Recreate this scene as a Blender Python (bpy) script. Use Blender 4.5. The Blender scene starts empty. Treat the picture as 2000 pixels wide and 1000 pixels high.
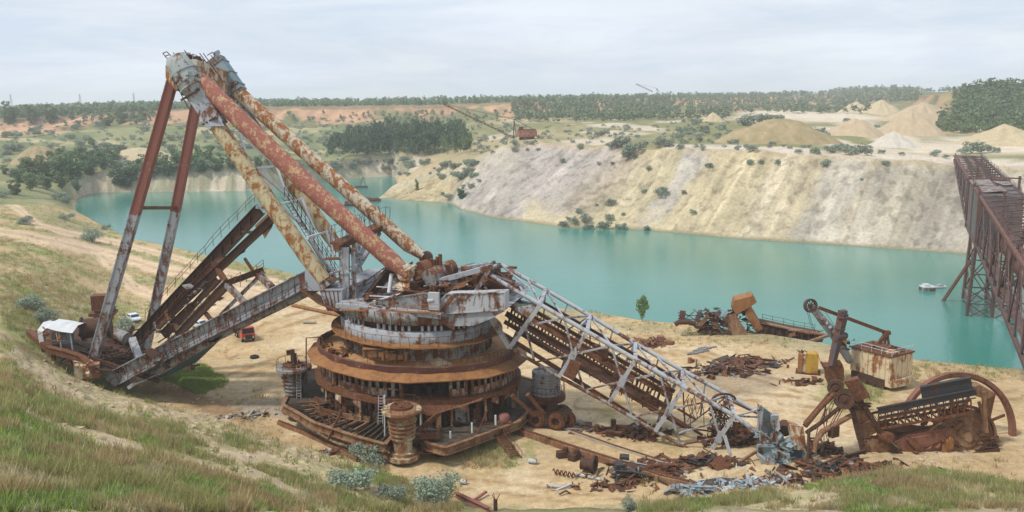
import bpy, bmesh, math, random
import numpy as np
from mathutils import Vector, Matrix

random.seed(7); np.random.seed(7)
SC = bpy.context.scene
COL = SC.collection
R = math.radians

# ------------------------------------------------------------------ camera
FPX = 1732.0                     # focal length in pixels of the 2000 px wide photograph
CAM_H = 45.0                     # eye height above the pit floor, metres
PITCH, ROLL = R(10.18), R(0.8)
cam_d = bpy.data.cameras.new("camera"); cam = bpy.data.objects.new("camera", cam_d); COL.objects.link(cam)
cam_d.sensor_fit = 'HORIZONTAL'; cam_d.sensor_width = 36.0; cam_d.lens = 36.0 * FPX / 2000.0
cam_d.clip_start = 0.5; cam_d.clip_end = 20000.0
cam.location = (0, 0, CAM_H)
cam.rotation_euler = (Matrix.Rotation(R(90) - PITCH, 3, 'X') @ Matrix.Rotation(-ROLL, 3, 'Z')).to_euler()
SC.camera = cam

# ------------------------------------------------------------------ sky and sun
SUN_EL, SUN_AZ = R(56), R(-118)        # azimuth from +Y towards +X: behind and to the left
world = bpy.data.worlds.new("World"); SC.world = world; world.use_nodes = True
wn, wl = world.node_tree.nodes, world.node_tree.links
wn.clear()
def N(nt, typ, **kw):
    n = nt.nodes.new(typ)
    for k, v in kw.items():
        setattr(n, k, v)
    return n
wt = world.node_tree
sky = N(wt, 'ShaderNodeTexSky', sky_type='NISHITA', sun_disc=False, sun_elevation=SUN_EL, sun_rotation=SUN_AZ)
sky.air_density = 1.0; sky.dust_density = 2.0; sky.ozone_density = 1.0
tc = N(wt, 'ShaderNodeTexCoord')
# thin high cloud: noise stretched sideways over the sky directions
mp = N(wt, 'ShaderNodeMapping'); mp.inputs['Scale'].default_value = (1.6, 1.6, 9.0)
n1 = N(wt, 'ShaderNodeTexNoise'); n1.inputs['Scale'].default_value = 1.9; n1.inputs['Detail'].default_value = 7; n1.inputs['Roughness'].default_value = 0.55
cr = N(wt, 'ShaderNodeValToRGB'); cr.color_ramp.elements[0].position = 0.30; cr.color_ramp.elements[0].color = (0.80, 0.80, 0.80, 1)
cr.color_ramp.elements[1].position = 0.66; cr.color_ramp.elements[1].color = (0.97, 0.97, 0.97, 1)
mx = N(wt, 'ShaderNodeMixRGB')
n2 = N(wt, 'ShaderNodeTexNoise'); n2.inputs['Scale'].default_value = 2.6; n2.inputs['Detail'].default_value = 6; n2.inputs['Roughness'].default_value = 0.6; n2.inputs['Distortion'].default_value = .4
c2 = N(wt, 'ShaderNodeValToRGB'); c2.color_ramp.elements[0].position = 0.36; c2.color_ramp.elements[0].color = (.665, .755, .89, 1)
c2.color_ramp.elements[1].position = 0.62; c2.color_ramp.elements[1].color = (.82, .88, .965, 1)
vm = N(wt, 'ShaderNodeVectorMath', operation='SCALE'); vm.inputs['Scale'].default_value = 10.0
bg = N(wt, 'ShaderNodeBackground'); bg.inputs['Strength'].default_value = 0.105
wo = N(wt, 'ShaderNodeOutputWorld')
wl.new(mp.outputs['Vector'], n2.inputs['Vector']); wl.new(n2.outputs['Fac'], c2.inputs['Fac']); wl.new(c2.outputs['Color'], vm.inputs[0]); wl.new(vm.outputs[0], mx.inputs['Color2'])
wl.new(tc.outputs['Generated'], mp.inputs['Vector']); wl.new(mp.outputs['Vector'], n1.inputs['Vector'])
wl.new(n1.outputs['Fac'], cr.inputs['Fac']); wl.new(cr.outputs['Color'], mx.inputs['Fac'])
wl.new(sky.outputs['Color'], mx.inputs['Color1']); wl.new(mx.outputs['Color'], bg.inputs['Color']); wl.new(bg.outputs['Background'], wo.inputs['Surface'])
sun_d = bpy.data.lights.new("sun", 'SUN'); sun = bpy.data.objects.new("sun", sun_d); COL.objects.link(sun)
sun_d.energy = 2.9; sun_d.angle = R(6); sun_d.color = (1.0, 0.95, 0.86)
sd = Vector((math.sin(SUN_AZ) * math.cos(SUN_EL), math.cos(SUN_AZ) * math.cos(SUN_EL), math.sin(SUN_EL)))
sun.rotation_euler = sd.to_track_quat('Z', 'Y').to_euler()
SC.view_settings.view_transform = 'Standard'; SC.view_settings.look = 'None'
SC.view_settings.exposure = 0.02; SC.view_settings.gamma = 1.0
SC.cycles.max_bounces = 5; SC.cycles.diffuse_bounces = 2; SC.cycles.glossy_bounces = 2
SC.cycles.transparent_max_bounces = 6; SC.cycles.volume_bounces = 2; SC.cycles.caustics_reflective = False; SC.cycles.caustics_refractive = False

# ------------------------------------------------------------------ from the surveyed photograph to metres
cp, sp = math.cos(PITCH), math.sin(PITCH); cr_, sr_ = math.cos(ROLL), math.sin(ROLL)
def ray(px, py):
    u = (px - 1000) / FPX; v = (500 - py) / FPX
    u, v = u * cr_ + v * sr_, v * cr_ - u * sr_
    return Vector((u, cp + v * sp, -sp + v * cp))
def PZ(px, py, z=0.0):
    r = ray(px, py); t = (z - CAM_H) / r.z
    return Vector((r.x * t, r.y * t, z))
def PY(px, py, y):
    r = ray(px, py); t = y / r.y
    return Vector((r.x * t, y, CAM_H + r.z * t))
MC = Vector((-13.5, 122.0, 0)); MA = Vector((.96, -.28, 0)); MB_ = Vector((.28, .96, 0))   # excavator centre and axes
def PK(px, py, k, dirv=MB_, c=MC):
    r = ray(px, py); t = (dirv.dot(c) + k) / dirv.dot(Vector((r.x, r.y, 0)))
    return Vector((r.x * t, r.y * t, CAM_H + r.z * t))
def project(x, y, z):
    dz = z - CAM_H
    fw = y * cp - dz * sp; up = y * sp + dz * cp
    u = x / fw; v = up / fw
    u, v = u * cr_ - v * sr_, v * cr_ + u * sr_
    return 1000 + FPX * u, 500 - FPX * v

# ------------------------------------------------------------------ numpy noise
def _h(ix, iy, s):
    n = (ix * 374761393 + iy * 668265263 + s * 1442695041) & 0xffffffff
    n = ((n ^ (n >> 13)) * 1274126177) & 0xffffffff
    n = ((n ^ (n >> 16)) * 2246822519) & 0xffffffff
    return ((n ^ (n >> 15)) & 0xffffff) / float(0xffffff)
def vnoise(x, y, s=0):
    x = np.asarray(x, float); y = np.asarray(y, float)
    ix = np.floor(x).astype(np.int64); iy = np.floor(y).astype(np.int64)
    fx = x - ix; fy = y - iy
    fx = fx * fx * (3 - 2 * fx); fy = fy * fy * (3 - 2 * fy)
    a = _h(ix, iy, s); b = _h(ix + 1, iy, s); c = _h(ix, iy + 1, s); d = _h(ix + 1, iy + 1, s)
    return (a + (b - a) * fx) * (1 - fy) + (c + (d - c) * fx) * fy
def fbm(x, y, scale, octv=4, s=0, gain=.5):
    t = 0; amp = 1; tot = 0; f = 1.0 / scale
    for o in range(octv):
        t = t + amp * vnoise(np.asarray(x) * f, np.asarray(y) * f, s + o * 17); tot += amp; amp *= gain; f *= 2.03
    return t / tot
def sstep(a, b, x):
    t = np.clip((x - a) / (b - a), 0, 1); return t * t * (3 - 2 * t)

# ------------------------------------------------------------------ materials
def newmat(name):
    m = bpy.data.materials.new(name); m.use_nodes = True
    nt = m.node_tree; nt.nodes.clear()
    out = N(nt, 'ShaderNodeOutputMaterial'); b = N(nt, 'ShaderNodeBsdfPrincipled')
    nt.links.new(b.outputs[0], out.inputs['Surface'])
    return m, nt, b
def noise_node(nt, vec, scale, detail=5, rough=.6, dist=0.0):
    n = N(nt, 'ShaderNodeTexNoise'); n.inputs['Scale'].default_value = scale; n.inputs['Detail'].default_value = detail
    n.inputs['Roughness'].default_value = rough; n.inputs['Distortion'].default_value = dist
    nt.links.new(vec, n.inputs['Vector']); return n.outputs['Fac']
def ramp(nt, fac, stops, interp='LINEAR'):
    r = N(nt, 'ShaderNodeValToRGB'); r.color_ramp.interpolation = interp
    e = r.color_ramp.elements
    while len(e) < len(stops): e.new(0.5)
    for i, (p, c) in enumerate(stops):
        e[i].position = p; e[i].color = (c[0], c[1], c[2], 1) if hasattr(c, '__len__') else (c, c, c, 1)
    nt.links.new(fac, r.inputs['Fac']); return r.outputs['Color']
def mixc(nt, fac, a, b, mode='MIX'):
    m = N(nt, 'ShaderNodeMixRGB', blend_type=mode)
    for i, v in ((0, fac), (1, a), (2, b)):
        if isinstance(v, (int, float)): m.inputs[i].default_value = v
        elif isinstance(v, tuple): m.inputs[i].default_value = (*v[:3], 1)
        else: nt.links.new(v, m.inputs[i])
    return m.outputs[0]
def math_node(nt, op, a, b=0.0):
    m = N(nt, 'ShaderNodeMath', operation=op)
    for i, v in ((0, a), (1, b)):
        if isinstance(v, (int, float)): m.inputs[i].default_value = v
        else: nt.links.new(v, m.inputs[i])
    return m.outputs[0]
def bump(nt, bsdf, h, strength=.3, dist=.05):
    b = N(nt, 'ShaderNodeBump'); b.inputs['Strength'].default_value = strength; b.inputs['Distance'].default_value = dist
    nt.links.new(h, b.inputs['Height']); nt.links.new(b.outputs[0], bsdf.inputs['Normal'])
def objvec(nt, scale=(1, 1, 1)):
    t = N(nt, 'ShaderNodeTexCoord'); m = N(nt, 'ShaderNodeMapping'); m.inputs['Scale'].default_value = scale
    nt.links.new(t.outputs['Object'], m.inputs['Vector']); return m.outputs[0]

RUST_D, RUST_M, RUST_L = (.045, .022, .016), (.13, .052, .026), (.30, .125, .045)
def rusty(name, paint, amount=.5, scale=.5, rust=(RUST_D, RUST_M, RUST_L), rough=.75, spots=1.0):
    """weathered paint over rust: paint flakes off in patches, streaks run down, fine speckle"""
    m, nt, b = newmat(name)
    v = objvec(nt); vs = objvec(nt, (1.0, 1.0, .16))
    big = noise_node(nt, v, scale, 6, .65, .4)
    fine = noise_node(nt, v, scale * 7, 4, .7)
    streak = noise_node(nt, vs, scale * 3.2, 4, .6)
    rc = ramp(nt, fine, [(.3, rust[0]), (.5, rust[1]), (.7, rust[2])])
    rc = mixc(nt, math_node(nt, 'MULTIPLY', big, .5), rc, rust[1])
    s = math_node(nt, 'ADD', math_node(nt, 'MULTIPLY', big, .55), math_node(nt, 'ADD', math_node(nt, 'MULTIPLY', streak, .30), math_node(nt, 'MULTIPLY', fine, .22 * spots)))
    c = .535 + (.5 - amount) * .42
    mask = ramp(nt, s, [(max(0.0, c - .03), 0), (min(1.0, c + .035), 1)])
    pv = mixc(nt, math_node(nt, 'MULTIPLY', streak, .55), paint, tuple(x * .62 + .012 for x in paint))
    pv = mixc(nt, ramp(nt, fine, [(.55, 0), (.8, .45)]), pv, tuple(min(1, x * 1.35 + .03) for x in paint))
    col = mixc(nt, mask, pv, rc)
    nt.links.new(col, b.inputs['Base Color']); b.inputs['Roughness'].default_value = rough
    b.inputs['Specular IOR Level'].default_value = .25
    bump(nt, b, mixc(nt, .5, fine, mask), .45, .03)
    return m
def plain(name, c1, c2, scale=2.0, rough=.8, spec=.25, stretch=(1, 1, 1), bs=.3):
    m, nt, b = newmat(name); v = objvec(nt, stretch)
    f = noise_node(nt, v, scale, 6, .65)
    nt.links.new(ramp(nt, f, [(.3, c1), (.7, c2)]), b.inputs['Base Color'])
    b.inputs['Roughness'].default_value = rough; b.inputs['Specular IOR Level'].default_value = spec
    if bs: bump(nt, b, f, bs, .03)
    return m
def foliage_mat(name, dark, light, var=.35, transl=.25):
    m, nt, b = newmat(name)
    oi = N(nt, 'ShaderNodeObjectInfo'); v = objvec(nt)
    f = noise_node(nt, v, 1.1, 4, .7); g = N(nt, 'ShaderNodeNewGeometry')
    c = mixc(nt, f, dark, light)
    c = mixc(nt, math_node(nt, 'MULTIPLY', g.outputs['Random Per Island'], .75), c, tuple(x * 1.35 for x in light))
    hs = N(nt, 'ShaderNodeHueSaturation')
    nt.links.new(math_node(nt, 'ADD', .478, math_node(nt, 'MULTIPLY', oi.outputs['Random'], .035)), hs.inputs['Hue'])
    nt.links.new(math_node(nt, 'ADD', 1 - var / 2, math_node(nt, 'MULTIPLY', oi.outputs['Random'], var)), hs.inputs['Value'])
    nt.links.new(c, hs.inputs['Color']); nt.links.new(hs.outputs[0], b.inputs['Base Color'])
    b.inputs['Roughness'].default_value = .7; b.inputs['Specular IOR Level'].default_value = .15
    tr = N(nt, 'ShaderNodeBsdfTranslucent'); ms = N(nt, 'ShaderNodeMixShader'); ms.inputs[0].default_value = transl
    nt.links.new(hs.outputs[0], tr.inputs['Color']); nt.links.new(b.outputs[0], ms.inputs[1]); nt.links.new(tr.outputs[0], ms.inputs[2])
    nt.links.new(ms.outputs[0], [n for n in nt.nodes if n.type == 'OUTPUT_MATERIAL'][0].inputs['Surface'])
    return m
M = {}
# ------------------------------------------------------------------ objects, parts, labels
ORIG = {}
def tag(o, label=None, cat=None, group=None, kind=None):
    if label: o['label'] = label
    if cat: o['category'] = cat
    if group: o['group'] = group
    if kind: o['kind'] = kind
    return o
def thing(name, label, cat, loc=(0, 0, 0), group=None):
    o = bpy.data.objects.new(name, None); COL.objects.link(o); o.location = loc; o.empty_display_size = .5
    ORIG[o.name] = Vector(loc); return tag(o, label, cat, group)
def copy_tree(o, parent=None):
    c = o.copy(); COL.objects.link(c); c.parent = parent
    for ch in [x for x in KIDS.get(o.name, [])]: copy_tree_add(ch, c)
    return c
KIDS = {}
def copy_tree_add(ch, c):
    k = copy_tree(ch, c); KIDS.setdefault(c.name, []).append(k)
class MB:
    """collects boxes, beams, tubes and plates in world metres; build() links them as one mesh object"""
    def __init__(s): s.v = []; s.f = []; s.sm = []
    def add(s, vs, fs, smooth=False):
        n = len(s.v); s.v += [tuple(x) for x in vs]
        s.f += [tuple(i + n for i in f) for f in fs]; s.sm += [smooth] * len(fs); return s
    def box(s, c, size, rz=0.0, M3=None):
        c = Vector(c); h = [x / 2 for x in size]; m = M3 if M3 is not None else Matrix.Rotation(rz, 3, 'Z')
        vs = [c + m @ Vector((h[0] * a, h[1] * b, h[2] * d)) for a in (-1, 1) for b in (-1, 1) for d in (-1, 1)]
        return s.add(vs, [(0, 1, 3, 2), (4, 6, 7, 5), (0, 4, 5, 1), (2, 3, 7, 6), (0, 2, 6, 4), (1, 5, 7, 3)])
    def beam(s, p, q, w, h=None, up=(0, 0, 1), w1=None, h1=None):
        p = Vector(p); q = Vector(q); h = w if h is None else h; w1 = w if w1 is None else w1; h1 = h if h1 is None else h1
        d = (q - p)
        if d.length < 1e-6: return s
        d.normalize(); u = Vector(up)
        if abs(d.dot(u)) > .99: u = Vector((0, 1, 0))
        sd_ = d.cross(u).normalized(); u = sd_.cross(d)
        vs = []
        for o, ww, hh in ((p, w, h), (q, w1, h1)):
            for a, b in ((-1, -1), (1, -1), (1, 1), (-1, 1)): vs.append(o + sd_ * (a * ww / 2) + u * (b * hh / 2))
        return s.add(vs, [(3, 2, 1, 0), (4, 5, 6, 7), (0, 1, 5, 4), (1, 2, 6, 5), (2, 3, 7, 6), (3, 0, 4, 7)])
    def ibeam(s, p, q, w, h, t=None, up=(0, 0, 1)):
        p = Vector(p); q = Vector(q); t = t or min(w, h) * .12
        d = (q - p).normalized(); u = Vector(up)
        if abs(d.dot(u)) > .99: u = Vector((0, 1, 0))
        sd_ = d.cross(u).normalized(); u = sd_.cross(d)
        s.beam(p + u * (h / 2 - t / 2), q + u * (h / 2 - t / 2), w, t, up); s.beam(p - u * (h / 2 - t / 2), q - u * (h / 2 - t / 2), w, t, up)
        return s.beam(p, q, t, h - 2 * t - .004, up)
    def tube(s, p, q, r0, r1=None, n=10, cap=True):
        return s.pipe([p, q], [r0, r0 if r1 is None else r1], n, cap)
    def pipe(s, pts, rad, n=10, cap=True):
        pts = [Vector(p) for p in pts]; k = len(pts); rad = rad if hasattr(rad, '__len__') else [rad] * k
        vs = []
        up0 = Vector((0, 0, 1))
        for i in range(k):
            d = (pts[min(i + 1, k - 1)] - pts[max(i - 1, 0)]).normalized()
            u = up0 if abs(d.dot(up0)) < .95 else Vector((0, 1, 0))
            a = d.cross(u).normalized(); b = a.cross(d)
            for j in range(n):
                t = 2 * math.pi * j / n; vs.append(pts[i] + (a * math.cos(t) + b * math.sin(t)) * rad[i])
        fs = [(i * n + j, i * n + (j + 1) % n, (i + 1) * n + (j + 1) % n, (i + 1) * n + j) for i in range(k - 1) for j in range(n)]
        s.add(vs, fs, n >= 7)
        if cap: s.add(vs[:n], [tuple(range(n - 1, -1, -1))]); s.add(vs[-n:], [tuple(range(n))])
        return s
    def lathe(s, c, prof, n=48, axis=None, a0=0.0, a1=2 * math.pi, smooth=False, closed=False):
        """prof: (radius, height) pairs about the vertical through c, or about axis"""
        c = Vector(c); ax = Vector(axis).normalized() if axis is not None else Vector((0, 0, 1))
        e1 = Vector((1, 0, 0)) if axis is None else (ax.cross(Vector((0, 0, 1))).normalized() if abs(ax.z) < .95 else Vector((1, 0, 0)))
        e2 = ax.cross(e1); full = abs(a1 - a0 - 2 * math.pi) < 1e-6
        m = n if full else n + 1; vs = []
        for j in range(m):
            t = a0 + (a1 - a0) * j / n
            dr = e1 * math.cos(t) + e2 * math.sin(t)
            for r, h in prof: vs.append(c + dr * r + ax * h)
        L = len(prof); fs = []
        for j in range(n):
            k = (j + 1) % m
            for i in range(L if closed else L - 1):
                i2 = (i + 1) % L
                fs.append((j * L + i, k * L + i, k * L + i2, j * L + i2))
        return s.add(vs, fs, smooth)
    def plate(s, pts, t=.06):
        pts = [Vector(p) for p in pts]; n = Vector((0, 0, 0)); k = len(pts)
        for i in range(k): n += (pts[i] - pts[0]).cross(pts[(i + 1) % k] - pts[0])
        n = n.normalized() * (t / 2) if n.length > 1e-9 else Vector((0, 0, t / 2))
        vs = [p + n for p in pts] + [p - n for p in pts]
        return s.add(vs, [tuple(range(k)), tuple(range(2 * k - 1, k - 1, -1))] + [(i, i + k, (i + 1) % k + k, (i + 1) % k) for i in range(k)])
    def prism(s, pts, vec):
        pts = [Vector(p) for p in pts]; k = len(pts); vec = Vector(vec)
        vs = pts + [p + vec for p in pts]
        return s.add(vs, [tuple(range(k - 1, -1, -1)), tuple(range(k, 2 * k))] + [(i, (i + 1) % k, (i + 1) % k + k, i + k) for i in range(k)])
    def rail(s, path, h=1.1, step=1.8, r=.035, closed=False, rails=(1.0, .55), wob=.04):
        path = [Vector(p) for p in path]
        if closed: path = path + [path[0]]
        def w(): return Vector((random.gauss(0, wob), random.gauss(0, wob), random.gauss(0, wob * .5)))
        tops = []
        for i in range(len(path) - 1):
            p, q = path[i], path[i + 1]; n = max(1, int(round((q - p).length / step)))
            for k in range(n + (1 if i == len(path) - 2 else 0)):
                b = p.lerp(q, k / n); t = b + Vector((0, 0, h)) + w(); tops.append((b, t)); s.tube(b, t, r, n=4, cap=False)
        for i in range(len(tops) - 1):
            for f in rails: s.tube(tops[i][0].lerp(tops[i][1], f), tops[i + 1][0].lerp(tops[i + 1][1], f), r * .85, n=4, cap=False)
        return s
    def ladder(s, p, q, w=.5, side=(1, 0, 0), step=.4, r=.035, cage=False):
        p = Vector(p); q = Vector(q); sd_ = Vector(side).normalized() * (w / 2); L = (q - p).length
        for a in (-1, 1): s.tube(p + sd_ * a, q + sd_ * a, r, n=4, cap=False)
        k = int(L / step)
        for i in range(1, k + 1):
            m = p.lerp(q, i / (k + 1)); s.tube(m - sd_, m + sd_, r * .7, n=4, cap=False)
        return s
    def build(s, name, mat, parent=None, label=None, loc=None):
        me = bpy.data.meshes.new(name)
        if parent is not None: o0 = ORIG[parent.name]
        elif loc is not None: o0 = Vector(loc)
        else: o0 = Vector((0, 0, 0))
        me.from_pydata([(x - o0.x, y - o0.y, z - o0.z) for x, y, z in s.v], [], s.f)
        me.polygons.foreach_set('use_smooth', s.sm)
        me.update()
        if isinstance(mat, str): mat = M[mat]
        me.materials.append(mat)
        o = bpy.data.objects.new(name, me); COL.objects.link(o)
        ORIG[o.name] = o0
        if parent is not None: o.parent = parent; KIDS.setdefault(parent.name, []).append(o)
        elif loc is not None: o.location = loc
        if label: o['label'] = label
        return o
def mesh_np(name, v, f, mat, smooth=True):
    """large mesh from numpy arrays, f is (n,3) or (n,4)"""
    me = bpy.data.meshes.new(name); n, k = f.shape
    me.vertices.add(len(v)); me.vertices.foreach_set('co', np.ascontiguousarray(v, dtype=np.float32).ravel())
    me.loops.add(n * k); me.loops.foreach_set('vertex_index', np.ascontiguousarray(f, dtype=np.int32).ravel())
    me.polygons.add(n); me.polygons.foreach_set('loop_start', np.arange(n, dtype=np.int32) * k)
    try: me.polygons.foreach_set('loop_total', np.full(n, k, dtype=np.int32))
    except Exception: pass
    me.polygons.foreach_set('use_smooth', np.full(n, smooth, dtype=bool))
    me.update(calc_edges=True); me.validate()
    me.materials.append(mat)
    o = bpy.data.objects.new(name, me); COL.objects.link(o); ORIG[o.name] = Vector((0, 0, 0)); return o
def color_attr(me, cols, name='tint'):
    a = me.color_attributes.new(name, 'FLOAT_COLOR', 'POINT')
    c = np.ones((len(me.vertices), 4), np.float32); c[:, :3] = cols; a.data.foreach_set('color', c.ravel())
# ================================================================== THE SETTING: terrain
WATER_Z = -4.0
def line(pts):
    """breakline of (px, py, z) -> arrays over t = x / y"""
    P = []
    for p in pts:
        if len(p) == 3: w = PZ(*p)
        else:
            r = ray(p[0], p[1]); w = PY(p[0], p[1], p[3])
        P.append((w.x / w.y, w.y, w.z))
    P.sort(); return np.array(P)
def at_d(pts):
    """(px, py, d): height follows from the distance"""
    return line([(a, b, 0, d) for a, b, d in pts])
def lev(pts):
    """(px, d, z)"""
    P = []
    for px, d, z in pts:
        r = ray(px, 500 - 310 + 60); P.append((r.x / r.y, d, z))
    P.sort(); return np.array(P)
T = np.concatenate([np.linspace(-1.5, -.68, 70), np.linspace(-.675, .675, 1060), np.linspace(.68, 1.5, 70)])
def ev(L): return np.interp(T, L[:, 0], L[:, 1]), np.interp(T, L[:, 0], L[:, 2])
rows = []            # (y, z) arrays of every breakline, near to far, with the number of rows up to it
def put(yz, n): rows.append((yz[0], yz[1], n))
ones = np.ones_like(T)
put((ones * 2.0, ones * 43.2), 0)
put(ev(lev([(-400, 16, 36.5), (0, 16, 36), (500, 16, 33), (900, 16, 31), (1300, 16, 32), (2000, 16, 33.5), (2400, 16, 35)])), 6)
B2 = line([(-400, 1005, 31), (0, 1005, 26.5), (300, 1005, 21), (500, 1005, 15.5), (700, 1005, 8), (850, 1005, 2), (950, 1005, .3), (1050, 1005, .2), (1150, 1005, 1), (1300, 1005, 5), (1500, 1005, 9), (1700, 1005, 11), (2000, 1005, 12), (2400, 1005, 14)])
put(ev(B2), 16)
B4 = line([(-400, 600, 17), (0, 648, 9.5), (60, 695, 7), (140, 735, 4), (215, 765, 1.6), (330, 798, .6), (450, 830, .2), (560, 872, 0), (720, 915, 0), (830, 958, 0), (900, 985, 0), (1000, 988, 0), (1120, 990, 0), (1250, 984, 3), (1400, 970, 4.6), (1550, 952, 5.5), (1680, 928, 5.5), (1760, 912, 4.5), (1850, 918, 5), (2000, 948, 7), (2400, 960, 8)])
y4, z4 = ev(B4)
y2, z2 = ev(B2)
put(((y2 * .62 + y4 * .38), z2 * .62 + z4 * .38 + .8 * sstep(-.2, -.5, T)), 70)
put((y4, z4), 110)
put((y4 + 7.0, np.where(T < -.44, z4, np.maximum(z4 * .12, 0))), 10)
y5 = y4 + 7
put(ev(line([(-400, 520, 18), (0, 548, 11), (90, 570, 8.2), (170, 596, 4.5), (240, 618, 1.3), (300, 640, .3), (480, 668, 0), (800, 705, 0), (1000, 745, 0), (1500, 785, 0), (1800, 800, 0), (2000, 815, 0), (2400, 815, 0)])), 90)
B7 = line([(-400, 398, 12), (0, 402, 8), (90, 403, 5.2), (140, 404, 1), (152, 406, -2.2), (170, 428, -2.2), (250, 464, -2.2), (330, 480, -2.4), (400, 497, -2.4), (520, 522, -2.5), (620, 545, -2.2), (800, 570, -2), (1000, 590, -2), (1150, 606, -2), (1250, 623, -1), (1320, 629, .1), (1400, 636, .3), (1500, 650, .3), (1610, 668, .1), (1680, 688, -.6), (1800, 702, -1.8), (2000, 722, -3), (2400, 740, -3)])
y7, z7 = ev(B7); land = sstep(-.490, -.502, T)          # no lake left of the spur
put((y7, z7), 70)
def blend(z): return z * (1 - land) + (z7 * .8 + 1.5) * land
put((y7 + 7, blend(-5.2 * ones)), 6)
put((y7 + 22, blend(-9.0 * ones)), 4)
A = line([(-400, 388, 11), (0, 388, 7), (140, 394, 1), (150, 401, -9), (400, 401, -9), (722, 396, -9), (733, 389, -4.6), (740, 390, -4.15), (800, 392, -4.15), (880, 398, -4.15), (900, 410, -4.15), (960, 425, -4.15), (1040, 436, -4.15), (1100, 445, -4.15), (1260, 450, -4.15), (1450, 468, -4.15), (1700, 484, -4.15), (1880, 497, -4.15), (2000, 506, -4.15), (2400, 530, -4.15)])
yA, zA = ev(A); yA = np.maximum(yA, y7 + 30)
zA = zA * (1 - land) + np.maximum(zA, 1.6) * land
put((yA - 12, np.where(zA > -4.3, -8.0, -9.0) * (1 - land) + zA * land), 5)
put((yA, zA), 4)
CR = line([(-400, 380, 12), (0, 381, 7.5), (140, 391, 2), (150, 400, -9), (400, 398, -9), (724, 392, -8), (735, 388.6, -4.3), (750, 379, -2.6), (765, 364, -.4), (800, 347, 4), (850, 324, 10), (900, 312, 14), (950, 298, 18), (1000, 288, 21), (1050, 282, 22), (1200, 286, 23), (1260, 296, 21.5), (1330, 292, 23), (1400, 294, 23), (1500, 296, 23), (1560, 300, 22.5), (1700, 312, 21.5), (1880, 320, 20.5), (2000, 325, 20.5), (2400, 345, 20)])
yC, zC = ev(CR); yC = np.maximum(yC, yA + 3); zC = zC * (1 - land) + np.maximum(zC, 2) * land
put((yC, zC), 60)
spit = sstep(-.150, -.128, T)                           # 1 where land lies behind the spoil bank
yB = np.where(spit > 0, yC + 14, yC + 10)
zB = np.where(T < -.128, np.where(T > -.150, -5.0, -9.0), zC - .6); zB = zB * (1 - land) + (zC + .2) * land
put((yB, zB), 8)
Cs = line([(-400, 372, 13), (0, 374, 8), (120, 388, 2), (150, 399, -4.15), (200, 394, -4.15), (330, 388, -4.15), (450, 377, -4.15), (560, 365, -4.15), (640, 353, -4.15), (700, 348, -4.15), (765, 344, -4.15), (772, 345, -4.0), (800, 338, 2), (850, 312, 9)])
yS, zS = ev(Cs)
w_ = sstep(-.125, -.05, T)
yS = np.maximum(yS, yB + 6) * (1 - w_) + (yB + 45) * w_
zS = zS * (1 - w_) + (zB + .8) * w_; zS = zS * (1 - land) + np.maximum(zS, 2.6) * land
put((yS, zS), 16)
Dt = line([(-400, 350, 14), (0, 358, 9), (100, 362, 5), (170, 352, 6.3), (250, 350, 6.5), (330, 350, 6.2), (450, 343, 6.4), (560, 331, 6.2), (640, 322, 6.2), (765, 313, 7), (850, 302, 10.5)])
yD, zD = ev(Dt)
yD = np.maximum(yD, yS + 9) * (1 - w_) + (yS + 60) * w_; zD = zD * (1 - w_) + (zS + .6) * w_
put((yD, zD), 40)
E_ = lev([(-400, 700, 24), (0, 715, 22), (300, 730, 24), (500, 740, 23), (800, 760, 23), (1000, 800, 25), (1200, 860, 27), (1350, 950, 26), (1500, 1050, 26), (1650, 900, 25), (1800, 640, 22), (1900, 610, 20), (2400, 600, 22)])
yE, zE = ev(E_); yE = np.maximum(yE, yD + 40)
put((yE, zE), 70)
F_ = at_d([(-400, 240, 850), (0, 233, 850), (150, 227, 850), (300, 217, 860), (500, 209, 880), (800, 206, 920), (1000, 201, 960), (1200, 196, 1100), (1350, 192, 1300), (1500, 190, 1500), (1650, 186, 1600), (1780, 186, 1300), (1810, 186, 1000), (1835, 183, 850), (1870, 176, 800), (1920, 172, 780), (2000, 172, 780), (2400, 165, 780)])
yF, zF = ev(F_)
mid = .42; put((yE + (yF - yE) * .60, zE + (zF - zE) * mid), 26)
put((yF, zF), 40)
G_ = lev([(-400, 2100, 32), (0, 2100, 33), (400, 2100, 40), (1300, 2300, 40), (1580, 2300, 41), (1640, 2300, 50), (1715, 2300, 58), (1760, 2300, 54), (1820, 2300, 42), (1900, 2300, 44), (2400, 2300, 44)])
put(ev(G_), 14)
put((ones * 4000, ones * 38), 8)
Yr = [rows[0][0]]; Zr = [rows[0][1]]; SEG = [0.0]
for i in range(1, len(rows)):
    y0, z0, _ = rows[i - 1]; y1, z1, n = rows[i]
    y1 = np.maximum(y1, Yr[-1] + .2)
    yb, zb = Yr[-1], Zr[-1]
    for k in range(1, n + 1):
        f = k / n; Yr.append(yb + (y1 - yb) * f); Zr.append(zb + (z1 - zb) * f); SEG.append(i - 1 + f)
YY = np.array(Yr); ZZ = np.array(Zr); SEG = np.array(SEG)[:, None] * np.ones_like(T)[None, :]
wl_ = (sstep(-.56, -.52, T) * (1 - sstep(-.475, -.44, T)))[None, :] * (SEG > 5.5) * (SEG < 16)
for _ in range(260):
    ys = YY.copy(); ys[:, 1:-1] = (YY[:, :-2] + 2 * YY[:, 1:-1] + YY[:, 2:]) / 4; YY = YY + (ys - YY) * wl_
    zs = ZZ.copy(); zs[:, 1:-1] = (ZZ[:, :-2] + 2 * ZZ[:, 1:-1] + ZZ[:, 2:]) / 4; ZZ = ZZ + (zs - ZZ) * wl_
XX = YY * T[None, :]
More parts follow.
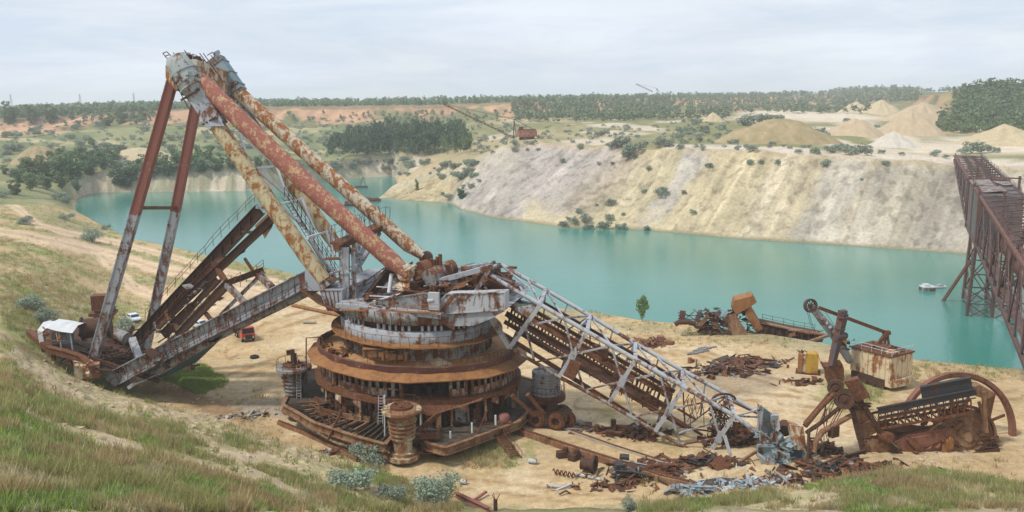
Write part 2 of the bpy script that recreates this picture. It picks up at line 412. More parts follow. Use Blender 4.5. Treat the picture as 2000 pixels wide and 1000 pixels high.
(I_UND, I_B1, I_B2, I_MID, I_TOE, I_BACK, I_BENCH, I_SHORE, I_BED1, I_BED2, I_AP, I_A, I_CREST, I_SB, I_FS, I_DT, I_E, I_FM, I_F, I_G, I_H) = range(21)
# soften profile kinks along distance and bearing, but keep water lines where they are
for _ in range(3):
    k = (SEG > I_B1) & (SEG < I_BED1 - .3)
    zs = ZZ.copy(); zs[1:-1] = (ZZ[:-2] + 2 * ZZ[1:-1] + ZZ[2:]) / 4; ZZ = np.where(k, zs, ZZ)
k = (SEG > I_B1) & (SEG < I_SHORE - .6)
for _ in range(24):
    zs = ZZ.copy(); zs[:, 1:-1] = (ZZ[:, :-2] + 2 * ZZ[:, 1:-1] + ZZ[:, 2:]) / 4; ZZ = np.where(k, zs, ZZ)
PX, PYY = project(XX, YY, ZZ)          # where each vertex is seen; surveyed markings below are laid out with it, then belong to the ground
def band(a, b, soft=.25): return sstep(a - soft, a + soft, SEG) * (1 - sstep(b - soft, b + soft, SEG))
# ---- relief
fore = sstep(I_B1, I_B2, SEG) * (1 - sstep(I_TOE - .25, I_TOE + .15, SEG))
n_big = fbm(XX, YY, 13, 4, 1) - .5; n_mid = fbm(XX, YY, 3.6, 4, 5) - .5; n_fine = fbm(XX, YY, 1.1, 3, 9) - .5
def polyd(px, py, pts):
    d = np.full(px.shape, 1e9)
    for (x0, y0), (x1, y1) in zip(pts[:-1], pts[1:]):
        dx, dy = x1 - x0, y1 - y0; t = np.clip(((px - x0) * dx + (py - y0) * dy) / (dx * dx + dy * dy), 0, 1)
        d = np.minimum(d, np.hypot(px - x0 - t * dx, py - y0 - t * dy))
    return d
def blob(cx, cy, rx, ry, rot=0.0, soft=.5, wob=.35):
    c, s = math.cos(R(rot)), math.sin(R(rot)); dx, dy = PX - cx, PYY - cy
    u = (dx * c + dy * s) / rx; v = (-dx * s + dy * c) / ry
    return 1 - sstep(1 - soft, 1 + soft, np.hypot(u, v) + wob * (n_mid + n_big) * 2)
vis = SEG < I_SHORE
mounds = np.zeros_like(ZZ)
for (x0, y0, x1, y1, w) in [(40, 700, 190, 790, 42), (190, 790, 420, 850, 30), (260, 740, 420, 830, 20), (400, 800, 640, 930, 34), (640, 930, 760, 985, 30), (560, 880, 700, 925, 18)]:
    mounds = np.maximum(mounds, 1 - sstep(.2, 1.2, polyd(PX, PYY, [(x0, y0), (x1, y1)]) / w + .5 * n_mid))
mounds *= (SEG < I_BACK) * fore
ZZ = ZZ + fore * (1.5 * n_big + .55 * n_mid * (1 + 1.5 * mounds) + .22 * n_fine * (1 + 3 * mounds) + .5 * mounds)
bench = band(I_TOE + .2, I_SHORE - .4, .3)
ZZ = ZZ + bench * (.5 * (fbm(XX, YY, 16, 3, 21) - .5) + .14 * n_mid + .07 * n_fine)
lefth = bench * sstep(-.40, -.47, T); ZZ = ZZ + lefth * (2.2 * (fbm(XX, YY, 22, 4, 31) - .5) + .8 * n_mid)
# spoil bank: rills down the slope
Q = .8 * XX - .6 * YY                               # distance along the far shore
slope = band(I_A, I_CREST, .08) * (T > -.152)
frac = np.clip(SEG - (I_A), 0, 1)
ri = fbm(Q + 2.5 * vnoise(XX / 40, YY / 40, 3), np.zeros_like(Q) + YY * .01, 5.5, 4, 41, .62) - .5
ri2 = fbm(Q, YY * .02, 16, 3, 43) - .5
env = np.sin(np.clip(frac, 0, 1) * math.pi) ** .7
ZZ = ZZ + slope * env * (3.8 * ri + 6.0 * ri2 + 1.5 * (fbm(XX, YY, 6, 4, 47) - .5))
crestn = band(I_CREST - .25, I_SB + .4, .25) * (T > -.12); ZZ = ZZ + crestn * 6.0 * (fbm(Q, YY, 24, 4, 51) - .5)
# left far bank: eroded white cliffs with gullies
cl = band(I_FS, I_DT, .12) * (T < -.12) * (1 - land)
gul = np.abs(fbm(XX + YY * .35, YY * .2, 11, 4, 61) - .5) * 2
ZZ = ZZ + cl * (7.0 * (.30 - gul)) * np.sin(np.clip(SEG - (I_DT - 1), 0, 1) * math.pi)
# terraces and hummocks behind
hum = band(I_DT - .1, I_E, .15); ZZ = ZZ + hum * ((5.0 + 8.0 * sstep(0, -.1, T)) * (fbm(XX, YY, 64, 4, 71) - .5) + 2.2 * (fbm(XX, YY, 17, 3, 75) - .5))
ZZ = ZZ + hum * sstep(-.05, .2, T) * 2.0 * (fbm(XX, YY, 60, 3, 76) - .5)
cliff = band(I_E, I_F - .05, .1)
g2 = np.abs(fbm(XX, YY * .15, 55, 4, 81) - .5) * 2
ZZ = ZZ + cliff * (-7.5 * np.clip(.42 - g2, 0, 1) * 2 + 2.5 * (fbm(XX, YY, 22, 3, 85) - .5))
plat = band(I_F + .05, I_H, .05); ZZ = ZZ + plat * 1.5 * (fbm(XX, YY, 200, 3, 91) - .5)
# ---- what the ground is made of (albedo), plus painted rill shade
def C3(r, g, b): return np.array([r, g, b])
def mixa(col, m, c): return col * (1 - m[..., None]) + np.asarray(c) * m[..., None]
SAND, SAND_L, SAND_D = C3(.50, .365, .205), C3(.60, .49, .33), C3(.40, .25, .115)
STRAW, GRASS, GRASS_G, CLAY = C3(.42, .36, .20), C3(.28, .27, .115), C3(.21, .27, .085), C3(.50, .39, .26)
col = np.ones(ZZ.shape + (3,)) * SAND
m1 = fbm(XX, YY, 9, 5, 101); m2 = fbm(XX, YY, 2.2, 4, 105); m3 = fbm(XX, YY, 40, 4, 109)
col = mixa(col, sstep(.45, .7, m1) * .6, SAND_L); col = mixa(col, sstep(.55, .75, m2) * .45, SAND_D)
# tyre tracks: thin parallel bands across the pit floor
trk = np.zeros_like(ZZ)
for pts, w in [([(450, 690), (520, 640), (650, 600)], 9), ([(430, 745), (560, 700), (640, 660)], 7), ([(1130, 790), (1300, 800), (1450, 772), (1700, 800), (1990, 770)], 8), ([(1180, 660), (1330, 690), (1560, 760), (1780, 830)], 6), ([(1250, 650), (1400, 700), (1600, 700)], 5), ([(880, 940), (1050, 960), (1300, 1000)], 10)]:
    d = polyd(PX, PYY, pts); trk = np.maximum(trk, (1 - sstep(.5, 1.6, np.abs(d - w) / 3.2)) * .8)
col = mixa(col, bench * trk * sstep(.3, .6, m2), SAND_D * .8)
col = mixa(col, bench * sstep(.0, 1.0, blob(1420, 745, 130, 28, 0, .5)) * .5, C3(.24, .20, .16))
col = mixa(col, bench * blob(400, 790, 130, 20, 22, .5) * .75, C3(.26, .155, .085))       # wet brown earth
col = mixa(col, bench * blob(520, 800, 60, 14, 8, .5) * .7, C3(.30, .26, .23))
col = mixa(col, bench * blob(1660, 765, 60, 30, 0, .6) * .6, GRASS_G)
col = mixa(col, bench * blob(1250, 830, 120, 22, 22, .6) * sstep(.45, .6, m2) * .6, GRASS)
col = mixa(col, bench * blob(960, 880, 130, 40, 0, .6) * sstep(.45, .62, m2) * .75, GRASS_G * .9)
# grass: foreground hill, left hillside, shore strips
gr = fore * sstep(.42, .58, fbm(XX, YY, 7, 4, 121) * .75 + fbm(XX, YY, 22, 3, 125) * .4 - .04)
gr = np.clip(gr * (1 - .95 * mounds), 0, 1)
base_h = mixa(np.ones(col.shape) * CLAY, sstep(.4, .65, m2), STRAW)
col = mixa(col, fore, [0, 0, 0]) + base_h * fore[..., None]
gcol = mixa(np.ones(col.shape) * GRASS, sstep(.45, .62, m1), STRAW * .85); gcol = mixa(gcol, sstep(.58, .7, fbm(XX, YY, 5, 3, 131)), GRASS_G)
col = col * (1 - (gr * .9)[..., None]) + gcol * (gr * .9)[..., None]
col = mixa(col, fore * (SEG < I_BACK) * blob(10, 1000, 95, 52, 0, .15), C3(.20, .10, .05))
lf = np.clip(lefth + band(I_BENCH + .12, I_BED1, .12) * sstep(-.10, -.20, T) * sstep(I_BENCH + .75 - 2.4 * np.clip(-T - .2, 0, .25), I_BENCH + .9 - 2.4 * np.clip(-T - .2, 0, .25), SEG), 0, 1)
lm = sstep(.34, .54, m3 * .5 + m1 * .5)
col = mixa(col, lf, C3(.47, .34, .19)); col = col * (1 - (lf * lm * .85)[..., None]) + gcol * (lf * lm * .85)[..., None]
sh = band(I_SHORE - .22, I_SHORE + .1, .1) * sstep(-.25, -.1, T); col = mixa(col, sh * sstep(.35, .55, m1) * .8, STRAW * .75)
# dirt roads on the left spur
roadm = np.zeros_like(ZZ)
for pts, w in [([(-60, 380), (0, 388), (40, 410), (75, 440), (130, 455), (220, 472), (330, 500), (430, 528), (560, 556)], 7), ([(-80, 450), (0, 454), (120, 476), (220, 497), (300, 522), (420, 545), (560, 585)], 11), ([(200, 500), (260, 560), (330, 590), (470, 600)], 12)]:
    d = polyd(PX, PYY, pts); m = (1 - sstep(.6, 1.25, d / w + .5 * (m2 - .5))) * (SEG > I_TOE) * (SEG < I_BED1); roadm = np.maximum(roadm, m)
    col = mixa(col, m * .95, C3(.62, .46, .31)); col = mixa(col, m * (1 - sstep(0, .35, d / w)) * .5, C3(.36, .27, .15))
lf = lf * (1 - roadm)
# spoil bank stripes by distance along the shore
keys = [(760, C3(.50, .39, .20)), (880, C3(.50, .40, .22)), (930, C3(.45, .395, .345)), (1120, C3(.44, .385, .34)), (1180, C3(.47, .385, .27)), (1230, C3(.55, .46, .285)), (1288, C3(.55, .46, .28)), (1300, C3(.50, .45, .38)), (1325, C3(.50, .45, .38)), (1345, C3(.54, .445, .265)), (1470, C3(.545, .45, .27)), (1495, C3(.56, .47, .32)), (1520, C3(.55, .46, .30)), (1570, C3(.54, .45, .285)), (1592, C3(.50, .45, .36)), (1660, C3(.49, .44, .35)), (1675, C3(.54, .46, .33)), (1700, C3(.47, .42, .33)), (1760, C3(.48, .42, .31)), (1800, C3(.41, .365, .29)), (1860, C3(.44, .395, .32)), (2000, C3(.48, .43, .34)), (2400, C3(.5, .42, .28))]
kq = []
for px, c in keys:
    i = np.argmin(np.abs(T - ray(px, 400).x / ray(px, 400).y)); j = np.argmin(np.abs(SEG[:, 0] - (I_CREST - .5))); kq.append((Q[j, i], c))
kq.sort(key=lambda k: k[0]); kx = np.array([k[0] for k in kq]); kc = np.array([k[1] for k in kq])
qw = Q + 11 * (fbm(XX, YY, 14, 4, 141) - .5)
bank = np.stack([np.interp(qw, kx, kc[:, i]) for i in range(3)], -1)
bank = bank * (1 + .55 * (ri[..., None])) * (1 + .5 * (fbm(Q * 1.3 + frac * 9, YY * .15 + frac * 14, 7, 4, 146)[..., None] - .5)) * (1 + .34 * (fbm(Q, YY * .08, 1.7, 3, 145)[..., None] - .5))  # rill streaks; hollows also darkened to stand in for their shade
bank = bank * .74 + .15 * bank.mean(-1, keepdims=True) * np.array([1.10, 1.01, .88]); bank = bank * (1 - .30 * sstep(.56, .68, fbm(XX, YY, 2.6, 4, 148)))[..., None] * (1 + .12 * sstep(.55, .7, fbm(XX, YY, 5.5, 3, 149)))[..., None]
bank = mixa(bank, sstep(.5, .75, frac + .3 * (m1 - .5)) * (PX < 1010) * .4, C3(.46, .42, .32))
bank = mixa(bank, (1 - sstep(.0, .30, frac + .5 * (m1 - .5))) * (PX > 1020) * (PX < 1300) * .8, C3(.53, .45, .28))
bankm = band(I_AP + .5, I_CREST, .12) * (T > -.155)
col = col * (1 - bankm[..., None]) + bank * bankm[..., None]
col = mixa(col, bankm * (1 - sstep(.012, .05, frac)) * (T > -.155), C3(.29, .235, .14))
wet = (1 - sstep(-3.6, -2.7, ZZ + .5 * n_mid)) * sstep(-7, -4.6, ZZ); col = mixa(col, wet * band(I_SHORE - .3, I_BED2, .05) * .75, C3(.20, .155, .095))
# plateau of the spoil, sand yards, terraces
pl = band(I_CREST + .1, I_E, .2) * sstep(-.16, -.05, T)
pcol = mixa(np.ones(col.shape) * C3(.37, .305, .175), sstep(.38, .56, fbm(XX, YY * .35, 45, 4, 151)), C3(.22, .215, .10)); pcol = mixa(pcol, sstep(.60, .72, fbm(XX, YY * .4, 30, 3, 155)), C3(.54, .46, .35))
col = col * (1 - pl[..., None]) + pcol * pl[..., None]
col = mixa(col, pl * sstep(.2, .3, T) * (1 - sstep(.2, 1.1, polyd(PX, PYY, [(1450, 228), (1620, 222), (1800, 290), (2000, 285)]) / 22 + .6 * (m3 - .5))), C3(.60, .51, .39))
col = mixa(col, pl * (1 - sstep(.3, 1.2, polyd(PX, PYY, [(1300, 291), (1440, 289), (1600, 300), (1880, 316), (2000, 318)]) / 9 + .8 * (m1 - .5))), C3(.58, .50, .40))
# left bank: cliffs and slopes
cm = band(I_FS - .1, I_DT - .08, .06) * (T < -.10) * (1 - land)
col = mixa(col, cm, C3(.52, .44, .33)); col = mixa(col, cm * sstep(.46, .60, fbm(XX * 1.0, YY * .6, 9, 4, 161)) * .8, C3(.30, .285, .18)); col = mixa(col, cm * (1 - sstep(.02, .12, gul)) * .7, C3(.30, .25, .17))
vg = np.clip(band(I_DT - .05, I_E + .1, .12) * (1 - sstep(-.17, -.03, T)) + land * band(I_BED1 - .4, I_DT, .3), 0, 1)
vcol = mixa(np.ones(col.shape) * C3(.25, .25, .125), sstep(.45, .62, fbm(XX, YY, 60, 4, 171)), C3(.15, .18, .085)); vcol = mixa(vcol, sstep(.58, .68, fbm(XX, YY, 35, 4, 175)), C3(.41, .35, .20))
col = col * (1 - vg[..., None]) + vcol * vg[..., None]
rc = band(I_E + .05, I_F, .1)
ccol = mixa(np.ones(col.shape) * (C3(.50, .30, .18) * (.72 + .56 * fbm(XX, YY * .1, 9, 3, 187))[..., None]), sstep(.50, .62, fbm(XX, YY * .5, 40, 4, 181) + .25 * (1 - np.clip((SEG - I_FM + 1), 0, 1) * .9)), C3(.19, .185, .085))
ccol = mixa(ccol, sstep(.93, .985, np.clip(SEG - (I_F - 1), 0, 1)) * (SEG > I_F - 1), C3(.09, .07, .05))
ccol = mixa(ccol, sstep(.28, .36, T) * (1 - sstep(.48, .52, T)) * .35, C3(.17, .17, .08))
col = col * (1 - rc[..., None]) + ccol * rc[..., None]
col = mixa(col, rc * sstep(.475, .50, T) * .92, C3(.13, .145, .06))
col = mixa(col, rc * sstep(.475, .485, T) * (1 - sstep(.505, .53, T)) * sstep(.5, .7, np.clip(SEG - I_FM, 0, 1)) * .8, C3(.36, .285, .14))
ft = band(I_F + .02, I_H + 1, .02); col = mixa(col, ft, C3(.13, .145, .065))
nr, nc = ZZ.shape
V = np.stack([XX, YY, ZZ], -1).reshape(-1, 3)
ii = (np.arange(nr - 1)[:, None] * nc + np.arange(nc - 1)[None, :]).ravel()
Fq = np.stack([ii, ii + 1, ii + nc + 1, ii + nc], 1)
gm, nt, b = newmat("ground")
at = N(nt, 'ShaderNodeAttribute', attribute_name='tint')
gv = objvec(nt); f1 = noise_node(nt, gv, .9, 6, .7); f2 = noise_node(nt, gv, 5.0, 4, .7); f3 = noise_node(nt, gv, .11, 5, .65)
gc = mixc(nt, 1.0, at.outputs['Color'], ramp(nt, f1, [(.25, .66), (.5, 1.0), (.75, 1.28)]), 'MULTIPLY')
gc = mixc(nt, 1.0, gc, ramp(nt, f2, [(.25, .74), (.5, 1.0), (.75, 1.24)]), 'MULTIPLY')
f5 = noise_node(nt, gv, 15.0, 3, .7); gc = mixc(nt, 1.0, gc, ramp(nt, f5, [(.3, .80), (.5, 1.0), (.7, 1.16)]), 'MULTIPLY')
gc = mixc(nt, 1.0, gc, ramp(nt, f3, [(.3, .86), (.7, 1.12)]), 'MULTIPLY')
nt.links.new(gc, b.inputs['Base Color']); b.inputs['Roughness'].default_value = .95; b.inputs['Specular IOR Level'].default_value = .1
bump(nt, b, mixc(nt, .4, f1, f2), .55, .25)
ground = mesh_np('terrain', V, Fq, gm); color_attr(ground.data, col.reshape(-1, 3)); tag(ground, kind='structure')
bpy.context.view_layer.update()
def hit(px, py):
    """where the line of sight through a surveyed pixel meets the ground"""
    ok, loc, nrm, idx = ground.ray_cast(Vector((0, 0, CAM_H)), ray(px, py).normalized(), distance=9000)
    return loc.copy() if ok else None
def gz(x, y):
    ok, loc, nrm, idx = ground.ray_cast(Vector((x, y, 400)), Vector((0, 0, -1)))
    return loc.z if ok else 0.0
# ---- the lake
wm, nt, b = newmat("lake_water")
wv = objvec(nt); wb = noise_node(nt, wv, 1.1, 3, .5); wb2 = noise_node(nt, objvec(nt, (.35, 1, 1)), .25, 3, .5)
wcol = noise_node(nt, wv, .012, 3, .5)
nt.links.new(ramp(nt, wcol, [(.35, (.038, .20, .162)), (.65, (.065, .24, .20))]), b.inputs['Base Color'])
b.inputs['Roughness'].default_value = .10; b.inputs['IOR'].default_value = 1.33; b.inputs['Specular IOR Level'].default_value = .5
wb3 = noise_node(nt, objvec(nt, (.5, 1, 1)), 2.6, 3, .6)
bump(nt, b, mixc(nt, .35, mixc(nt, .5, wb, wb2), wb3), .42, .22)
lk = MB(); lk.add([(-420, 130, WATER_Z), (520, 130, WATER_Z), (520, 760, WATER_Z), (-420, 760, WATER_Z)], [(0, 1, 2, 3)])
lake = lk.build('lake_water', wm); tag(lake, kind='structure')
# ================================================================== THE WRECKED EXCAVATOR
M['grey'] = rusty('grey_paint', (.36, .385, .42), .43, .45)
M['grey_pale'] = rusty('pale_grey_paint', (.44, .46, .49), .40, .5)
M['grey_dirty'] = rusty('dirty_grey_paint', (.28, .29, .29), .5, .5)
M['blue_grey'] = rusty('blue_grey_paint', (.24, .32, .345), .36, .4)
M['blue_dark'] = rusty('dark_blue_paint', (.07, .13, .19), .25, .4)
M['rust'] = rusty('rusted_steel', (.20, .105, .062), .72, .5)
M['rust_dark'] = rusty('dark_rusted_steel', (.075, .042, .032), .6, .5, rust=((.028, .018, .015), (.075, .036, .022), (.16, .07, .03)))
M['rust_orange'] = rusty('orange_rusted_steel', (.33, .155, .055), .5, .35, rust=((.10, .045, .024), (.24, .105, .04), (.38, .20, .085)))
M['rust_purple'] = rusty('purple_rusted_steel', (.145, .06, .047), .38, .6, rust=((.07, .03, .025), (.19, .07, .04), (.42, .32, .22)))
M['red'] = rusty('faded_red_paint', (.33, .115, .085), .42, .95, rust=((.22, .085, .04), (.46, .30, .15), (.60, .50, .33)))
M['red_leg'] = rusty('red_primer', (.27, .105, .08), .27, .4, rust=((.12, .05, .035), (.25, .11, .08), (.42, .34, .30)))
M['cream'] = rusty('cream_paint', (.52, .45, .28), .47, .75, rust=((.11, .045, .018), (.27, .105, .03), (.42, .20, .07)))
M['cream_pale'] = rusty('pale_cream_paint', (.56, .51, .39), .52, .85, rust=((.12, .045, .018), (.28, .10, .03), (.42, .19, .06)))
M['grey_green'] = rusty('grey_green_paint', (.36, .395, .385), .42, .45)
M['white_pipe'] = rusty('white_pipe_paint', (.62, .64, .66), .18, .8)
M['deck'] = rusty('deck_rust_and_sand', (.40, .185, .055), .50, .20, rust=((.16, .07, .03), (.36, .20, .09), (.55, .42, .26)))
M['cab_grey'] = rusty('cabin_paint', (.33, .325, .30), .54, .6)
M['cab_rust'] = rusty('cabin_rust', (.42, .34, .29), .55, .55, rust=((.10, .04, .025), (.20, .085, .045), (.32, .16, .08)))
M['jack'] = rusty('jack_paint', (.50, .45, .30), .60, .5, rust=((.10, .05, .03), (.24, .115, .06), (.36, .20, .10)))
M['dark'] = plain('shade_black', (.018, .016, .015), (.05, .04, .033), 1.0, .9)  # near black: shade of interiors and recesses put into the colour
M['sand'] = plain('loose_sand', (.44, .33, .19), (.56, .45, .29), 1.5, .95, .1)
M['tyre'] = plain('black_rubber', (.02, .02, .02), (.04, .038, .036), 3, .8)
M['cable'] = plain('old_cable', (.05, .03, .022), (.14, .065, .035), 3, .85)
M['steel_dark'] = rusty('dark_steel_paint', (.05, .052, .058), .42, .5, rust=((.03, .022, .02), (.08, .045, .035), (.15, .08, .05)))
TILT = .05
def tl(p): return Vector((p[0], p[1], p[2] - TILT * (p[0] - MC.x)))
def tiltmb(m): m.v = [tuple(tl(p)) for p in m.v]; return m
X = thing('bucket_wheel_excavator', 'giant rusty excavator wreck with round base, leaning red and cream tubes and fallen lattice boom', 'excavator', (MC.x, MC.y, 0))
def K(px, py, k): return PK(px, py, k)
def ellp(t, r, z, ky=.88): return Vector((MC.x + r * math.cos(t), MC.y + r * ky * math.sin(t), z))
def ring_e(m, prof, ky=.88, n=64, smooth=False, closed=False):
    L = len(prof); vs = []
    for j in range(n):
        t = 2 * math.pi * j / n
        for r, h in prof: vs.append(ellp(t, r, h, ky))
    fs = []
    for j in range(n):
        k = (j + 1) % n
        for i in range(L if closed else L - 1):
            i2 = (i + 1) % L; fs.append((j * L + i, k * L + i, k * L + i2, j * L + i2))
    return m.add(vs, fs, smooth)
rnd = random.Random(11)
def clutter(m, c, ext, n, smin=.2, smax=1.2, r=None, mixw=(.33, .55, .82)):
    """torn plates, bars, pipes and blocks thrown together inside a box of half-size ext"""
    r = r or rnd
    for i in range(n):
        p = Vector((c[0] + r.uniform(-1, 1) * ext[0], c[1] + r.uniform(-1, 1) * ext[1], c[2] + r.uniform(-1, 1) * ext[2]))
        s = r.uniform(smin, smax); kind = r.random()
        d = Vector((r.gauss(0, 1), r.gauss(0, 1), r.gauss(0, .35))).normalized()
        if kind < mixw[0]: m.beam(p - d * s, p + d * s, s * r.uniform(.08, .3), s * r.uniform(.08, .25))
        elif kind < mixw[1]: m.tube(p - d * s, p + d * s, s * r.uniform(.05, .2), n=7)
        elif kind < mixw[2]:
            e = d.cross(Vector((r.gauss(0, .5), r.gauss(0, .5), 1))).normalized()
            m.plate([p + d * s * r.uniform(.5, 1) + e * s * r.uniform(.3, .7), p - d * s * r.uniform(.5, 1) + e * s * r.uniform(.2, .7), p - d * s * r.uniform(.4, 1) - e * s * r.uniform(.3, .7) + Vector((0, 0, r.uniform(-.2, .2) * s)), p + d * s * r.uniform(.5, 1) - e * s * r.uniform(.2, .7)], .05)
        else: m.box(p, (s * r.uniform(.4, 1), s * r.uniform(.4, 1), s * r.uniform(.3, .8)), r.uniform(0, 3))
    return m
# ---------------- lower platform: polygon frame on columns
plat_px = [(552, 789), (575, 801), (612, 823), (690, 849), (752, 866), (766, 850), (822, 846), (834, 863), (870, 873), (1012, 822), (1048, 786), (1062, 760)]
def platz(px): return 2.9 - .045 * (px - 815) / 13.8
plat = [PZ(px, py, platz(px)) for px, py in plat_px]
back = [Vector((6.0, 128, 2.1)), Vector((-4, 137, 2.5)), Vector((-22, 139, 3.2)), Vector((-33, 132, 3.8))]
poly = plat + back
mb = MB(); n = len(poly)
for i in range(n):
    p, q = poly[i], poly[(i + 1) % n]
    d = (q - p).normalized(); inw = Vector((-d.y, d.x, 0)).normalized()
    mb.beam(p + Vector((0, 0, -.07)), q + Vector((0, 0, -.07)), .55, .10); mb.beam(p + Vector((0, 0, -1.03)), q + Vector((0, 0, -1.03)), .60, .10); mb.beam(p + inw * .1 + Vector((0, 0, -.55)), q + inw * .1 + Vector((0, 0, -.55)), .08, .86)
    L = (q - p).length
    for k in range(1, int(L / 1.7)):
        b = p.lerp(q, k * 1.7 / L); mb.box(b + Vector((0, 0, -.55)), (.07, .07, .9))
M['rust_tan'] = rusty('lichen_rust', (.30, .19, .11), .55, .6, rust=((.10, .045, .028), (.20, .095, .05), (.34, .20, .11)))
edge = mb.build('edge_beam', 'rust_tan', X)
mb = MB()
cen = Vector((MC.x, MC.y + 2, 2.6))
inner = [p + (cen - p) * .03 + Vector((0, 0, -.16)) for p in poly]
ins = [p + (cen - p) * .30 + Vector((0, 0, -.16)) for p in poly]
for i in range(n):
    j = (i + 1) % n
    if i in (0, 1, 2, 3):   # bare joists where the plating is gone
        for f in (.05, .25, .45, .65, .85): mb.beam(inner[i].lerp(inner[j], f), ins[i].lerp(ins[j], f), .22, .3)
        continue
    mb.plate([inner[i], inner[j], ins[j], ins[i]], .08)
mb.plate([p + Vector((0, 0, -.9)) for p in ins], .08)
M['dirt'] = plain('dirt_with_shade', (.035, .028, .022), (.115, .085, .06), 1.2, .95)  # dirt, darkened further so the colour carries the shade below the balcony
mb.build('platform_deck', 'dirt', X)
# walking base below the platform: inclined brown skirt plates
mb = MB()
for i in range(n):
    p, q = poly[i], poly[(i + 1) % n]
    a0 = p + (cen - p) * .10; a1 = q + (cen - q) * .10
    b0 = p + (cen - p) * .17; b1 = q + (cen - q) * .17
    for f0, f1 in ((.02, .48), (.52, .98)):
        mb.plate([Vector((*a0.lerp(a1, f0).xy, 1.75)), Vector((*a0.lerp(a1, f1).xy, 1.75)), Vector((*b0.lerp(b1, f1).xy, -.3)), Vector((*b0.lerp(b1, f0).xy, -.3))], .1)
mb.build('base_skirt', 'rust_tan', X)
# core of the base, coloured dark to stand for shaded bays under the balcony
mb = MB(); ring_e(mb, [(11.3, 2.0), (11.3, 6.6)], .9, 24); tiltmb(mb); mb.build('base_core', 'steel_dark', X)
mb = MB()
for j in range(22):
    t = 2 * math.pi * (j + .3) / 22; p = ellp(t, 10.2 + rnd.uniform(0, 2.6), 4.2); mb.box(p, (rnd.uniform(.4, 1.6), rnd.uniform(.4, 1.3), rnd.uniform(1.0, 3.6)), t)
    if j % 2: mb.beam(ellp(t, 10, 3), ellp(t + .25, 12.8, 6.2), .22)
clutter(mb, (-22, 114, 3.3), (4.5, 3.5, .6), 26, .3, 1.3); clutter(mb, (-4, 113, 3.3), (4.5, 3, .6), 26, .3, 1.1); clutter(mb, (-13, 111, 4.2), (6, 2, 1.4), 26, .2, .8)
tiltmb(mb); tag(mb.build('base_machinery', 'rust_dark', X), kind='stuff')
# the open frame under the balcony: joists, posts, struts, tanks, hanging plates
def el3(a, r, z): return tl(ellp(R(a), r, z, .9))
for a in range(186, 356, 7):
    m = MB(); r_ = 12.2 + rnd.uniform(-.5, .9); m.beam(el3(a, r_, 2.2), el3(a + rnd.uniform(-1, 1), r_, 6.5), rnd.choice([.28, .36, .5]), rnd.choice([.3, .45])); m.build('post', rnd.choice(['rust', 'rust_tan', 'rust_dark', 'grey_dirty']), X)
for a in range(192, 350, 13):
    m = MB(); m.beam(el3(a, 12.6, 2.4), el3(a + rnd.choice([-9, 9]), 13.2, 6.4), .26); m.build('strut', rnd.choice(['rust', 'rust_dark', 'rust_tan']), X)
for a, w_, h_, mt in ((198, 1.6, 2.2, 'grey_dirty'), (207, 1.2, 2.8, 'rust_dark'), (221, 2.2, 1.4, 'rust'), (236, 1.4, 2.6, 'grey_dirty'), (247, 1.5, 1.8, 'rust_dark'), (284, 1.8, 2.4, 'grey_dirty'), (300, 1.6, 3.0, 'grey_dirty'), (312, 1.3, 2.0, 'rust'), (322, 1.7, 2.6, 'rust_dark'), (335, 1.4, 2.0, 'grey_dirty')):
    m = MB(); p = el3(a, 12.4, 2.5); m.box(p + Vector((0, 0, h_ / 2)), (w_, .9, h_), R(a + 90)); m.build('machine_cabinet', mt, X)
for a in range(196, 250, 6):
    m = MB(); m.ibeam(el3(a, 11.2, 2.7), el3(a + 1.5, 17.0, 2.75), .28, .42, .06); m.build('joist', 'rust_tan', X)
for a0, a1, r_, z_ in ((196, 216, 14.8, 3.0), (214, 232, 15.8, 3.1), (228, 246, 14.2, 2.9), (200, 222, 13.2, 3.9), (225, 240, 13.0, 4.4)):
    m = MB(); m.beam(el3(a0, r_, z_), el3(a1, r_ - .8, z_ + .1), .9, .1); m.beam(el3(a0, r_, z_ + .3), el3(a1, r_ - .8, z_ + .5), .2, .5); m.build('catwalk', rnd.choice(['rust_tan', 'rust']), X)
for a in (205, 224, 238, 296, 318, 330):
    m = MB(); p, q = el3(a, 14.2, 6.0), el3(a + 5, 14.3, 6.0); m.plate([p, q, q - Vector((0, .1, rnd.uniform(.5, 1.4))), p - Vector((.1, 0, rnd.uniform(.4, 1.2)))], .06); m.build('hanging_plate', rnd.choice(['rust_tan', 'cab_rust', 'cream_pale']), X)
m = MB(); m.rail([el3(a, 16.0, 2.9) for a in (206, 210, 214, 218)], 1.2, 1.4, .05, wob=.15); m.build('platform_railing', 'rust_tan', X)
m = MB(); m.rail([el3(a, 16.4, 2.9) for a in (232, 236, 240)], 1.2, 1.4, .05, wob=.15); m.build('platform_railing', 'rust_tan', X)
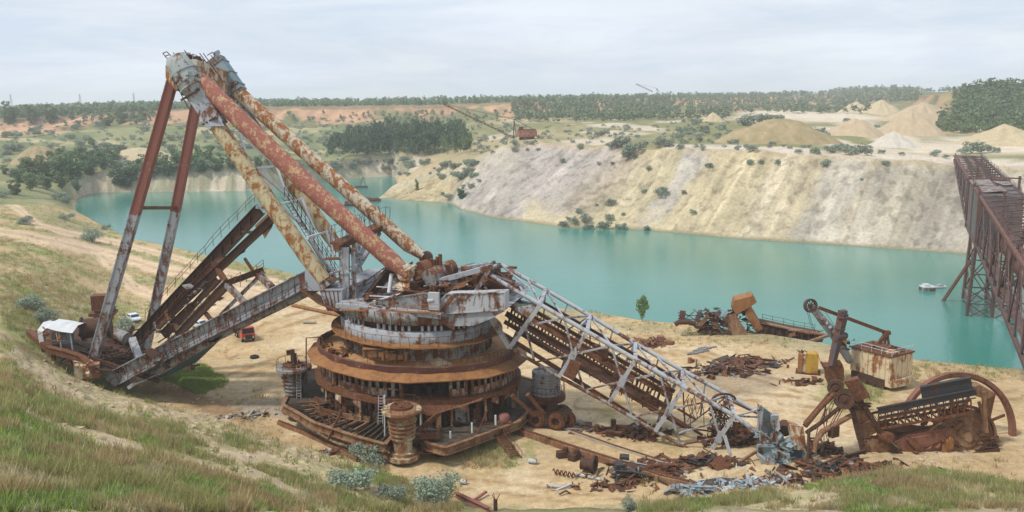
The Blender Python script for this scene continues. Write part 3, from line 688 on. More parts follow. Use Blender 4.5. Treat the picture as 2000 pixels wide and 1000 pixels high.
# balcony ring and columns
mb = MB(); ring_e(mb, [(9.0, 6.73), (14.6, 6.67), (14.65, 5.95), (14.35, 5.95), (14.3, 6.53), (9.0, 6.55)], .88, 56, closed=True); mb.v = [(x + rnd.gauss(0, .05), y + rnd.gauss(0, .05), z + rnd.gauss(0, .07)) for x, y, z in mb.v]
tiltmb(mb); mb.build('balcony', 'rust', X)
for j, (px, dz) in enumerate([(640, 0), (718, 0), (785, 0), (835, 0), (868, 0), (892, 0), (955, 0), (1010, 0), (1035, 0)]):
    ci = max(-1, min(1, (px - 815) / 203)); t = -math.acos(ci) if False else math.pi + math.acos(-ci)
    p = ellp(t, 14.0, 0); w = .62 if px in (868, 1010) else .34
    z0 = platz(px) - .1; z1 = 6.6 - TILT * (p.x - MC.x)
    m = MB()
    if w > .5: m.ibeam((p.x, p.y, z0), (p.x, p.y, z1), w, w)
    else: m.tube((p.x, p.y, z0), (p.x, p.y, z1), .17, n=8)
    m.build('column', 'rust_tan' if w > .5 else 'cream_pale', X)
for a_, b_, w in [((812, 845), (860, 805), .5), ((1000, 772), (1045, 812), .45), ((1030, 770), (1062, 808), .5), ((640, 860), (668, 800), .25), ((930, 855), (952, 800), .2)]:
    m = MB(); m.beam(PY(*a_, 108), PY(*b_, 109), w); m.build('brace', 'rust', X)
m = MB()
for k in range(9):
    t = math.radians(205 + k * 15); m.beam(ellp(t, 10.4, 6.5), ellp(t, 14.3, 6.5), .25, .45)
tiltmb(m); m.build('balcony_bracket', 'rust_dark', X)
# wide flaring apron right of the front jack, and a stray tank
m = MB(); m.plate([PY(822, 792, 107.6), PY(905, 790, 107.6), PY(945, 775, 107.8), PY(940, 782, 107.6), PY(840, 812, 107.2), PY(822, 808, 107.2)], .12); m.build('apron_plate', 'rust', X)
m = MB(); m.lathe(PY(985, 832, 112.5), [(0, 0), (.75, 0), (.75, 1.5), (.5, 1.7), (0, 1.75)], 14, smooth=True); m.box(PY(985, 832, 112.5) + Vector((0, -.4, .7)), (1.9, .3, .3)); m.build('red_motor', 'red_leg', X, 'orange red upright motor housing on the platform')
for px, py in ((880, 862), (922, 845), (968, 830)):
    m = MB(); b = PY(px, py, 106.5); m.tube(b, b + Vector((0, 0, 1.3)), .12, n=8); m.build('bollard', 'white_pipe', X)
# ---------------- cabin ring with window openings
mbg, mbr, mbf = MB(), MB(), MB(); WALL = {'left': MB(), 'right': MB(), 'back': MB()}
NS = 80; Zb, Zs, Zh, Zt = 6.75, 7.75, 8.85, 9.75
def pan(m, t0, t1, r, za, zb, th=.12):
    a, b = ellp(t0, r, 0), ellp(t1, r, 0); c, d = ellp(t0, r - th, 0), ellp(t1, r - th, 0)
    vs = [(p.x, p.y, z) for z in (za, zb) for p in (a, b, d, c)]
    m.add(vs, [(3, 2, 1, 0), (4, 5, 6, 7), (0, 1, 5, 4), (1, 2, 6, 5), (2, 3, 7, 6), (3, 0, 4, 7)])
def hdr(a, b, r, z0, z1=None, nm='window_header'): m = MB(); pan(m, a, b, r, z0, z1 or Zt); tiltmb(m); m.build(nm, 'cab_grey', X)
for i in range(NS):
    t0, t1 = math.pi + 2 * math.pi * i / NS, math.pi + 2 * math.pi * (i + 1) / NS; r = 13.75
    g = .012; k = i if i < 40 else -1
    if k == -1 or k <= 8 or k >= 38:
        w__ = WALL['back' if k == -1 else ('left' if k <= 8 else 'right')]; pan(w__, t0 + g, t1 - g, r, Zb, 8.7); pan(w__, t0 + g, t1 - g, r, 9.1, Zt)
    elif k == 9 or k == 27: hdr(t0 + g, t1 - g, r, Zh + .1)
    elif 19 <= k <= 24: pass
    elif k in (17, 18): hdr(t0 + g, t1 - g, r, 7.7, 7.9); hdr(t0 + g, t1 - g, r, Zh + .1)
    else:
        if rnd.random() < .75 or k > 24: m = MB(); pan(m, t0 + g, t1 - g, r, Zb, Zs); tiltmb(m); m.build('cabin_panel', 'cab_rust', X)
        else: hdr(t0 + g, t1 - g, r, Zb, Zs, 'cabin_panel')
        hdr(t0 + g, t1 - g, r, Zh)
    if not (20 <= k <= 24):
        pan(mbf, t0 - .016, t0 + .016, r + .05, Zb, Zt, .2)
for m, nm, mt in ((WALL['left'], 'cabin_wall', 'cab_grey'), (WALL['right'], 'cabin_wall', 'cab_grey'), (WALL['back'], 'cabin_wall', 'cab_grey'), (mbf, 'cabin_post', 'cab_grey')): tiltmb(m); m.build(nm, mt, X)
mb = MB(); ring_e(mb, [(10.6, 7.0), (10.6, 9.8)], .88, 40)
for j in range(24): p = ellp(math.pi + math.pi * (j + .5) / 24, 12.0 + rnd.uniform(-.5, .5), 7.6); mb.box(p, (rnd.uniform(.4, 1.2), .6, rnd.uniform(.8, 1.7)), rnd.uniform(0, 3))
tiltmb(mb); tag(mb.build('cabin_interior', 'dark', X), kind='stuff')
# ---------------- sloping eave, parapet, upper deck
mb = MB(); n_e = 18
vs = []
for j in range(n_e):
    t = 2 * math.pi * (j + .5) / n_e; wv = rnd.uniform(-.2, .2)
    for r, h in ((15.65, 9.45 + wv), (13.9, 10.2), (13.9, 10.02), (15.6, 9.30 + wv)): vs.append(ellp(t, r, h))
fs = [(j * 4 + i, ((j + 1) % n_e) * 4 + i, ((j + 1) % n_e) * 4 + (i + 1) % 4, j * 4 + (i + 1) % 4) for j in range(n_e) for i in range(4)]
mb.add(vs, fs); tiltmb(mb); mb.build('eave', 'rust_orange', X)
mb = MB(); ring_e(mb, [(13.95, 10.05), (14.15, 10.95), (14.0, 11.05), (13.75, 10.95), (13.65, 10.1)], .88, 72, closed=True)
mb.v = [(x + rnd.gauss(0, .05), y + rnd.gauss(0, .05), z + rnd.gauss(0, .04)) for x, y, z in mb.v]
tiltmb(mb); mb.build('parapet', 'rust_purple', X)
mb = MB(); ring_e(mb, [(13.9, 10.35), (12.2, 10.55), (11.0, 10.85), (9.6, 10.95)], .88, 72); tiltmb(mb); mb.build('upper_deck', 'deck', X)
for a0, a1 in ((188, 232), (246, 262), (268, 352)):
    mb = MB(); path = [tl(ellp(math.radians(a), 13.5, 10.45)) for a in range(a0, a1 + 1, 4)]
    mb.rail(path, 1.25, 2.0, .03, rails=(1.0,), wob=.12); mb.build('deck_railing', 'rust', X)
# hatch boxes on the deck
for px, py, open_ in ((735, 687, False), (772, 692, True)):
    p = PY(px, py + 8, 112.0); m = MB(); s = Vector((3.0, 1.9, 1.15))
    for dx in (-1, 1):
        for dy in (-1, 1): m.box(p + Vector((dx * s.x / 2, dy * s.y / 2, s.z / 2)), (.28, .28, s.z), .1)
    m.box(p + Vector((-.4, -.9, .5)), (1.2, .08, .8), .1); m.box(p + Vector((.8, -.92, .4)), (.7, .07, .6), .1)
    if open_: m.box(p + Vector((-.8, 0, s.z + .06)), (1.5, 2.1, .1), .1); m.box(p + Vector((1.55, 0, s.z - .1)), (.12, 2.1, .3), .1)
    else: m.box(p + Vector((0, 0, s.z + .06)), (3.4, 2.2, .1), .1)
    m.build('deck_hatch', 'rust_orange', X)
m = MB(); clutter(m, tl((-23.2, 116.5, 10.9)), (2.2, 1.6, .25), 12, .3, 1.1); clutter(m, tl((-26, 120, 10.8)), (.8, 1.8, .2), 7, .4, 1.0); tag(m.build('deck_scrap', 'rust', X), kind='stuff')
# ---------------- turntable drum
mb = MB(); ring_e(mb, [(10.3, 10.9), (10.3, 13.4)], .92, 64)
for j in range(40): t = 2 * math.pi * j / 40; p = ellp(t, 10.38, 12.1, .92); mb.box(p, (.16, .12, 2.4), t)
tiltmb(mb); mb.build('turntable_base', 'grey_dirty', X)
mb = MB(); ring_e(mb, [(9.8, 13.58), (12.0, 13.5), (12.02, 13.3), (9.8, 13.36)], 1.0, 80, closed=True)
mb.v = [(x, y, z + .06 * math.sin(x * 1.7) + rnd.gauss(0, .02)) for x, y, z in mb.v]
tiltmb(mb); mb.build('ring_walkway', 'rust_orange', X)
mb = MB(); path = [tl(ellp(math.radians(a), 11.85, 13.5, 1.0)) for a in range(205, 350, 6)]; mb.rail(path, 1.3, 1.25, .035, rails=(1.0,), wob=.05); mb.build('walkway_railing', 'rust', X)
mb = MB(); ring_e(mb, [(10.6, 13.55), (10.75, 15.1), (10.2, 15.15)], 1.0, 80, True); tiltmb(mb); mb.build('turntable_collar', 'grey', X)
mb = MB(); ring_e(mb, [(9.7, 15.1), (9.7, 17.3)], 1.0, 64); tiltmb(mb); mb.build('roller_race', 'rust_dark', X)
mb = MB()
for j in range(76):
    t = 2 * math.pi * j / 76
    if rnd.random() < .8: mb.tube(tl(ellp(t, 10.25, 15.2, 1.0)), tl(ellp(t, 10.25, 15.9, 1.0)), .19, n=8)
tag(mb.build('rollers', 'grey_pale', X), kind='stuff')
mb = MB(); ring_e(mb, [(9.9, 16.15), (10.9, 16.1), (11.0, 17.75), (9.9, 17.75)], 1.0, 72, True, closed=True)
for j in range(60):
    t = 2 * math.pi * j / 60; mb.box(ellp(t, 11.0, 16.95, 1.0), (.14, .1, 1.5), t)
tiltmb(mb); mb.build('upper_turntable', 'grey_dirty', X)
# ---------------- slewing platform and its girders
mb = MB()
front = [(655, 596), (668, 606), (735, 614), (858, 612)]
pf = [PK(px, py, -10.2) for px, py in front]; pb = [p + MB_ * 20.0 for p in pf]
zt = 17.9
top = [Vector((p.x, p.y, tl((p.x, p.y, zt)).z)) for p in pf] + [Vector((p.x, p.y, tl((p.x, p.y, zt)).z)) for p in reversed(pb)]
mb.prism([p + Vector((0, 0, -.55)) for p in top], (0, 0, .55)); mb.build('slewing_platform', 'grey', X)
m = MB(); m.beam(pf[1] + Vector((0, -.16, .1)), pf[3] + Vector((0, -.16, .1)), .35, .18); m.rail([p + Vector((0, 0, .1)) for p in pf[1:]], 1.0, 1.4, .035, wob=.1); m.build('platform_kerb', 'rust_orange', X)
def girder(name, face, k, depth, mat, ribs=6, label=None, lip=True):
    """box girder from its near face (pixels on plane k)"""
    pts = [K(x, y, k) for x, y in face]; m = MB(); m.prism(pts, MB_ * depth)
    if lip:
        for i in range(len(pts)):
            p, q = pts[i], pts[(i + 1) % len(pts)]
            m.beam(p - MB_ * .06, q - MB_ * .06, .14, .14)
    o = m.build(name, mat, X, label)
    if ribs:
        r_ = MB(); a, b, c, d = pts[0], pts[1], pts[2], pts[-1]
        for i in range(1, ribs): f = i / ribs; r_.beam(a.lerp(b, f) - MB_ * .05, d.lerp(c, f) - MB_ * .05, .09, .09)
        r_.build('rib', 'rust' if rnd.random() < .6 else mat, o)
    return o
girder('side_girder', [(872, 574), (986, 571), (986, 605), (862, 613), (862, 585)], -8.0, 2.0, 'grey_pale', 8)
girder('side_girder', [(855, 613), (985, 607), (960, 621), (925, 635), (884, 636)], -7.8, 15.5, 'grey', 0, lip=True)
girder('side_girder', [(942, 552), (1017, 556), (1017, 585), (942, 588)], 5.0, 1.8, 'grey', 6)
girder('side_girder', [(625, 566), (668, 566), (668, 606), (640, 606)], -8.0, 15.0, 'grey', 5)
girder('front_panel', [(735, 586), (830, 572), (860, 585), (860, 609), (735, 611)], -8.6, .3, 'grey_dirty', 9)
girder('back_panel', [(690, 533), (800, 528), (800, 575), (690, 575)], 7.0, .3, 'grey_dirty', 9)
m = MB(); m.plate([K(600, 572, -7), K(660, 603, -7), K(672, 618, -7), K(672, 612, 7), K(640, 590, 7), K(600, 562, 7)], .3); m.build('underside_plate', 'rust_dark', X)
m = MB(); pp = [K(588, 565, -8.3), K(625, 592, -8.3), K(660, 606, -8.3)]; m.beam(pp[0], pp[1], .9, .12); m.beam(pp[1], pp[2], .9, .12); m.rail(pp, 1.1, 1.0, .035); m.build('side_walkway', 'rust', X)
# pylon frame: two column pairs with a crosshead
for k, tp in ((-6.5, (673, 482, 673, 604)), (6.5, (697, 440, 694, 572))):
    m = MB(); m.beam(K(tp[0], tp[1], k), K(tp[2], tp[3], k), 1.25, 1.0, (0, 1, 0)); a = K(tp[0], (tp[1] * .6 + tp[3] * .4), k); m.beam(a - Vector((0, 0, .12)), a + Vector((0, 0, .12)), 1.5, 1.3, (0, 1, 0))
    m.build('pylon_column', 'grey_pale', X)
for (x0, y0, k0), (x1, y1, k1), w in [((693, 600, -6.0), (690, 485, -6.0), .55), ((694, 520, -6.3), (724, 458, 5.5), .5), ((678, 478, -6.4), (702, 520, -4), .35), ((702, 520, 0), (742, 455, 6.3), .4), ((690, 470, -3), (706, 530, -2), .3), ((700, 605, -6), (672, 540, -6.5), .3), ((660, 490, -6), (640, 440, 2), .2)]:
    m = MB(); m.beam(K(x0, y0, k0), K(x1, y1, k1), w); m.build('pylon_brace', 'grey', X)
m = MB(); a, b = K(657, 476, -7.5), K(750, 436, 8.0); m.beam(a, b, 1.9, .35); m.beam(a - Vector((0, 0, .5)), b - Vector((0, 0, .5)), 1.0, .7); m.build('crosshead', 'rust', X)
m = MB(); d = MA * .9; m.rail([a + d, b + d], 2.6, 1.6, .04, rails=(1.0,), wob=.25); m.rail([a - d, b - d], 2.4, 1.6, .04, rails=(1.0, .5), wob=.25); m.build('crosshead_railing', 'rust_dark', X)
m = MB(); m.rail([K(640, 500, -7.5), K(655, 500, -7.5), K(670, 506, -7.5)], 1.3, .7, .04); m.box(K(650, 505, -7), (2.2, 1.5, .15)); m.build('landing', 'rust', X); m = MB(); m.box(K(655, 545, -7), (2, 1.5, .15)); m.rail([K(643, 545, -7.8), K(672, 548, -7.8)], 1.3, .7, .04); m.build('landing', 'rust', X)
# ---------------- torn machinery on the slewing platform
m = MB(); m.ibeam(K(700, 604, -5.5), K(778, 508, -2.5), 1.6, 1.1, .14); m.build('fallen_girder', 'rust_dark', X)
for i, (p, q, r) in enumerate([((697, 598, -7.5), (786, 573, -6.5), .13), ((760, 572, -6.5), (765, 535, -5.5), .3), ((715, 578, -6), (770, 580, -6), .1), ((735, 560, -6), (778, 563, -5), .09), ((750, 600, -8.5), (800, 560, -7), .08), ((700, 560, -6), (752, 522, -3), .07), ((752, 522, -3), (756, 530, -3), .07), ((700, 562, -2), (752, 540, 1), .07), ((765, 545, -5), (806, 512, -4), .15)]):
    m = MB(); m.tube(K(*p), K(*q), r, n=8); m.build('loose_pipe', 'white_pipe' if i < 4 else 'rust_dark', X)
m = MB(); m.plate([K(766, 560, -7), K(785, 548, -6), K(800, 548, -6), K(800, 568, -7)], .08); m.plate([K(772, 566, -7.2), K(800, 555, -6.4), K(798, 572, -7.2)], .08); m.plate([K(735, 590, -8.4), K(772, 575, -8), K(784, 600, -8.4)], .08); m.build('torn_sheet', 'cream_pale', X)
m = MB(); m.box(K(812, 582, -4.5), (3.2, 3.0, 2.6), -.28); m.box(K(805, 560, -4), (2.4, 2.0, .6), -.2); m.box(K(790, 590, -6.4), (2.0, 1.2, 1.0), .5)
for k in range(9): m.box(K(812 + 6 * k, 531 - 3 * k, -2.5), (.3, .5, .9 + .3 * (k % 3)), rnd.uniform(0, 1))
m.plate([K(800, 605, -8), K(815, 570, -7), K(838, 565, -7), K(806, 612, -8)], .1); m.build('winch_house', 'rust', X)
m = MB(); m.tube(K(815, 545, -3.5), K(885, 522, 1.5), 1.15, n=16); m.tube(K(840, 552, -4), K(862, 540, -2), .8, n=14); m.tube(K(822, 532, -3), K(838, 527, -2), 1.5, n=16); m.build('winch_drum', 'rust', X)
m = MB(); m.tube(K(838, 544, -4.4), K(872, 528, -.8), 1.25, n=18); m.build('drum_casing', 'grey_dirty', X)
m = MB(); clutter(m, K(870, 560, -3), (6.5, 4.0, 1.6), 110, .3, 1.8); clutter(m, K(790, 580, -3), (5, 4, 1.0), 60, .3, 1.5); clutter(m, K(920, 545, 1), (5.5, 4.0, 1.4), 70, .3, 2.2); tag(m.build('torn_machinery', 'rust', X), kind='stuff')
m = MB(); clutter(m, K(840, 595, -7.5), (7.5, 1.0, .8), 40, .2, 1.0); clutter(m, K(760, 590, -5), (4, 3, .8), 26, .3, 1.3); tag(m.build('torn_plating', 'grey_dirty', X), kind='stuff')
m = MB(); m.box(K(848, 588, -8.9), (1.5, .5, 2.3), -.28); m.tube(K(836, 588, -9), K(848, 586, -9), .3, n=10); m.build('control_cabinet', 'grey_pale', X)
m = MB(); m.plate([K(862, 605, -8.4), K(880, 578, -8.4), K(893, 574, -8.4), K(866, 612, -8.4)], .1); m.beam(K(838, 607, -8.5), K(884, 640, -8.9), .5, .4); m.build('bent_plate', 'rust', X)
# collapsed A-frame feet of the boom hoist
for p, q, w in [((858, 548, -4), (962, 520, -3.5), .8), ((862, 530, 2), (968, 514, 3.5), .6), ((958, 522, -3.5), (925, 575, -4), .7), ((955, 520, 3), (952, 560, 3), .6), ((958, 524, -3.5), (975, 516, 3.5), .5), ((880, 545, -3), (893, 560, -3.2), .8), ((890, 525, 3), (960, 517, 3), .35)]:
    m = MB(); m.beam(K(*p), K(*q), w, w * .8); m.build('hoist_frame', 'grey', X)
m = MB(); m.tube(K(955, 535, -3.5), K(972, 520, 3.5), .35, n=10); m.tube(K(955, 520, -3), K(965, 512, 3), .25, n=8); clutter(m, K(958, 525, 0), (1.2, 3.5, .5), 14, .3, .9); m.build('hinge', 'rust_dark', X)
# ---------------- jack towers
def jack(name, c, top, mat, r=1.0, label=None, ribs=5):
    m = MB(); h = top
    m.lathe(c, [(1.95 * r, 0), (2.0 * r, .15), (2.0 * r, .6), (1.7 * r, .65), (1.7 * r, 1.05), (1.2 * r, 1.1), (1.2 * r, h * .40)], 28)
    z = h * .40; prof = []
    for i in range(ribs):
        f = 1.3 + .06 * i
        prof += [(f * r, z), ((f + .28) * r, z + .02), ((f + .28) * r, z + .22), (f * r, z + .24)]; z += h * .40 / ribs
    prof += [(1.6 * r, z), (1.75 * r, h * .86)]
    m.lathe(c, [(1.2 * r, h * .40)] + prof, 28)
    m.lathe(c, [(1.6 * r, h * .86), (2.5 * r, h * .9), (2.5 * r, h * .95), (2.3 * r, h * .965), (0, h * .965)], 28)
    o = m.build(name, mat, X, label)
    t_ = MB(); t_.lathe(c, [(.0, h), (1.2 * r, h), (1.25 * r, h * .96)], 20); t_.lathe(c + Vector((0, 0, h * .965)), [(1.4 * r, 0), (1.4 * r, .3), (1.25 * r, .3), (1.25 * r, 0)], 20)
    for a in range(3): t_.tube(c + Vector((.9 * r * math.cos(a * 2.1), .9 * r * math.sin(a * 2.1), h * .96)), c + Vector((.9 * r * math.cos(a * 2.1 + .9), .9 * r * math.sin(a * 2.1 + .9), h * .96 + .7)), .12, n=7)
    t_.build('jack_cap', 'rust', o)
    g = MB(); g.rail([c + Vector((2.4 * r * math.cos(a), 2.4 * r * math.sin(a), h * .955)) for a in np.linspace(.3, 5.6, 9)], 1.0, 1.6, .035, wob=.12, rails=(1.0,)); g.build('jack_railing', 'rust_dark', o)
    return o
jf = Vector((-14.0, 105.2, .5)); jl = Vector((-31.2, 121.2, 1.1)); jr = Vector((4.6, 120.0, 1.4))
jack('jack_tower', jf, 6.9, 'jack', 1.0, 'front jack tower with yellow and white paint under orange rust')
jack('jack_tower', jl, 7.0, 'grey_dirty', 1.0, 'left jack tower, dirty grey with a dark rusty cap')
m = MB(); m.lathe(jr, [(0, 5.6), (2.0, 5.6), (2.05, 5.4)] + sum([[(1.95, z + .34), (2.05, z + .17), (1.95, z)] for z in np.arange(5.0, 2.3, -.4)], []) + [(2.0, 2.2)], 28); o = m.build('jack_tower', 'grey', X, 'right jack tower, pale grey ribbed cylinder above the rail bogie')
m = MB(); m.lathe(jr, [(2.0, 2.3), (2.7, 2.1), (2.7, 1.5), (1.5, .9), (.9, .7), (.9, -.4)], 24); m.rail([jr + Vector((2.6 * math.cos(a), 2.6 * math.sin(a), 2.1)) for a in np.linspace(-2.6, .8, 8)], 1.6, 1.2, .04, wob=.08); m.build('jack_collar', 'rust', o)
m = MB(); m.box(PY(572, 700, 121), (.5, .5, 2.6)); m.box(PY(566, 688, 121), (.9, .5, .6), .4); m.tube(PY(577, 712, 121), PY(577, 690, 121), .18, n=8); m.build('valve_post', 'rust_dark', X)
m = MB(); m.ladder(PY(584, 800, 119.6), PY(583, 715, 119.6), .6); m.build('jack_ladder', 'white_pipe', X)
m = MB(); m.ladder(PY(743, 828, 107), PY(744, 772, 107.2), .6); m.tube(PY(752, 865, 107), PY(751, 772, 107), .11, n=7); m.build('balcony_ladder', 'white_pipe', X)
m = MB(); pts = [PY(598, 735, 120), PY(598, 660, 120), PY(625, 658, 120), PY(625, 668, 120)]
m.pipe(pts, .1, 6); m.build('vent_pipe', 'rust', X)
# small side basket of the front jack
m = MB(); c = Vector((-10.6, 105.6, 1.2)); m.box(c, (2.2, 1.6, .15)); m.rail([c + Vector(v) for v in ((-1, -.8, 0), (1, -.8, 0), (1, .8, 0))], 1.2, .8, .05); m.box(c + Vector((0, 0, 2.0)), (2.4, 1.4, .25)); m.rail([c + Vector((x_, y_, 2.1)) for x_, y_ in ((-1.1, -.7), (1.1, -.7), (1.1, .7))], 1.1, .8, .05); m.build('jack_basket', 'rust', X)
# rail bogie on the right
mo = MB(); c0 = PZ(1078, 838, 0)
axd = Vector((-.35, -.94, 0)); alo = Vector((.94, -.35, 0)) * 1.0
mo.box(c0 + Vector((0, 1.2, 1.9)), (5.2, 2.2, .9), -.35); mo.box(c0 + Vector((-.9, .8, 1.3)), (1.2, 1.9, 1.4), -.35); mo.tube(c0 + Vector((0, 1.4, 2)), c0 + Vector((0, 1.4, 3.4)), .9, n=14)
bog = mo.build('bogie_frame', 'rust_dark', X)
for dx, dy, rr in ((-2.1, .5, 1.25), (.6, -.3, 1.22), (2.0, .3, 1.2), (-2.4, 2.6, 1.2), (1.6, 2.6, 1.2)):
    c = c0 + Vector((dx, dy, rr)); m = MB()
    m.lathe(c, [(.55, -.5), (.55, .42), (.72, .5), (rr * .78, .5), (rr * .8, .36), (rr, .34), (rr, -.12), (rr * 1.08, -.14), (rr * 1.08, -.34), (rr * .6, -.4), (.55, -.5)], 26, axis=axd); m.build('bogie_wheel', 'rust', bog)
    m = MB(); m.lathe(c, [(0, -.2), (.54, -.2), (.54, .1), (0, .1)], 18, axis=axd); m.build('axle_end', 'rust_dark', bog)
m = MB(); st0, st1 = PY(968, 838, 111), PZ(1010, 898, 0); s_ = Vector((.6, .2, 0))
m.beam(st0 - s_, st1 - s_, .12, .35); m.beam(st0 + s_, st1 + s_, .12, .35)
for i in range(1, 15): p = st0.lerp(st1, i / 15); m.beam(p - s_, p + s_, .3, .06)
m.tube(st0 + s_ + Vector((0, 0, 1)), st1 + s_ + Vector((0, 0, 1)), .035, n=4)
for f in (0, .33, .66, 1): p = st0.lerp(st1, f) + s_; m.tube(p, p + Vector((0, 0, 1)), .03, n=4)
m.build('boarding_stair', 'rust', X)
# ---------------- pylon: heads, legs, masts, stay tubes
NK, FK = -6.5, 6.5
m = MB(); h0, h1 = K(341, 112, NK), K(400, 208, NK); ax = (h1 - h0)
m.pipe([h0.lerp(h1, f) for f in (0, .07, .2, .45, .62, .64, .78, .95)], [1.2, 1.55, 1.7, 1.78, 1.75, 1.6, 1.5, 1.2], 16)
dirn = ax.normalized()
for f in (.3, .48, .6): m.pipe([h0.lerp(h1, f), h0.lerp(h1, f + .025)], 1.92, 16)
for k in range(8):
    t = k * .8; side = dirn.cross(Vector((0, 0, 1))).normalized(); up_ = side.cross(dirn); o_ = (side * math.cos(t) + up_ * math.sin(t)) * 1.85
    m.box(h0.lerp(h1, .36 + .08 * (k % 3)) + o_, (.7, .6, .5), k)
m.build('pylon_head', 'grey_green', X, 'nearer pylon head, a fat riveted barrel where the legs meet')
m = MB(); m.plate([K(352, 178, NK), K(332, 152, NK), K(332, 128, NK), K(358, 128, NK), K(366, 160, NK)], 1.9); m.build('leg_shoe', 'cream_pale', X)
m = MB(); g0, g1 = K(418, 118, FK), K(462, 182, FK); m.beam(g0, g1, 2.8, 2.6, (0, 1, 0)); m.beam(K(425, 150, FK - .4), K(448, 188, FK - .4), 2.6, 2.4, (0, 1, 0))
for f in (.15, .5, .85): p = g0.lerp(g1, f); m.beam(p, p + (g1 - g0).normalized() * .15, 3.1, 2.9, (0, 1, 0))
m.beam(g0 + Vector((0, 0, .9)), g0 + Vector((.9, 0, 1.3)), .5); m.build('pylon_head', 'blue_grey', X, 'farther pylon head, boxy blue grey casting with pulley holes')
m = MB(); m.beam(K(372, 130, NK + 2), K(432, 152, FK - 1.5), 1.8, 2.0); m.beam(K(380, 160, NK + 1.8), K(440, 172, FK - 1.3), 1.1, 1.4); m.build('head_crossbeam', 'cream_pale', X)
m = MB()
for p, q in [((318, 104), (338, 128)), ((326, 101), (346, 122)), ((318, 104), (326, 101)), ((322, 110), (331, 107)), ((338, 103), (360, 118)), ((352, 103), (372, 104)), ((360, 98), (378, 122)), ((390, 104), (420, 145)), ((397, 104), (424, 142)), ((408, 120), (436, 160)), ((412, 108), (424, 122)), ((328, 116), (340, 130)), ((405, 108), (415, 102)), ((346, 170), (362, 200)), ((362, 200), (372, 216)), ((350, 176), (360, 168))]:
    m.tube(K(*p, 0), K(*q, 0), .07, n=5)
m.build('head_railing', 'rust_dark', X)
for p in ((368, 112), (385, 116)): m = MB(); m.lathe(K(*p, -2), [(0, -.5), (.55, -.4), (.6, 0), (.55, .4), (0, .5)], 10); m.build('signal_lamp', 'rust_dark', X); m = MB(); m.rail([K(380, 128, -3), K(405, 142, 3), K(430, 160, 5)], 1.6, 1.2, .05, wob=.1); m.build('head_railing', 'rust_dark', X)
m = MB(); m.plate([K(366, 186, NK - .5), K(388, 172, NK - 1.6), K(394, 178, NK + 1), K(372, 196, NK + 1.5)], .25); m.plate([K(353, 196, NK - 1.4), K(384, 178, NK - 1.8), K(388, 186, NK + 1.4), K(360, 192, NK + 1.8)], .3); m.plate([K(395, 244, NK - 1.2), K(422, 228, NK - 1.4), K(426, 236, NK + 1.2), K(400, 242, NK + 1.3)], .25); m.plate([K(455, 246, FK - 1.2), K(470, 238, FK - 1.4), K(474, 246, FK + 1.2)], .25); m.build('hood_plate', 'rust_dark', X)
for k, pts in ((NK, [(337, 158), (264, 418), (181, 706)]), (FK, [(383, 205), (343, 412), (283, 690)])):
    for (p, q, mt, nm) in ((pts[0], pts[1], 'red_leg', 'pylon_leg'), (pts[1], pts[2], 'grey', 'pylon_leg')):
        m = MB(); a, b = K(*p, k), K(*q, k); m.beam(a, b, 1.3, 1.2, (0, 1, 0))
        for f in np.arange(.12, 1, .22): c = a.lerp(b, f); m.beam(c, c + (b - a).normalized() * .12, 1.37, 1.27, (0, 1, 0))
        for s_ in (-1, 1):
            off = Vector((.0, -.62, 0)); sd_ = Vector((s_ * .58, 0, 0)); m.beam(a + sd_ + off, b + sd_ + off, .16, .12, (0, 1, 0))
        m.build(nm, mt, X, 'upper leg length in red primer' if mt == 'red_leg' else 'lower leg length in worn grey paint')
m = MB(); m.beam(K(265, 406, NK), K(345, 406, FK), .55, .5); m.build('leg_crossbar', 'rust', X)
def tube_part(name, pts, k, rad, mat, n=20, label=None, bands=0):
    P = [K(x, y, k) for x, y in pts]; m = MB()
    m.pipe(P, rad, n)
    for i in range(bands): f = (i + 1) / (bands + 1); a, b = P[1], P[-2]; c = a.lerp(b, f); m.pipe([c, c + (b - a).normalized() * .14], rad[len(rad) // 2] * 1.02 if hasattr(rad, '__len__') else rad * 1.02, n)
    return m.build(name, mat, X, label)
m = MB(); a, b = K(388, 188, NK), K(427, 246, NK); m.beam(a, b, 2.3, 2.1, (0, 1, 0)); m.plate([a + Vector((0, -1.2, 0)), a + Vector((2, -1.2, -1)), b + Vector((1.2, -1.2, 0)), b + Vector((-.8, -1.2, 0))], .1); m.build('mast_socket', 'grey', X)
tube_part('mast_tube', [(418, 236), (432, 256), (600, 502), (634, 548)], NK, [1.08, 1.1, 1.14, 1.0], 'cream', label='nearer cream mast tube blotched with orange rust', bands=5)
tube_part('mast_tube', [(432, 158), (500, 258), (545, 322)], FK, [1.1, 1.15, 1.15], 'grey_green', label='pale grey green upper length of the farther mast tube')
tube_part('mast_tube', [(543, 319), (560, 343), (640, 455), (662, 488)], FK, [1.15, 1.18, 1.1, .9], 'cream', label='lower cream length of the farther mast tube', bands=3)
tube_part('stay_tube', [(386, 150), (398, 162), (430, 196), (600, 360), (770, 514), (782, 523), (797, 538)], NK + .6, [.82, 1.08, 1.22, 1.25, 1.18, .92, .78], 'red', 24, 'thick faded red stay tube flecked with cream')
tube_part('stay_tube', [(442, 160), (456, 172), (620, 320), (798, 480), (812, 490), (828, 500)], FK, [.95, 1.06, 1.07, 1.04, .82, .68], 'cream_pale', 20, 'thinner pale stay tube streaked with rust, its lower end hanging free')
m = MB(); p = K(832, 503, FK); m.lathe(p, [(.3, -.5), (.95, -.45), (.95, .45), (.3, .5)], 16, axis=MB_); m.plate([K(824, 496, FK - .4), K(838, 500, FK - .4), K(838, 512, FK - .4), K(828, 508, FK - .4)], .2); m.build('stay_fork', 'rust_dark', X)
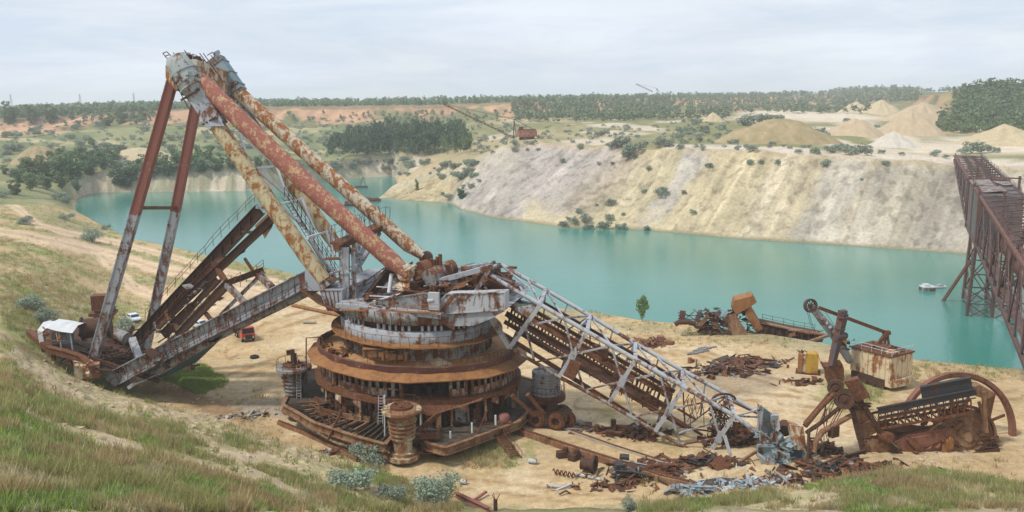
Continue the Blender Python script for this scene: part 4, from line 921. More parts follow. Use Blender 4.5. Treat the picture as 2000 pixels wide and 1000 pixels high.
m = MB(); p = K(792, 532, NK + .6); m.lathe(p, [(.2, -.7), (1.1, -.6), (1.1, .6), (.2, .7)], 16, axis=MB_); m.tube(p + Vector((0, -1.2, .3)), p + Vector((1.6, -1, 1.2)), .2, n=7); m.build('stay_fork', 'cream_pale', X)
# stair and bracing between the two masts
m = MB()
for (p, q) in [((452, 260, -4), (488, 262, 4)), ((468, 262, -1), (484, 310, -1)), ((470, 264, 0), (540, 325, 3)), ((500, 328, -5), (542, 324, 5)), ((540, 325, 3), (563, 390, 1)), ((505, 335, -5), (575, 395, 3)), ((546, 399, -5.5), (592, 388, 4.5)), ((590, 390, 3), (614, 448, 1)), ((548, 402, -5), (614, 462, 2)), ((600, 464, -6), (640, 452, 4)), ((637, 452, 3), (654, 500, 0)), ((602, 466, -5), (655, 545, 0)), ((620, 545, -6), (690, 518, 0)), ((570, 400, 0), (655, 540, -2))]:
    m.beam(K(*p), K(*q), .32, .28)
m.build('mast_bracing', 'white_pipe', X)
m = MB(); a, b = K(556, 385, -1.5), K(655, 548, -1.5); m.ladder(a, b, 1.3, MB_, .55, .05); m.rail([a, b], 1.5, 1.2, .05); m.rail([a + MB_ * 1.2, b + MB_ * 1.2], 1.5, 1.2, .05)
m.pipe([K(562, 430, -3), K(580, 450, -3), K(600, 485, -3), K(630, 520, -3), K(650, 540, -3)], .1, 6); m.build('mast_stair', 'rust_dark', X)
# ---------------- counterweight arm
m = MB(); P = [K(638, 545, NK), K(560, 578, NK), K(215, 748, NK)]
m.prism([K(595, 527, NK - .8), K(614, 524, NK - .8), K(644, 556, NK - .8), K(628, 568, NK - .8), K(596, 568, NK - .8)], MB_ * 2.0); m.build('arm_knuckle', 'grey', X)
fa = [K(600, 527, NK), K(600, 562, NK), K(224, 754, NK), K(206, 742, NK), K(212, 728, NK)]
m = MB(); m.prism(fa, MB_ * 1.9)
for p, q in ((fa[0], fa[4]), (fa[1], fa[2])): m.beam(p - MB_ * .25, q - MB_ * .25, .7, .14)
arm = m.build('counterweight_arm', 'grey', X)
m = MB()
for i in range(1, 34): f = i / 34; m.beam(fa[0].lerp(fa[4], f) - MB_ * .05, fa[1].lerp(fa[2], f) - MB_ * .05, .07, .10)
m.beam(fa[0].lerp(fa[1], .5) - MB_ * .06, fa[4].lerp(fa[2], .5) - MB_ * .06, .08, .1)
m.build('rib', 'grey_dirty', arm)
m = MB(); m.plate([K(583, 540, NK - .1), K(599, 531, NK - .1), K(599, 556, NK - .1), K(586, 552, NK - .1)], .05); m.build('red_patch', 'red_leg', arm)
m = MB(); m.pipe([K(618, 562, NK + 2), K(520, 610, NK + 2), K(428, 656, NK + 2), K(300, 731, NK + 2)], .62, 12); m.build('arm_tube', 'grey', X)
m = MB(); w0 = [K(600, 563, NK - .8), K(440, 644, NK - .8), K(250, 745, NK - .8)]; m.beam(w0[0], w0[2], .8, .08); m.rail([w0[0], w0[2]], 1.1, 2.0, .04, wob=.15); clutter(m, K(360, 690, NK - .5), (6, .5, 2.5), 14, .4, 1.4); m.build('arm_walkway', 'rust_dark', X)
m = MB(); m.ladder(K(338, 690, NK - 1), K(326, 668, NK - 1), .7, MA, .35, .06); m.ladder(K(345, 690, NK - 1), K(333, 668, NK - 1), .7, MA, .35, .06); m.build('arm_ladder', 'rust_dark', X)
# far arm and blue ballast tank
m = MB(); fb = [K(655, 505, FK), K(655, 535, FK), K(330, 655, FK), K(322, 640, FK)]
m = MB(); m.prism([K(640, 525, FK), K(640, 552, FK), K(305, 712, FK), K(298, 695, FK)], MB_ * 1.8); m.build('counterweight_arm', 'grey_dirty', X, 'far side arm, darker grey and partly hidden')
m = MB(); P = [K(262, 728, -4), K(300, 690, -4), K(345, 672, -4), K(400, 660, -4), K(372, 690, -4), K(325, 735, -4), K(290, 742, -4)]
m.prism(P, MB_ * 7.5); m.build('ballast_tank', 'blue_dark', X, 'dark blue curved tank under the counterweight arm')
m = MB(); m.beam(K(255, 755, -8), K(335, 718, -5), .5, .12); m.beam(K(252, 757, -8), K(262, 750, -8), .6, .5); m.build('arm_strut', 'grey', X)
m = MB(); m.beam(K(258, 662, -2), K(272, 700, -4), 1.0, .9); m.build('arm_post', 'grey_pale', X)
# ---------------- counterweight platform with its wrecked winch house
def Lz(px, py, z): return PZ(px, py, z)
m = MB(); arc = [Lz(55, 650, 9.0), Lz(78, 668, 8.6), Lz(98, 684, 8.2), Lz(130, 692, 7.8), Lz(160, 702, 7.2), Lz(182, 722, 6.2)]
for i in range(len(arc) - 1): m.beam(arc[i], arc[i + 1], .5, 1.0); m.beam(arc[i] + Vector((0, 0, .55)), arc[i + 1] + Vector((0, 0, .55)), .9, .12)
for i in range(1, 5): m.box(arc[i] + Vector((.2, .4, -1.1)), (.5, .4, 1.3))
m.build('platform_rim', 'rust', X)
plat2 = arc + [Lz(300, 735, 3.2), Lz(330, 700, 3.4), Lz(240, 655, 6.2), Lz(170, 640, 8.4), Lz(95, 640, 9.6)]
m = MB(); cc = sum(plat2, Vector()) / len(plat2)
for i in range(len(plat2)): m.plate([plat2[i], plat2[(i + 1) % len(plat2)], cc], .12)
m.build('counterweight_platform', 'rust_dark', X)
def hut(p, sx, sy, h, rz): return p
m = MB(); c = Lz(132, 672, 8.2); e1 = Vector((.96, -.2, -.12)); e2 = Vector((.2, .96, .05)); up = Vector((-.05, 0, 1))
for a, b in ((-2.6, -1.6), (0.2, -1.7), (2.2, -1.7), (-2.6, 1.6), (2.2, 1.6)): p = c + e1 * a + e2 * b; m = MB(); m.beam(p, p + up * 2.9, .16); m.build('shelter_post', 'grey_pale', X)
o = None
m = MB(); nn = 7; vs = []
for i in range(nn + 1):
    f = i / nn
    for j in range(4):
        g_ = j / 3; p = c + e1 * (-3.2 + 6.2 * f) + e2 * (-2.2 + 4.4 * g_) + up * (2.9 + .8 * math.sin(math.pi * g_) ** .7 + rnd.gauss(0, .08) - .5 * (f < .2)); vs.append(p)
m.add(vs, [(i * 4 + j, (i + 1) * 4 + j, (i + 1) * 4 + j + 1, i * 4 + j + 1) for i in range(nn) for j in range(3)]); m.plate([vs[0], vs[4], vs[4] - up * 1.6, vs[0] - up * 2.0], .06); o = m.build('shelter_roof', 'white_pipe', X)
m = MB(); m.lathe(c + up * .4, [(0, 0), (1.0, 0), (1.0, 1.6), (.7, 1.8), (0, 1.8)], 14); m.box(c + e1 * -1.7 + up * .9, (1.2, 1.4, 1.6), .2); m.build('shelter_machine', 'blue_grey', X)
m = MB(); clutter(m, Lz(100, 655, 10.2), (1.6, 1.2, .8), 22, .3, .9); tag(m.build('heap_of_pipes', 'rust_orange', X), kind='stuff')
m = MB(); p = Lz(163, 662, 8.6) + Vector((0, 0, 1.6)); ax = Vector((.9, .25, .05)); m.tube(p, p + ax * 4.2, 1.55, n=22); m.lathe(p, [(1.9, -.12), (1.9, .12), (1.2, .12), (1.2, -.12)], 22, axis=ax, closed=True); m.lathe(p + ax * 4.2, [(0, 0), (1.9, 0), (1.9, .2), (0, .2)], 22, axis=ax)
for k in range(5): t = k * 1.257; m.beam(p - ax * .1, p - ax * .1 + Vector((0, math.cos(t), math.sin(t))) * 1.4, .3, .16)
m.build('rope_drum', 'rust_dark', X)
m = MB(); clutter(m, Lz(205, 690, 6.6), (5, 3.5, .7), 60, .3, 1.6); clutter(m, Lz(225, 660, 6.4), (2.6, 3, 1.2), 36, .3, 1.4); tag(m.build('winch_wreckage', 'rust_dark', X), kind='stuff')
m = MB(); clutter(m, Lz(215, 650, 7.0), (2.4, 2.6, 1.2), 26, .3, 1.5); clutter(m, Lz(245, 690, 5.5), (3.5, 2.2, .6), 24, .4, 1.8); tag(m.build('winch_scrap', 'rust', X), kind='stuff')
m = MB(); p = Lz(203, 622, 7.6); m.box(p + Vector((0, 0, 3.0)), (3.2, 2.2, 2.6), .2); m.box(p + Vector((0, 0, 1.0)), (4.2, 3.0, .5), .2); m.box(p + Vector((.4, 0, 1.7)), (3.4, 2.4, .25), .35); m.box(p + Vector((0, 0, .3)), (2.6, 2.2, 1.4), .1); m.build('rusty_hopper', 'rust', X)
m = MB(); m.tube(Lz(225, 662, 6.5) + Vector((0, 0, .9)), Lz(250, 672, 6) + Vector((0, 0, .9)), 1.0, n=16); m.build('pressure_vessel', 'grey_dirty', X)
m = MB(); a, b = Lz(290 - 125, 700, 7.6), Lz(118, 722, 4.6); m.ladder(Lz(150, 690, 7.8), Lz(112, 716, 5.4), .8, (.2, 1, 0), .35, .06); m.build('short_ladder', 'grey_dirty', X)
m = MB(); m.rail([Lz(146, 722, 6.2), Lz(170, 728, 5.8), Lz(178, 722, 6)], 1.3, 1.0, .09, wob=.1); m.beam(Lz(170, 733, 5.6), K(181, 700, NK), .6, .5); m.box(Lz(172, 722, 5.6), (3.4, 2.6, 2.0), .3); m.build('leg_pedestal', 'cream_pale', X)
m = MB()
for i in range(9):
    a = Lz(190 + 12 * i, 705 + 3 * i, 6.2 - .3 * i); m.beam(a + Vector((-1.5, -1.5, .2)), a + Vector((1.8, 2.0, .5)), .25, .4)
m.beam(Lz(180, 700, 7), Lz(310, 745, 3.6), .5, .6); m.beam(Lz(185, 690, 7.2), Lz(318, 732, 3.6), .4, .5); m.build('platform_joists', 'rust_dark', X)
# ---------------- the fallen bucket wheel boom
NB, FB = -3.5, 3.5
def bx(f, L): # interpolate a pixel polyline by x
    xs = [p[0] for p in L]; return float(np.interp(f, xs, [p[1] for p in L]))
NT = [(943, 530), (1031, 581), (1147, 648), (1241, 702), (1336, 756), (1434, 812), (1530, 880)]
FT = [(977, 516), (1066, 566), (1153, 617), (1241, 671), (1332, 723), (1423, 772), (1490, 812)]
NBm = [(996, 679), (1092, 736), (1189, 788), (1280, 842), (1378, 896)]
FBm = [(1010, 648), (1104, 703), (1199, 755), (1290, 808), (1386, 862)]
def tubeline(name, L, k, r, mat, label=None):
    m = MB(); m.pipe([K(x, y, k) for x, y in L], r, 9); return m.build(name, mat, X, label)
tubeline('boom_chord', NT, NB, .30, 'grey_pale'); tubeline('boom_chord', FT, FB, .28, 'grey_pale')
M['grey_rusty'] = rusty('grey_paint_gone_to_rust', (.34, .33, .32), .55, .6)
tubeline('boom_chord', NBm, NB, .26, 'grey_rusty'); tubeline('boom_chord', FBm, FB, .26, 'grey_rusty')
def bar(name, p, q, w, mat='grey', h=None):
    m = MB(); m.beam(p, q, w, h or w); return m.build(name, mat, X)
postsN = [((954, 612), (996, 679), .62), ((1056, 594), (996, 679), .58), ((1147, 648), (1092, 736), .5), ((1241, 702), (1189, 788), .5), ((1336, 756), (1280, 842), .5), ((1434, 812), (1378, 896), .5)]
for a, b, w in postsN: bar('boom_post', K(*a, NB), K(*b, NB), w, 'grey_pale')
for a, b in (((1066, 566), (1014, 650)), ((1153, 617), (1104, 703)), ((1241, 671), (1199, 755)), ((1332, 723), (1290, 808)), ((1423, 772), (1386, 862))): bar('boom_post', K(*a, FB), K(*b, FB), .42, 'grey')
for (a, b, w) in [((1056, 594), (1066, 566), .5), ((1147, 648), (1153, 617), .5), ((1241, 702), (1241, 671), .5), ((1336, 756), (1332, 723), .45), ((1434, 812), (1423, 772), .45)]: bar('boom_crossbar', K(*a, NB), K(*b, FB), w, 'grey')
for a, b in (((996, 679), (1010, 648)), ((1092, 736), (1104, 703)), ((1189, 788), (1199, 755)), ((1280, 842), (1290, 808)), ((1378, 896), (1386, 862))): bar('boom_crossbar', K(*a, NB), K(*b, FB), .35, 'grey_rusty')
# gusset plates on the panel points, K bracing in each face, zigzag on top
for a, b, w in postsN[2:]:
    c = ((a[0] + b[0]) / 2, (a[1] + b[1]) / 2); m = MB(); p = K(*c, NB - .3); m.plate([p + Vector((-.7, 0, -.5)), p + Vector((.1, 0, -.9)), p + Vector((.7, 0, .5)), p + Vector((-.1, 0, .9))], .08); m.build('gusset', 'grey_pale', X)
for i in range(1, 5):
    a0, b0, _ = postsN[i]; a1, b1, _ = postsN[i + 1]
    m0 = ((a0[0] + b0[0]) / 2, (a0[1] + b0[1]) / 2); m1 = ((a1[0] + b1[0]) / 2, (a1[1] + b1[1]) / 2)
    tm = ((a0[0] + a1[0]) / 2, (a0[1] + a1[1]) / 2); bm = ((b0[0] + b1[0]) / 2, (b0[1] + b1[1]) / 2)
    bar('boom_brace', K(*m0, NB), K(*tm, NB), .22, 'grey'); bar('boom_brace', K(*tm, NB), K(*m1, NB), .24, 'grey')
    bar('boom_brace', K(*m0, NB), K(*bm, NB), .24, 'grey'); bar('boom_brace', K(*bm, NB), K(*m1, NB), .2, 'grey_rusty')
    f0, f1 = FT[i], FT[i + 1]
    n0, n1 = a0, a1
    bar('boom_brace', K(*f0, FB), K(*tm, NB), .2, 'grey'); bar('boom_brace', K(*tm, NB), K(*f1, FB), .24, 'grey')
    fm = ((f0[0] + f1[0]) / 2, (f0[1] + f1[1]) / 2)
    fb = ((FBm[i - 1][0] + FBm[i][0]) / 2, (FBm[i - 1][1] + FBm[i][1]) / 2)
    bar('boom_brace', K(*fm, FB), K(FBm[i][0] - 18, FBm[i][1] - 50, FB), .2, 'grey'); bar('boom_brace', K(*f0, FB), K(*fb, FB), .18, 'rust'); bar('boom_brace', K(*fb, FB), K(*f1, FB), .18, 'grey_rusty')
for p, q in [((954, 533, NB), (1020, 558, 0)), ((1013, 558, 0), (1031, 581, NB)), ((977, 516, FB), (1030, 560, 0)), ((1030, 545, FB), (1056, 594, NB)), ((1434, 812, NB), (1483, 815, FB)), ((1283, 697, FB), (1336, 756, NB)), ((1130, 640, NB), (1153, 617, FB))]: bar('boom_brace', K(*p), K(*q), .24, 'grey')
m = MB(); a, b = K(1126, 705, NB), K(1112, 735, NB); m.beam(a, b, 1.5, 1.5); m.beam(b, b + (b - a) * .02, 1.2, 1.2); m.build('winch_box', 'rust', X, 'brown box clamped on the second boom post')
m = MB(); m.plate([K(1050, 592, NB), K(1032, 620, NB), K(1010, 612, NB + 1), K(1000, 600, NB + 1), K(985, 598, NB + 1)], .1); m.build('boom_web', 'grey', X)
m = MB(); m.beam(K(985, 590, -2), K(1040, 600, 2), .5); m.beam(K(988, 585, 2), K(1060, 598, 3), .5); m.build('boom_hinge', 'grey', X)
# conveyor inside the boom
cv = MB()
rails = [(-2.7, (985, 655), (1262, 828), .28, .55), (-1.9, (985, 628), (1300, 812), .35, .5), (-.6, (988, 612), (1310, 800), .4, .7), (.6, (992, 592), (1312, 775), .4, .7), (1.8, (1000, 582), (1318, 765), .3, .5), (2.7, (1050, 585), (1330, 745), .28, .45)]
for k, a, b, w, h in rails[2:4]: cv.ibeam(K(*a, k), K(*b, k), w, h, .09)
convo = cv.build('boom_conveyor', 'rust', X)
for k, a, b, w, h in rails[:2] + rails[4:]:
    m = MB(); m.ibeam(K(*a, k), K(*b, k), w, h, .07); m.build('conveyor_beam', 'rust' if k < 0 else 'rust_dark', convo)
m = MB()
for i in range(46):
    f = (i + .5) / 46; a = K(988, 634, -1.9).lerp(K(1300, 816, -1.9), f); b = K(1000, 588, 1.8).lerp(K(1316, 770, 1.8), f)
    if rnd.random() < .85: m.tube(a, b, .11, n=6)
    if i % 3 == 0: m.beam(a + Vector((0, 0, -.4)), b + Vector((0, 0, -.5)), .12, .2)
tag(m.build('idler_rollers', 'rust_dark', convo), kind='stuff')
m = MB(); m.plate([K(992, 622, -1.6), K(992, 612, -.7), K(1290, 792, -.7), K(1284, 802, -1.6)], .06); m.build('belt_tray', 'rust_dark', convo)
m = MB(); m.plate([K(1000, 606, -.4), K(1000, 598, .5), K(1240, 735, .5), K(1236, 748, -.4)], .06); m.build('belt_tray', 'rust', convo)
m = MB(); m.plate([K(1005, 640, -2.6), K(1005, 634, -2.0), K(1200, 752, -2.0), K(1200, 760, -2.6)], .05); m.build('walk_grating', 'rust_dark', convo)
m = MB(); m.rail([K(1000, 640, -2.8), K(1110, 706, -2.8), K(1230, 785, -2.8)], 1.1, 1.6, .035, wob=.12); m.build('conveyor_railing', 'rust', convo)
m = MB(); m.rail([K(1010, 600, 2.4), K(1150, 672, 2.4), K(1310, 760, 2.4)], 1.0, 1.6, .035, wob=.15); m.build('conveyor_railing', 'rust_dark', convo)
for px, py, k in ((1165, 690, 1.6), (1180, 698, .4), (1030, 630, -1.8), (1205, 745, -1), (1262, 790, -1.6), (1275, 798, -1), (1300, 770, 1)): p = K(px, py, k); m = MB(); m.box(p + Vector((0, 0, .5)), (.9, .8, 1.4), .3); m.build('drive_housing', 'rust', convo)
m = MB()
m.beam(K(1240, 690, 2), K(1310, 755, 2.5), .25); m.build('bent_rail', 'rust', convo)
m = MB(); m.beam(K(1290, 800, -1), K(1372, 850, -1), .3, .3); m.beam(K(1310, 790, .5), K(1360, 820, 0), .25); m.beam(K(1225, 700, 2), K(1330, 742, 2.6), .2); m.build('bent_rail', 'rust', convo)
# snarl of cables hanging in the end of the boom
m = MB()
for i in range(34):
    a = K(rnd.uniform(1385, 1425), rnd.uniform(782, 806), rnd.uniform(-2, 2)); b = K(rnd.uniform(1372, 1445), rnd.uniform(815, 872), rnd.uniform(-2.5, 2.5)); c = a.lerp(b, .5) + Vector((rnd.gauss(0, .8), rnd.gauss(0, .5), rnd.gauss(-.3, .7)))
    m.pipe([a, a.lerp(c, .6) + Vector((rnd.gauss(0, .2), 0, .2)), c, b], .055, 5)
for i in range(9):
    a = K(rnd.uniform(1340, 1380), rnd.uniform(765, 782), -2); b = a + Vector((rnd.gauss(0, .5), rnd.gauss(0, .5), -rnd.uniform(2.0, 4.4))); m.pipe([a, a.lerp(b, .5) + Vector((rnd.gauss(0, .4), 0, 0)), b], .05, 5)
clutter(m, K(1405, 795, 0), (1.4, 1.4, .8), 26, .2, .8)
tag(m.build('cable_snarl', 'cable', X), kind='stuff')
m = MB(); p = K(1415, 785, 1.5); m.pipe([p + Vector((1.6 * math.cos(t), .4, 1.0 * math.sin(t))) for t in np.linspace(.2, 3.4, 9)], .16, 7); m.build('cable_guide', 'rust_dark', X)
# crumpled steel boom head
for i, (pl, mt, y, dy, th) in enumerate([
    ([(1484, 793), (1504, 806), (1513, 835), (1506, 856), (1484, 838), (1488, 813)], 'blue_grey', 104.3, .5, .5), ([(1507, 812), (1520, 812), (1523, 838), (1514, 840)], 'grey_pale', 103.6, .3, .35),
    ([(1512, 842), (1529, 850), (1531, 864), (1513, 876), (1506, 859)], 'blue_grey', 103.7, .6, .3), ([(1524, 871), (1548, 859), (1551, 877), (1537, 883)], 'blue_grey', 103.4, .4, .9),
    ([(1543, 829), (1568, 834), (1574, 880), (1552, 877)], 'cream_pale', 103.0, .5, .9), ([(1551, 879), (1572, 883), (1560, 905), (1547, 895)], 'blue_dark', 103.1, .7, .9),
    ([(1482, 872), (1514, 873), (1511, 904), (1479, 891)], 'blue_grey', 102.6, .5, .5), ([(1501, 893), (1514, 901), (1500, 922), (1492, 930)], 'grey_pale', 101.8, .3, .25),
    ([(1514, 901), (1527, 902), (1544, 925), (1526, 926)], 'blue_dark', 101.8, .6, .2), ([(1480, 888), (1497, 900), (1495, 912), (1486, 903)], 'grey_pale', 101.9, .2, .2),
    ([(1484, 843), (1494, 852), (1500, 880), (1486, 878)], 'grey_pale', 103.4, .2, .3), ([(1519, 880), (1545, 893), (1540, 908), (1521, 899)], 'grey_pale', 102.4, .5, .15), ([(1480, 800), (1490, 795), (1488, 830), (1482, 842)], 'grey', 103.9, .2, .3)]):
    pts = [PY(x, yy, y + rnd.uniform(-dy, dy)) for x, yy in pl]; m = MB(); m.prism(pts, (rnd.uniform(-.2, .2), th + .3, rnd.uniform(0, .2)))
    for j in range(len(pts)):
        m.beam(pts[j], pts[(j + 1) % len(pts)], .12, .12)
    m.build('crumpled_plate', mt, X)
m = MB(); p = PY(1533, 842, 104.6); m.tube(p, p + Vector((.4, 1.6, .2)), .75, n=16); m.tube(PY(1500, 828, 103.6), PY(1500, 828, 104.6), .28, n=12); m.build('head_pulley', 'rust_dark', X)
m = MB(); clutter(m, PY(1525, 880, 103), (3.0, 1.2, 2.2), 46, .2, .9); tag(m.build('torn_head_plating', 'blue_grey', X), kind='stuff')
bar('propped_beam', PY(1440, 905, 102), PY(1483, 878, 103.5), .3, 'rust_tan'); bar('bent_pipe', PY(1436, 905, 101.5), PY(1441, 930, 100.6), .25, 'white_pipe'); bar('bent_pipe', PY(1415, 850, 103), PY(1427, 890, 102), .3, 'grey_pale')
bar('boom_brace', K(1434, 812, NB), K(1500, 858, NB), .25, 'grey'); bar('boom_brace', K(1320, 848, NB), K(1480, 800, 2), .2, 'grey_pale'); bar('boom_brace', K(1420, 780, 1), K(1480, 808, 3), .25, 'rust')
# ================================================================== COLLAPSED CONVEYOR GANTRY
def PKk(p, k): return PK(p[0], p[1], k)
gl = PK(235, 700, 2); GY = thing('conveyor_gantry', 'collapsed dark conveyor gantry of two parallel girders propped over the grey counterweight arm', 'gantry', (gl.x, gl.y, 0))
gt, gb = PK(508, 409, 3), PK(228, 706, 3)
m = MB(); m.ibeam(gt, gb, 1.0, 1.75, .12)
for i in range(1, 16): p = gb.lerp(gt, i / 16); m.box(p, (.12, .9, 1.5), 0)
m.build('girder', 'rust_dark', GY)
m = MB(); m.ibeam(PK(535, 424, -1), PK(330, 616, -1), .8, 1.1, .1); m.build('girder', 'rust_dark', GY)
m = MB(); m.ibeam(PK(418, 517, 1), PK(305, 640, 1), .6, 1.3, .1); m.build('girder', 'rust', GY, 'red brown inner girder')
m = MB()
for f in (.12, .3, .48): m.beam(gt.lerp(gb, f) - Vector((0, 0, .4)), PK(535, 424, -1).lerp(PK(330, 616, -1), f * 1.25), .35, .4)
m.build('cross_girder', 'rust_dark', GY)
m = MB(); m.plate([PK(498, 441, 0), PK(525, 416, 1), PK(537, 426, -1), PK(531, 444, -1.2), PK(517, 466, -1.4), PK(511, 452, -1), PK(504, 450, -.5)], .06); m.plate([PK(420, 512, 1), PK(482, 480, -.5), PK(478, 492, -1), PK(425, 522, 0)], .06); m.build('torn_plate', 'rust', GY)
m = MB(); m.beam(PK(499, 404, 3.4), PK(530, 408, -1), .5, .4); m.beam(PK(530, 408, -1), PK(535, 420, -1), .4); m.build('end_frame', 'grey', GY)
m = MB(); off = Vector((-1.1, .9, .9)); m.rail([gb + off + (gt - gb) * .25, gb + off + (gt - gb) * 1.0], 1.5, 2.0, .045, wob=.15); m.build('gantry_railing', 'rust', GY)
for p, q, k0, k1, w, mt in [((417, 514), (443, 553), 0, -3, .7, 'rust'), ((325, 610), (350, 645), 0, -3, .6, 'rust'), ((478, 505), (505, 545), -1, -3, .35, 'rust_dark'), ((443, 556), (478, 592), -3, -5, .75, 'grey_dirty'), ((506, 538), (532, 562), -3, -5, .8, 'grey_dirty'), ((402, 612), (415, 628), -3, -4.5, .5, 'rust_dark')]:
    m = MB(); m.beam(PKk(p, k0), PKk(q, k1), w); m.build('gantry_post', mt, GY)
for a, b, k, w, h in [((515, 527), (443, 553), -3, .8, .9), ((516, 530), (428, 618), -3.4, .35, .5), ((446, 552), (345, 655), -3.2, .6, 1.3), ((425, 545), (375, 600), -1.5, .4, .9), ((375, 600), (318, 655), -2, .9, 1.3), ((345, 655), (265, 715), -3, .5, .6), ((440, 540), (320, 650), -.5, .3, .5)]:
    m = MB(); m.ibeam(PKk(a, k), PKk(b, k), w, h, .09); m.build('belt_frame', 'rust_dark' if h > .6 else 'grey_dirty', GY)
m = MB(); m.ladder(PK(445, 545, -2.4), PK(352, 642, -2.4), 2.0, MB_, 1.1, .12); m.build('belt_cross_bars', 'cream_pale', GY)
m = MB(); m.rail([PK(470, 560, -3), PK(515, 522, -3)], 1.1, 1.3, .04, wob=.1); m.rail([PK(405, 605, -3.6), PK(470, 545, -3.6)], 1.1, 1.3, .04, wob=.1); m.build('gantry_railing', 'rust', GY)
m = MB(); clutter(m, PK(395, 580, -1), (2.5, 1.5, 2.0), 26, .3, 1.2); clutter(m, PK(335, 640, -1), (2.5, 1.5, 1.5), 26, .3, 1.2); tag(m.build('gantry_scrap', 'grey_dirty', GY), kind='stuff')
# ================================================================== FALLEN BUCKET WHEEL
bw = PZ(1860, 890, 0); BW = thing('digging_head', 'brown bucket wheel head lying on the ground with round rim, gear disc and twin pulleys', 'bucket wheel', (bw.x, bw.y, 0))
def B(px, py, y=106.0): return PY(px, py, y)
def bpart(name, mat, fn, label=None, parent=None):
    m = MB(); fn(m); return m.build(name, mat, parent or BW, label)
wc = B(1868, 846, 109.5); wax = Vector((.10, -.985, .14)).normalized()
M['rust_red'] = rusty('red_rust', (.24, .105, .07), .5, .5, rust=((.075, .034, .024), (.16, .065, .035), (.30, .14, .07)))
rim = bpart('wheel_rim', 'rust_red', lambda m: m.lathe(wc, [(8.0, -.5), (8.0, .5), (7.5, .45), (7.3, .1), (7.5, -.45)], 44, axis=wax, closed=True, a0=R(-206), a1=R(-18)))
e1 = wax.cross(Vector((0, 0, 1))).normalized(); e2 = wax.cross(e1)
for k in range(7):
    t = R(-190) + k * R(27); d = e1 * math.cos(t) + e2 * math.sin(t)
    m = MB(); m.beam(wc + d * 1.5 + wax * .2, wc + d * 7.0, .34, .22, wax); m.build('spoke', 'rust', BW)
bpart('wheel_cone', 'rust', lambda m: m.lathe(wc, [(1.6, .6), (2.6, .1), (3.4, -.2), (1.2, -.5)], 28, axis=wax))
gc_ = B(1886, 852, 106.2)
bpart('gear_disc', 'rust_tan', lambda m: m.lathe(gc_, [(3.45, -.6), (3.5, .25), (3.2, .34), (3.15, .22), (2.6, .26), (2.55, .38), (2.1, .38), (2.05, .27), (1.4, .3), (1.35, .45), (.7, .48), (.6, .7), (0, .72)], 44, axis=Vector((.08, -.97, .22))))
bpart('gear_guard', 'rust_red', lambda m: [m.lathe(gc_, [(3.6, -.5), (3.95, -.45), (3.95, .4), (3.6, .45)], 26, axis=Vector((.08, -.97, .22)), a0=a, a1=a + 2.6, closed=True) for a in (3.0,)])
bpart('gearbox_arm', 'rust_red', lambda m: (m.prism([B(x, y, 105.3) for x, y in ((1745, 866), (1772, 850), (1848, 836), (1864, 852), (1864, 872), (1850, 890), (1780, 893))], (0, 1.4, .1)), [m.tube(B(1795 + 17 * i, 872 - 2.5 * i, 105.2), B(1795 + 17 * i, 872 - 2.5 * i, 106), .5, n=12) for i in range(4)], m.prism([B(x, y, 105.0) for x, y in ((1770, 858), (1840, 846), (1846, 858), (1790, 880))], (0, .4, 0))))
bpart('hub_plate', 'rust_orange', lambda m: m.prism([B(x, y, 104.9) for x, y in ((1843, 870), (1858, 855), (1864, 858), (1862, 875), (1852, 890), (1840, 886))], (0, .5, 0)), 'orange rust patch on the gearbox')
bpart('chute', 'steel_dark', lambda m: (m.prism([B(x, y, 105.6) for x, y in ((1797, 757), (1896, 738), (1900, 762), (1880, 767), (1802, 786))], (.2, .5, .1)), m.beam(B(1797, 757, 105.5), B(1896, 738, 105.5), .16)), 'dark blue grey chute plate')
bpart('belt_trough', 'steel_dark', lambda m: (m.prism([B(x, y, 105.0) for x, y in ((1714, 799), (1905, 762), (1907, 772), (1716, 810))], (.2, .3, .1)), m.plate([B(1714, 800, 105), B(1905, 764, 105), B(1905, 762, 107.4), B(1714, 798, 107.4)], .1), m.beam(B(1716, 800, 107.4), B(1905, 763, 107.4), .15, .7), m.beam(B(1712, 797, 104.9), B(1906, 760, 104.9), .2, .14), m.beam(B(1714, 815, 104.9), B(1906, 777, 104.9), .16, .12)))
def latt(m):
    a0, a1, b0, b1 = B(1714, 818, 105), B(1895, 782, 105), B(1716, 838, 105), B(1895, 806, 105)
    for dy in (0, 2.0):
        o = Vector((.1, dy, 0)); m.beam(a0 + o, a1 + o, .25, .25); m.beam(b0 + o, b1 + o, .3, .25)
        for i in range(15): f = i / 14; m.beam(a0.lerp(a1, f) + o, b0.lerp(b1, f) + o, .13, .13); m.beam(a0.lerp(a1, f) + o, b0.lerp(b1, min(1, f + .07)) + o, .08, .08)
    for i in range(15): f = i / 14; m.beam(b0.lerp(b1, f), b0.lerp(b1, f) + Vector((.1, 2, 0)), .15, .15)
bpart('trough_frame', 'rust', latt)
bpart('lower_beam', 'rust_dark', lambda m: (m.beam(B(1715, 832, 105.4), B(1830, 842, 106.5), .6, .9), m.beam(B(1730, 845, 106), B(1820, 840, 107), .5, .7), m.beam(B(1800, 832, 105.8), B(1810, 822, 105.8), .4)))
bpart('side_frame', 'rust_tan', lambda m: (m.prism([B(x, y, 106.6) for x, y in ((1922, 778), (1944, 774), (1932, 830), (1956, 863), (1947, 868), (1922, 842))], (.2, .5, 0)), m.prism([B(x, y, 106.0) for x, y in ((1902, 758), (1913, 752), (1948, 772), (1925, 780), (1906, 774))], (.2, 1.4, 0)), m.beam(B(1921, 765, 105.7), B(1926, 845, 105.7), .45, .4), m.beam(B(1912, 785, 105.9), B(1925, 830, 105.9), .3)))
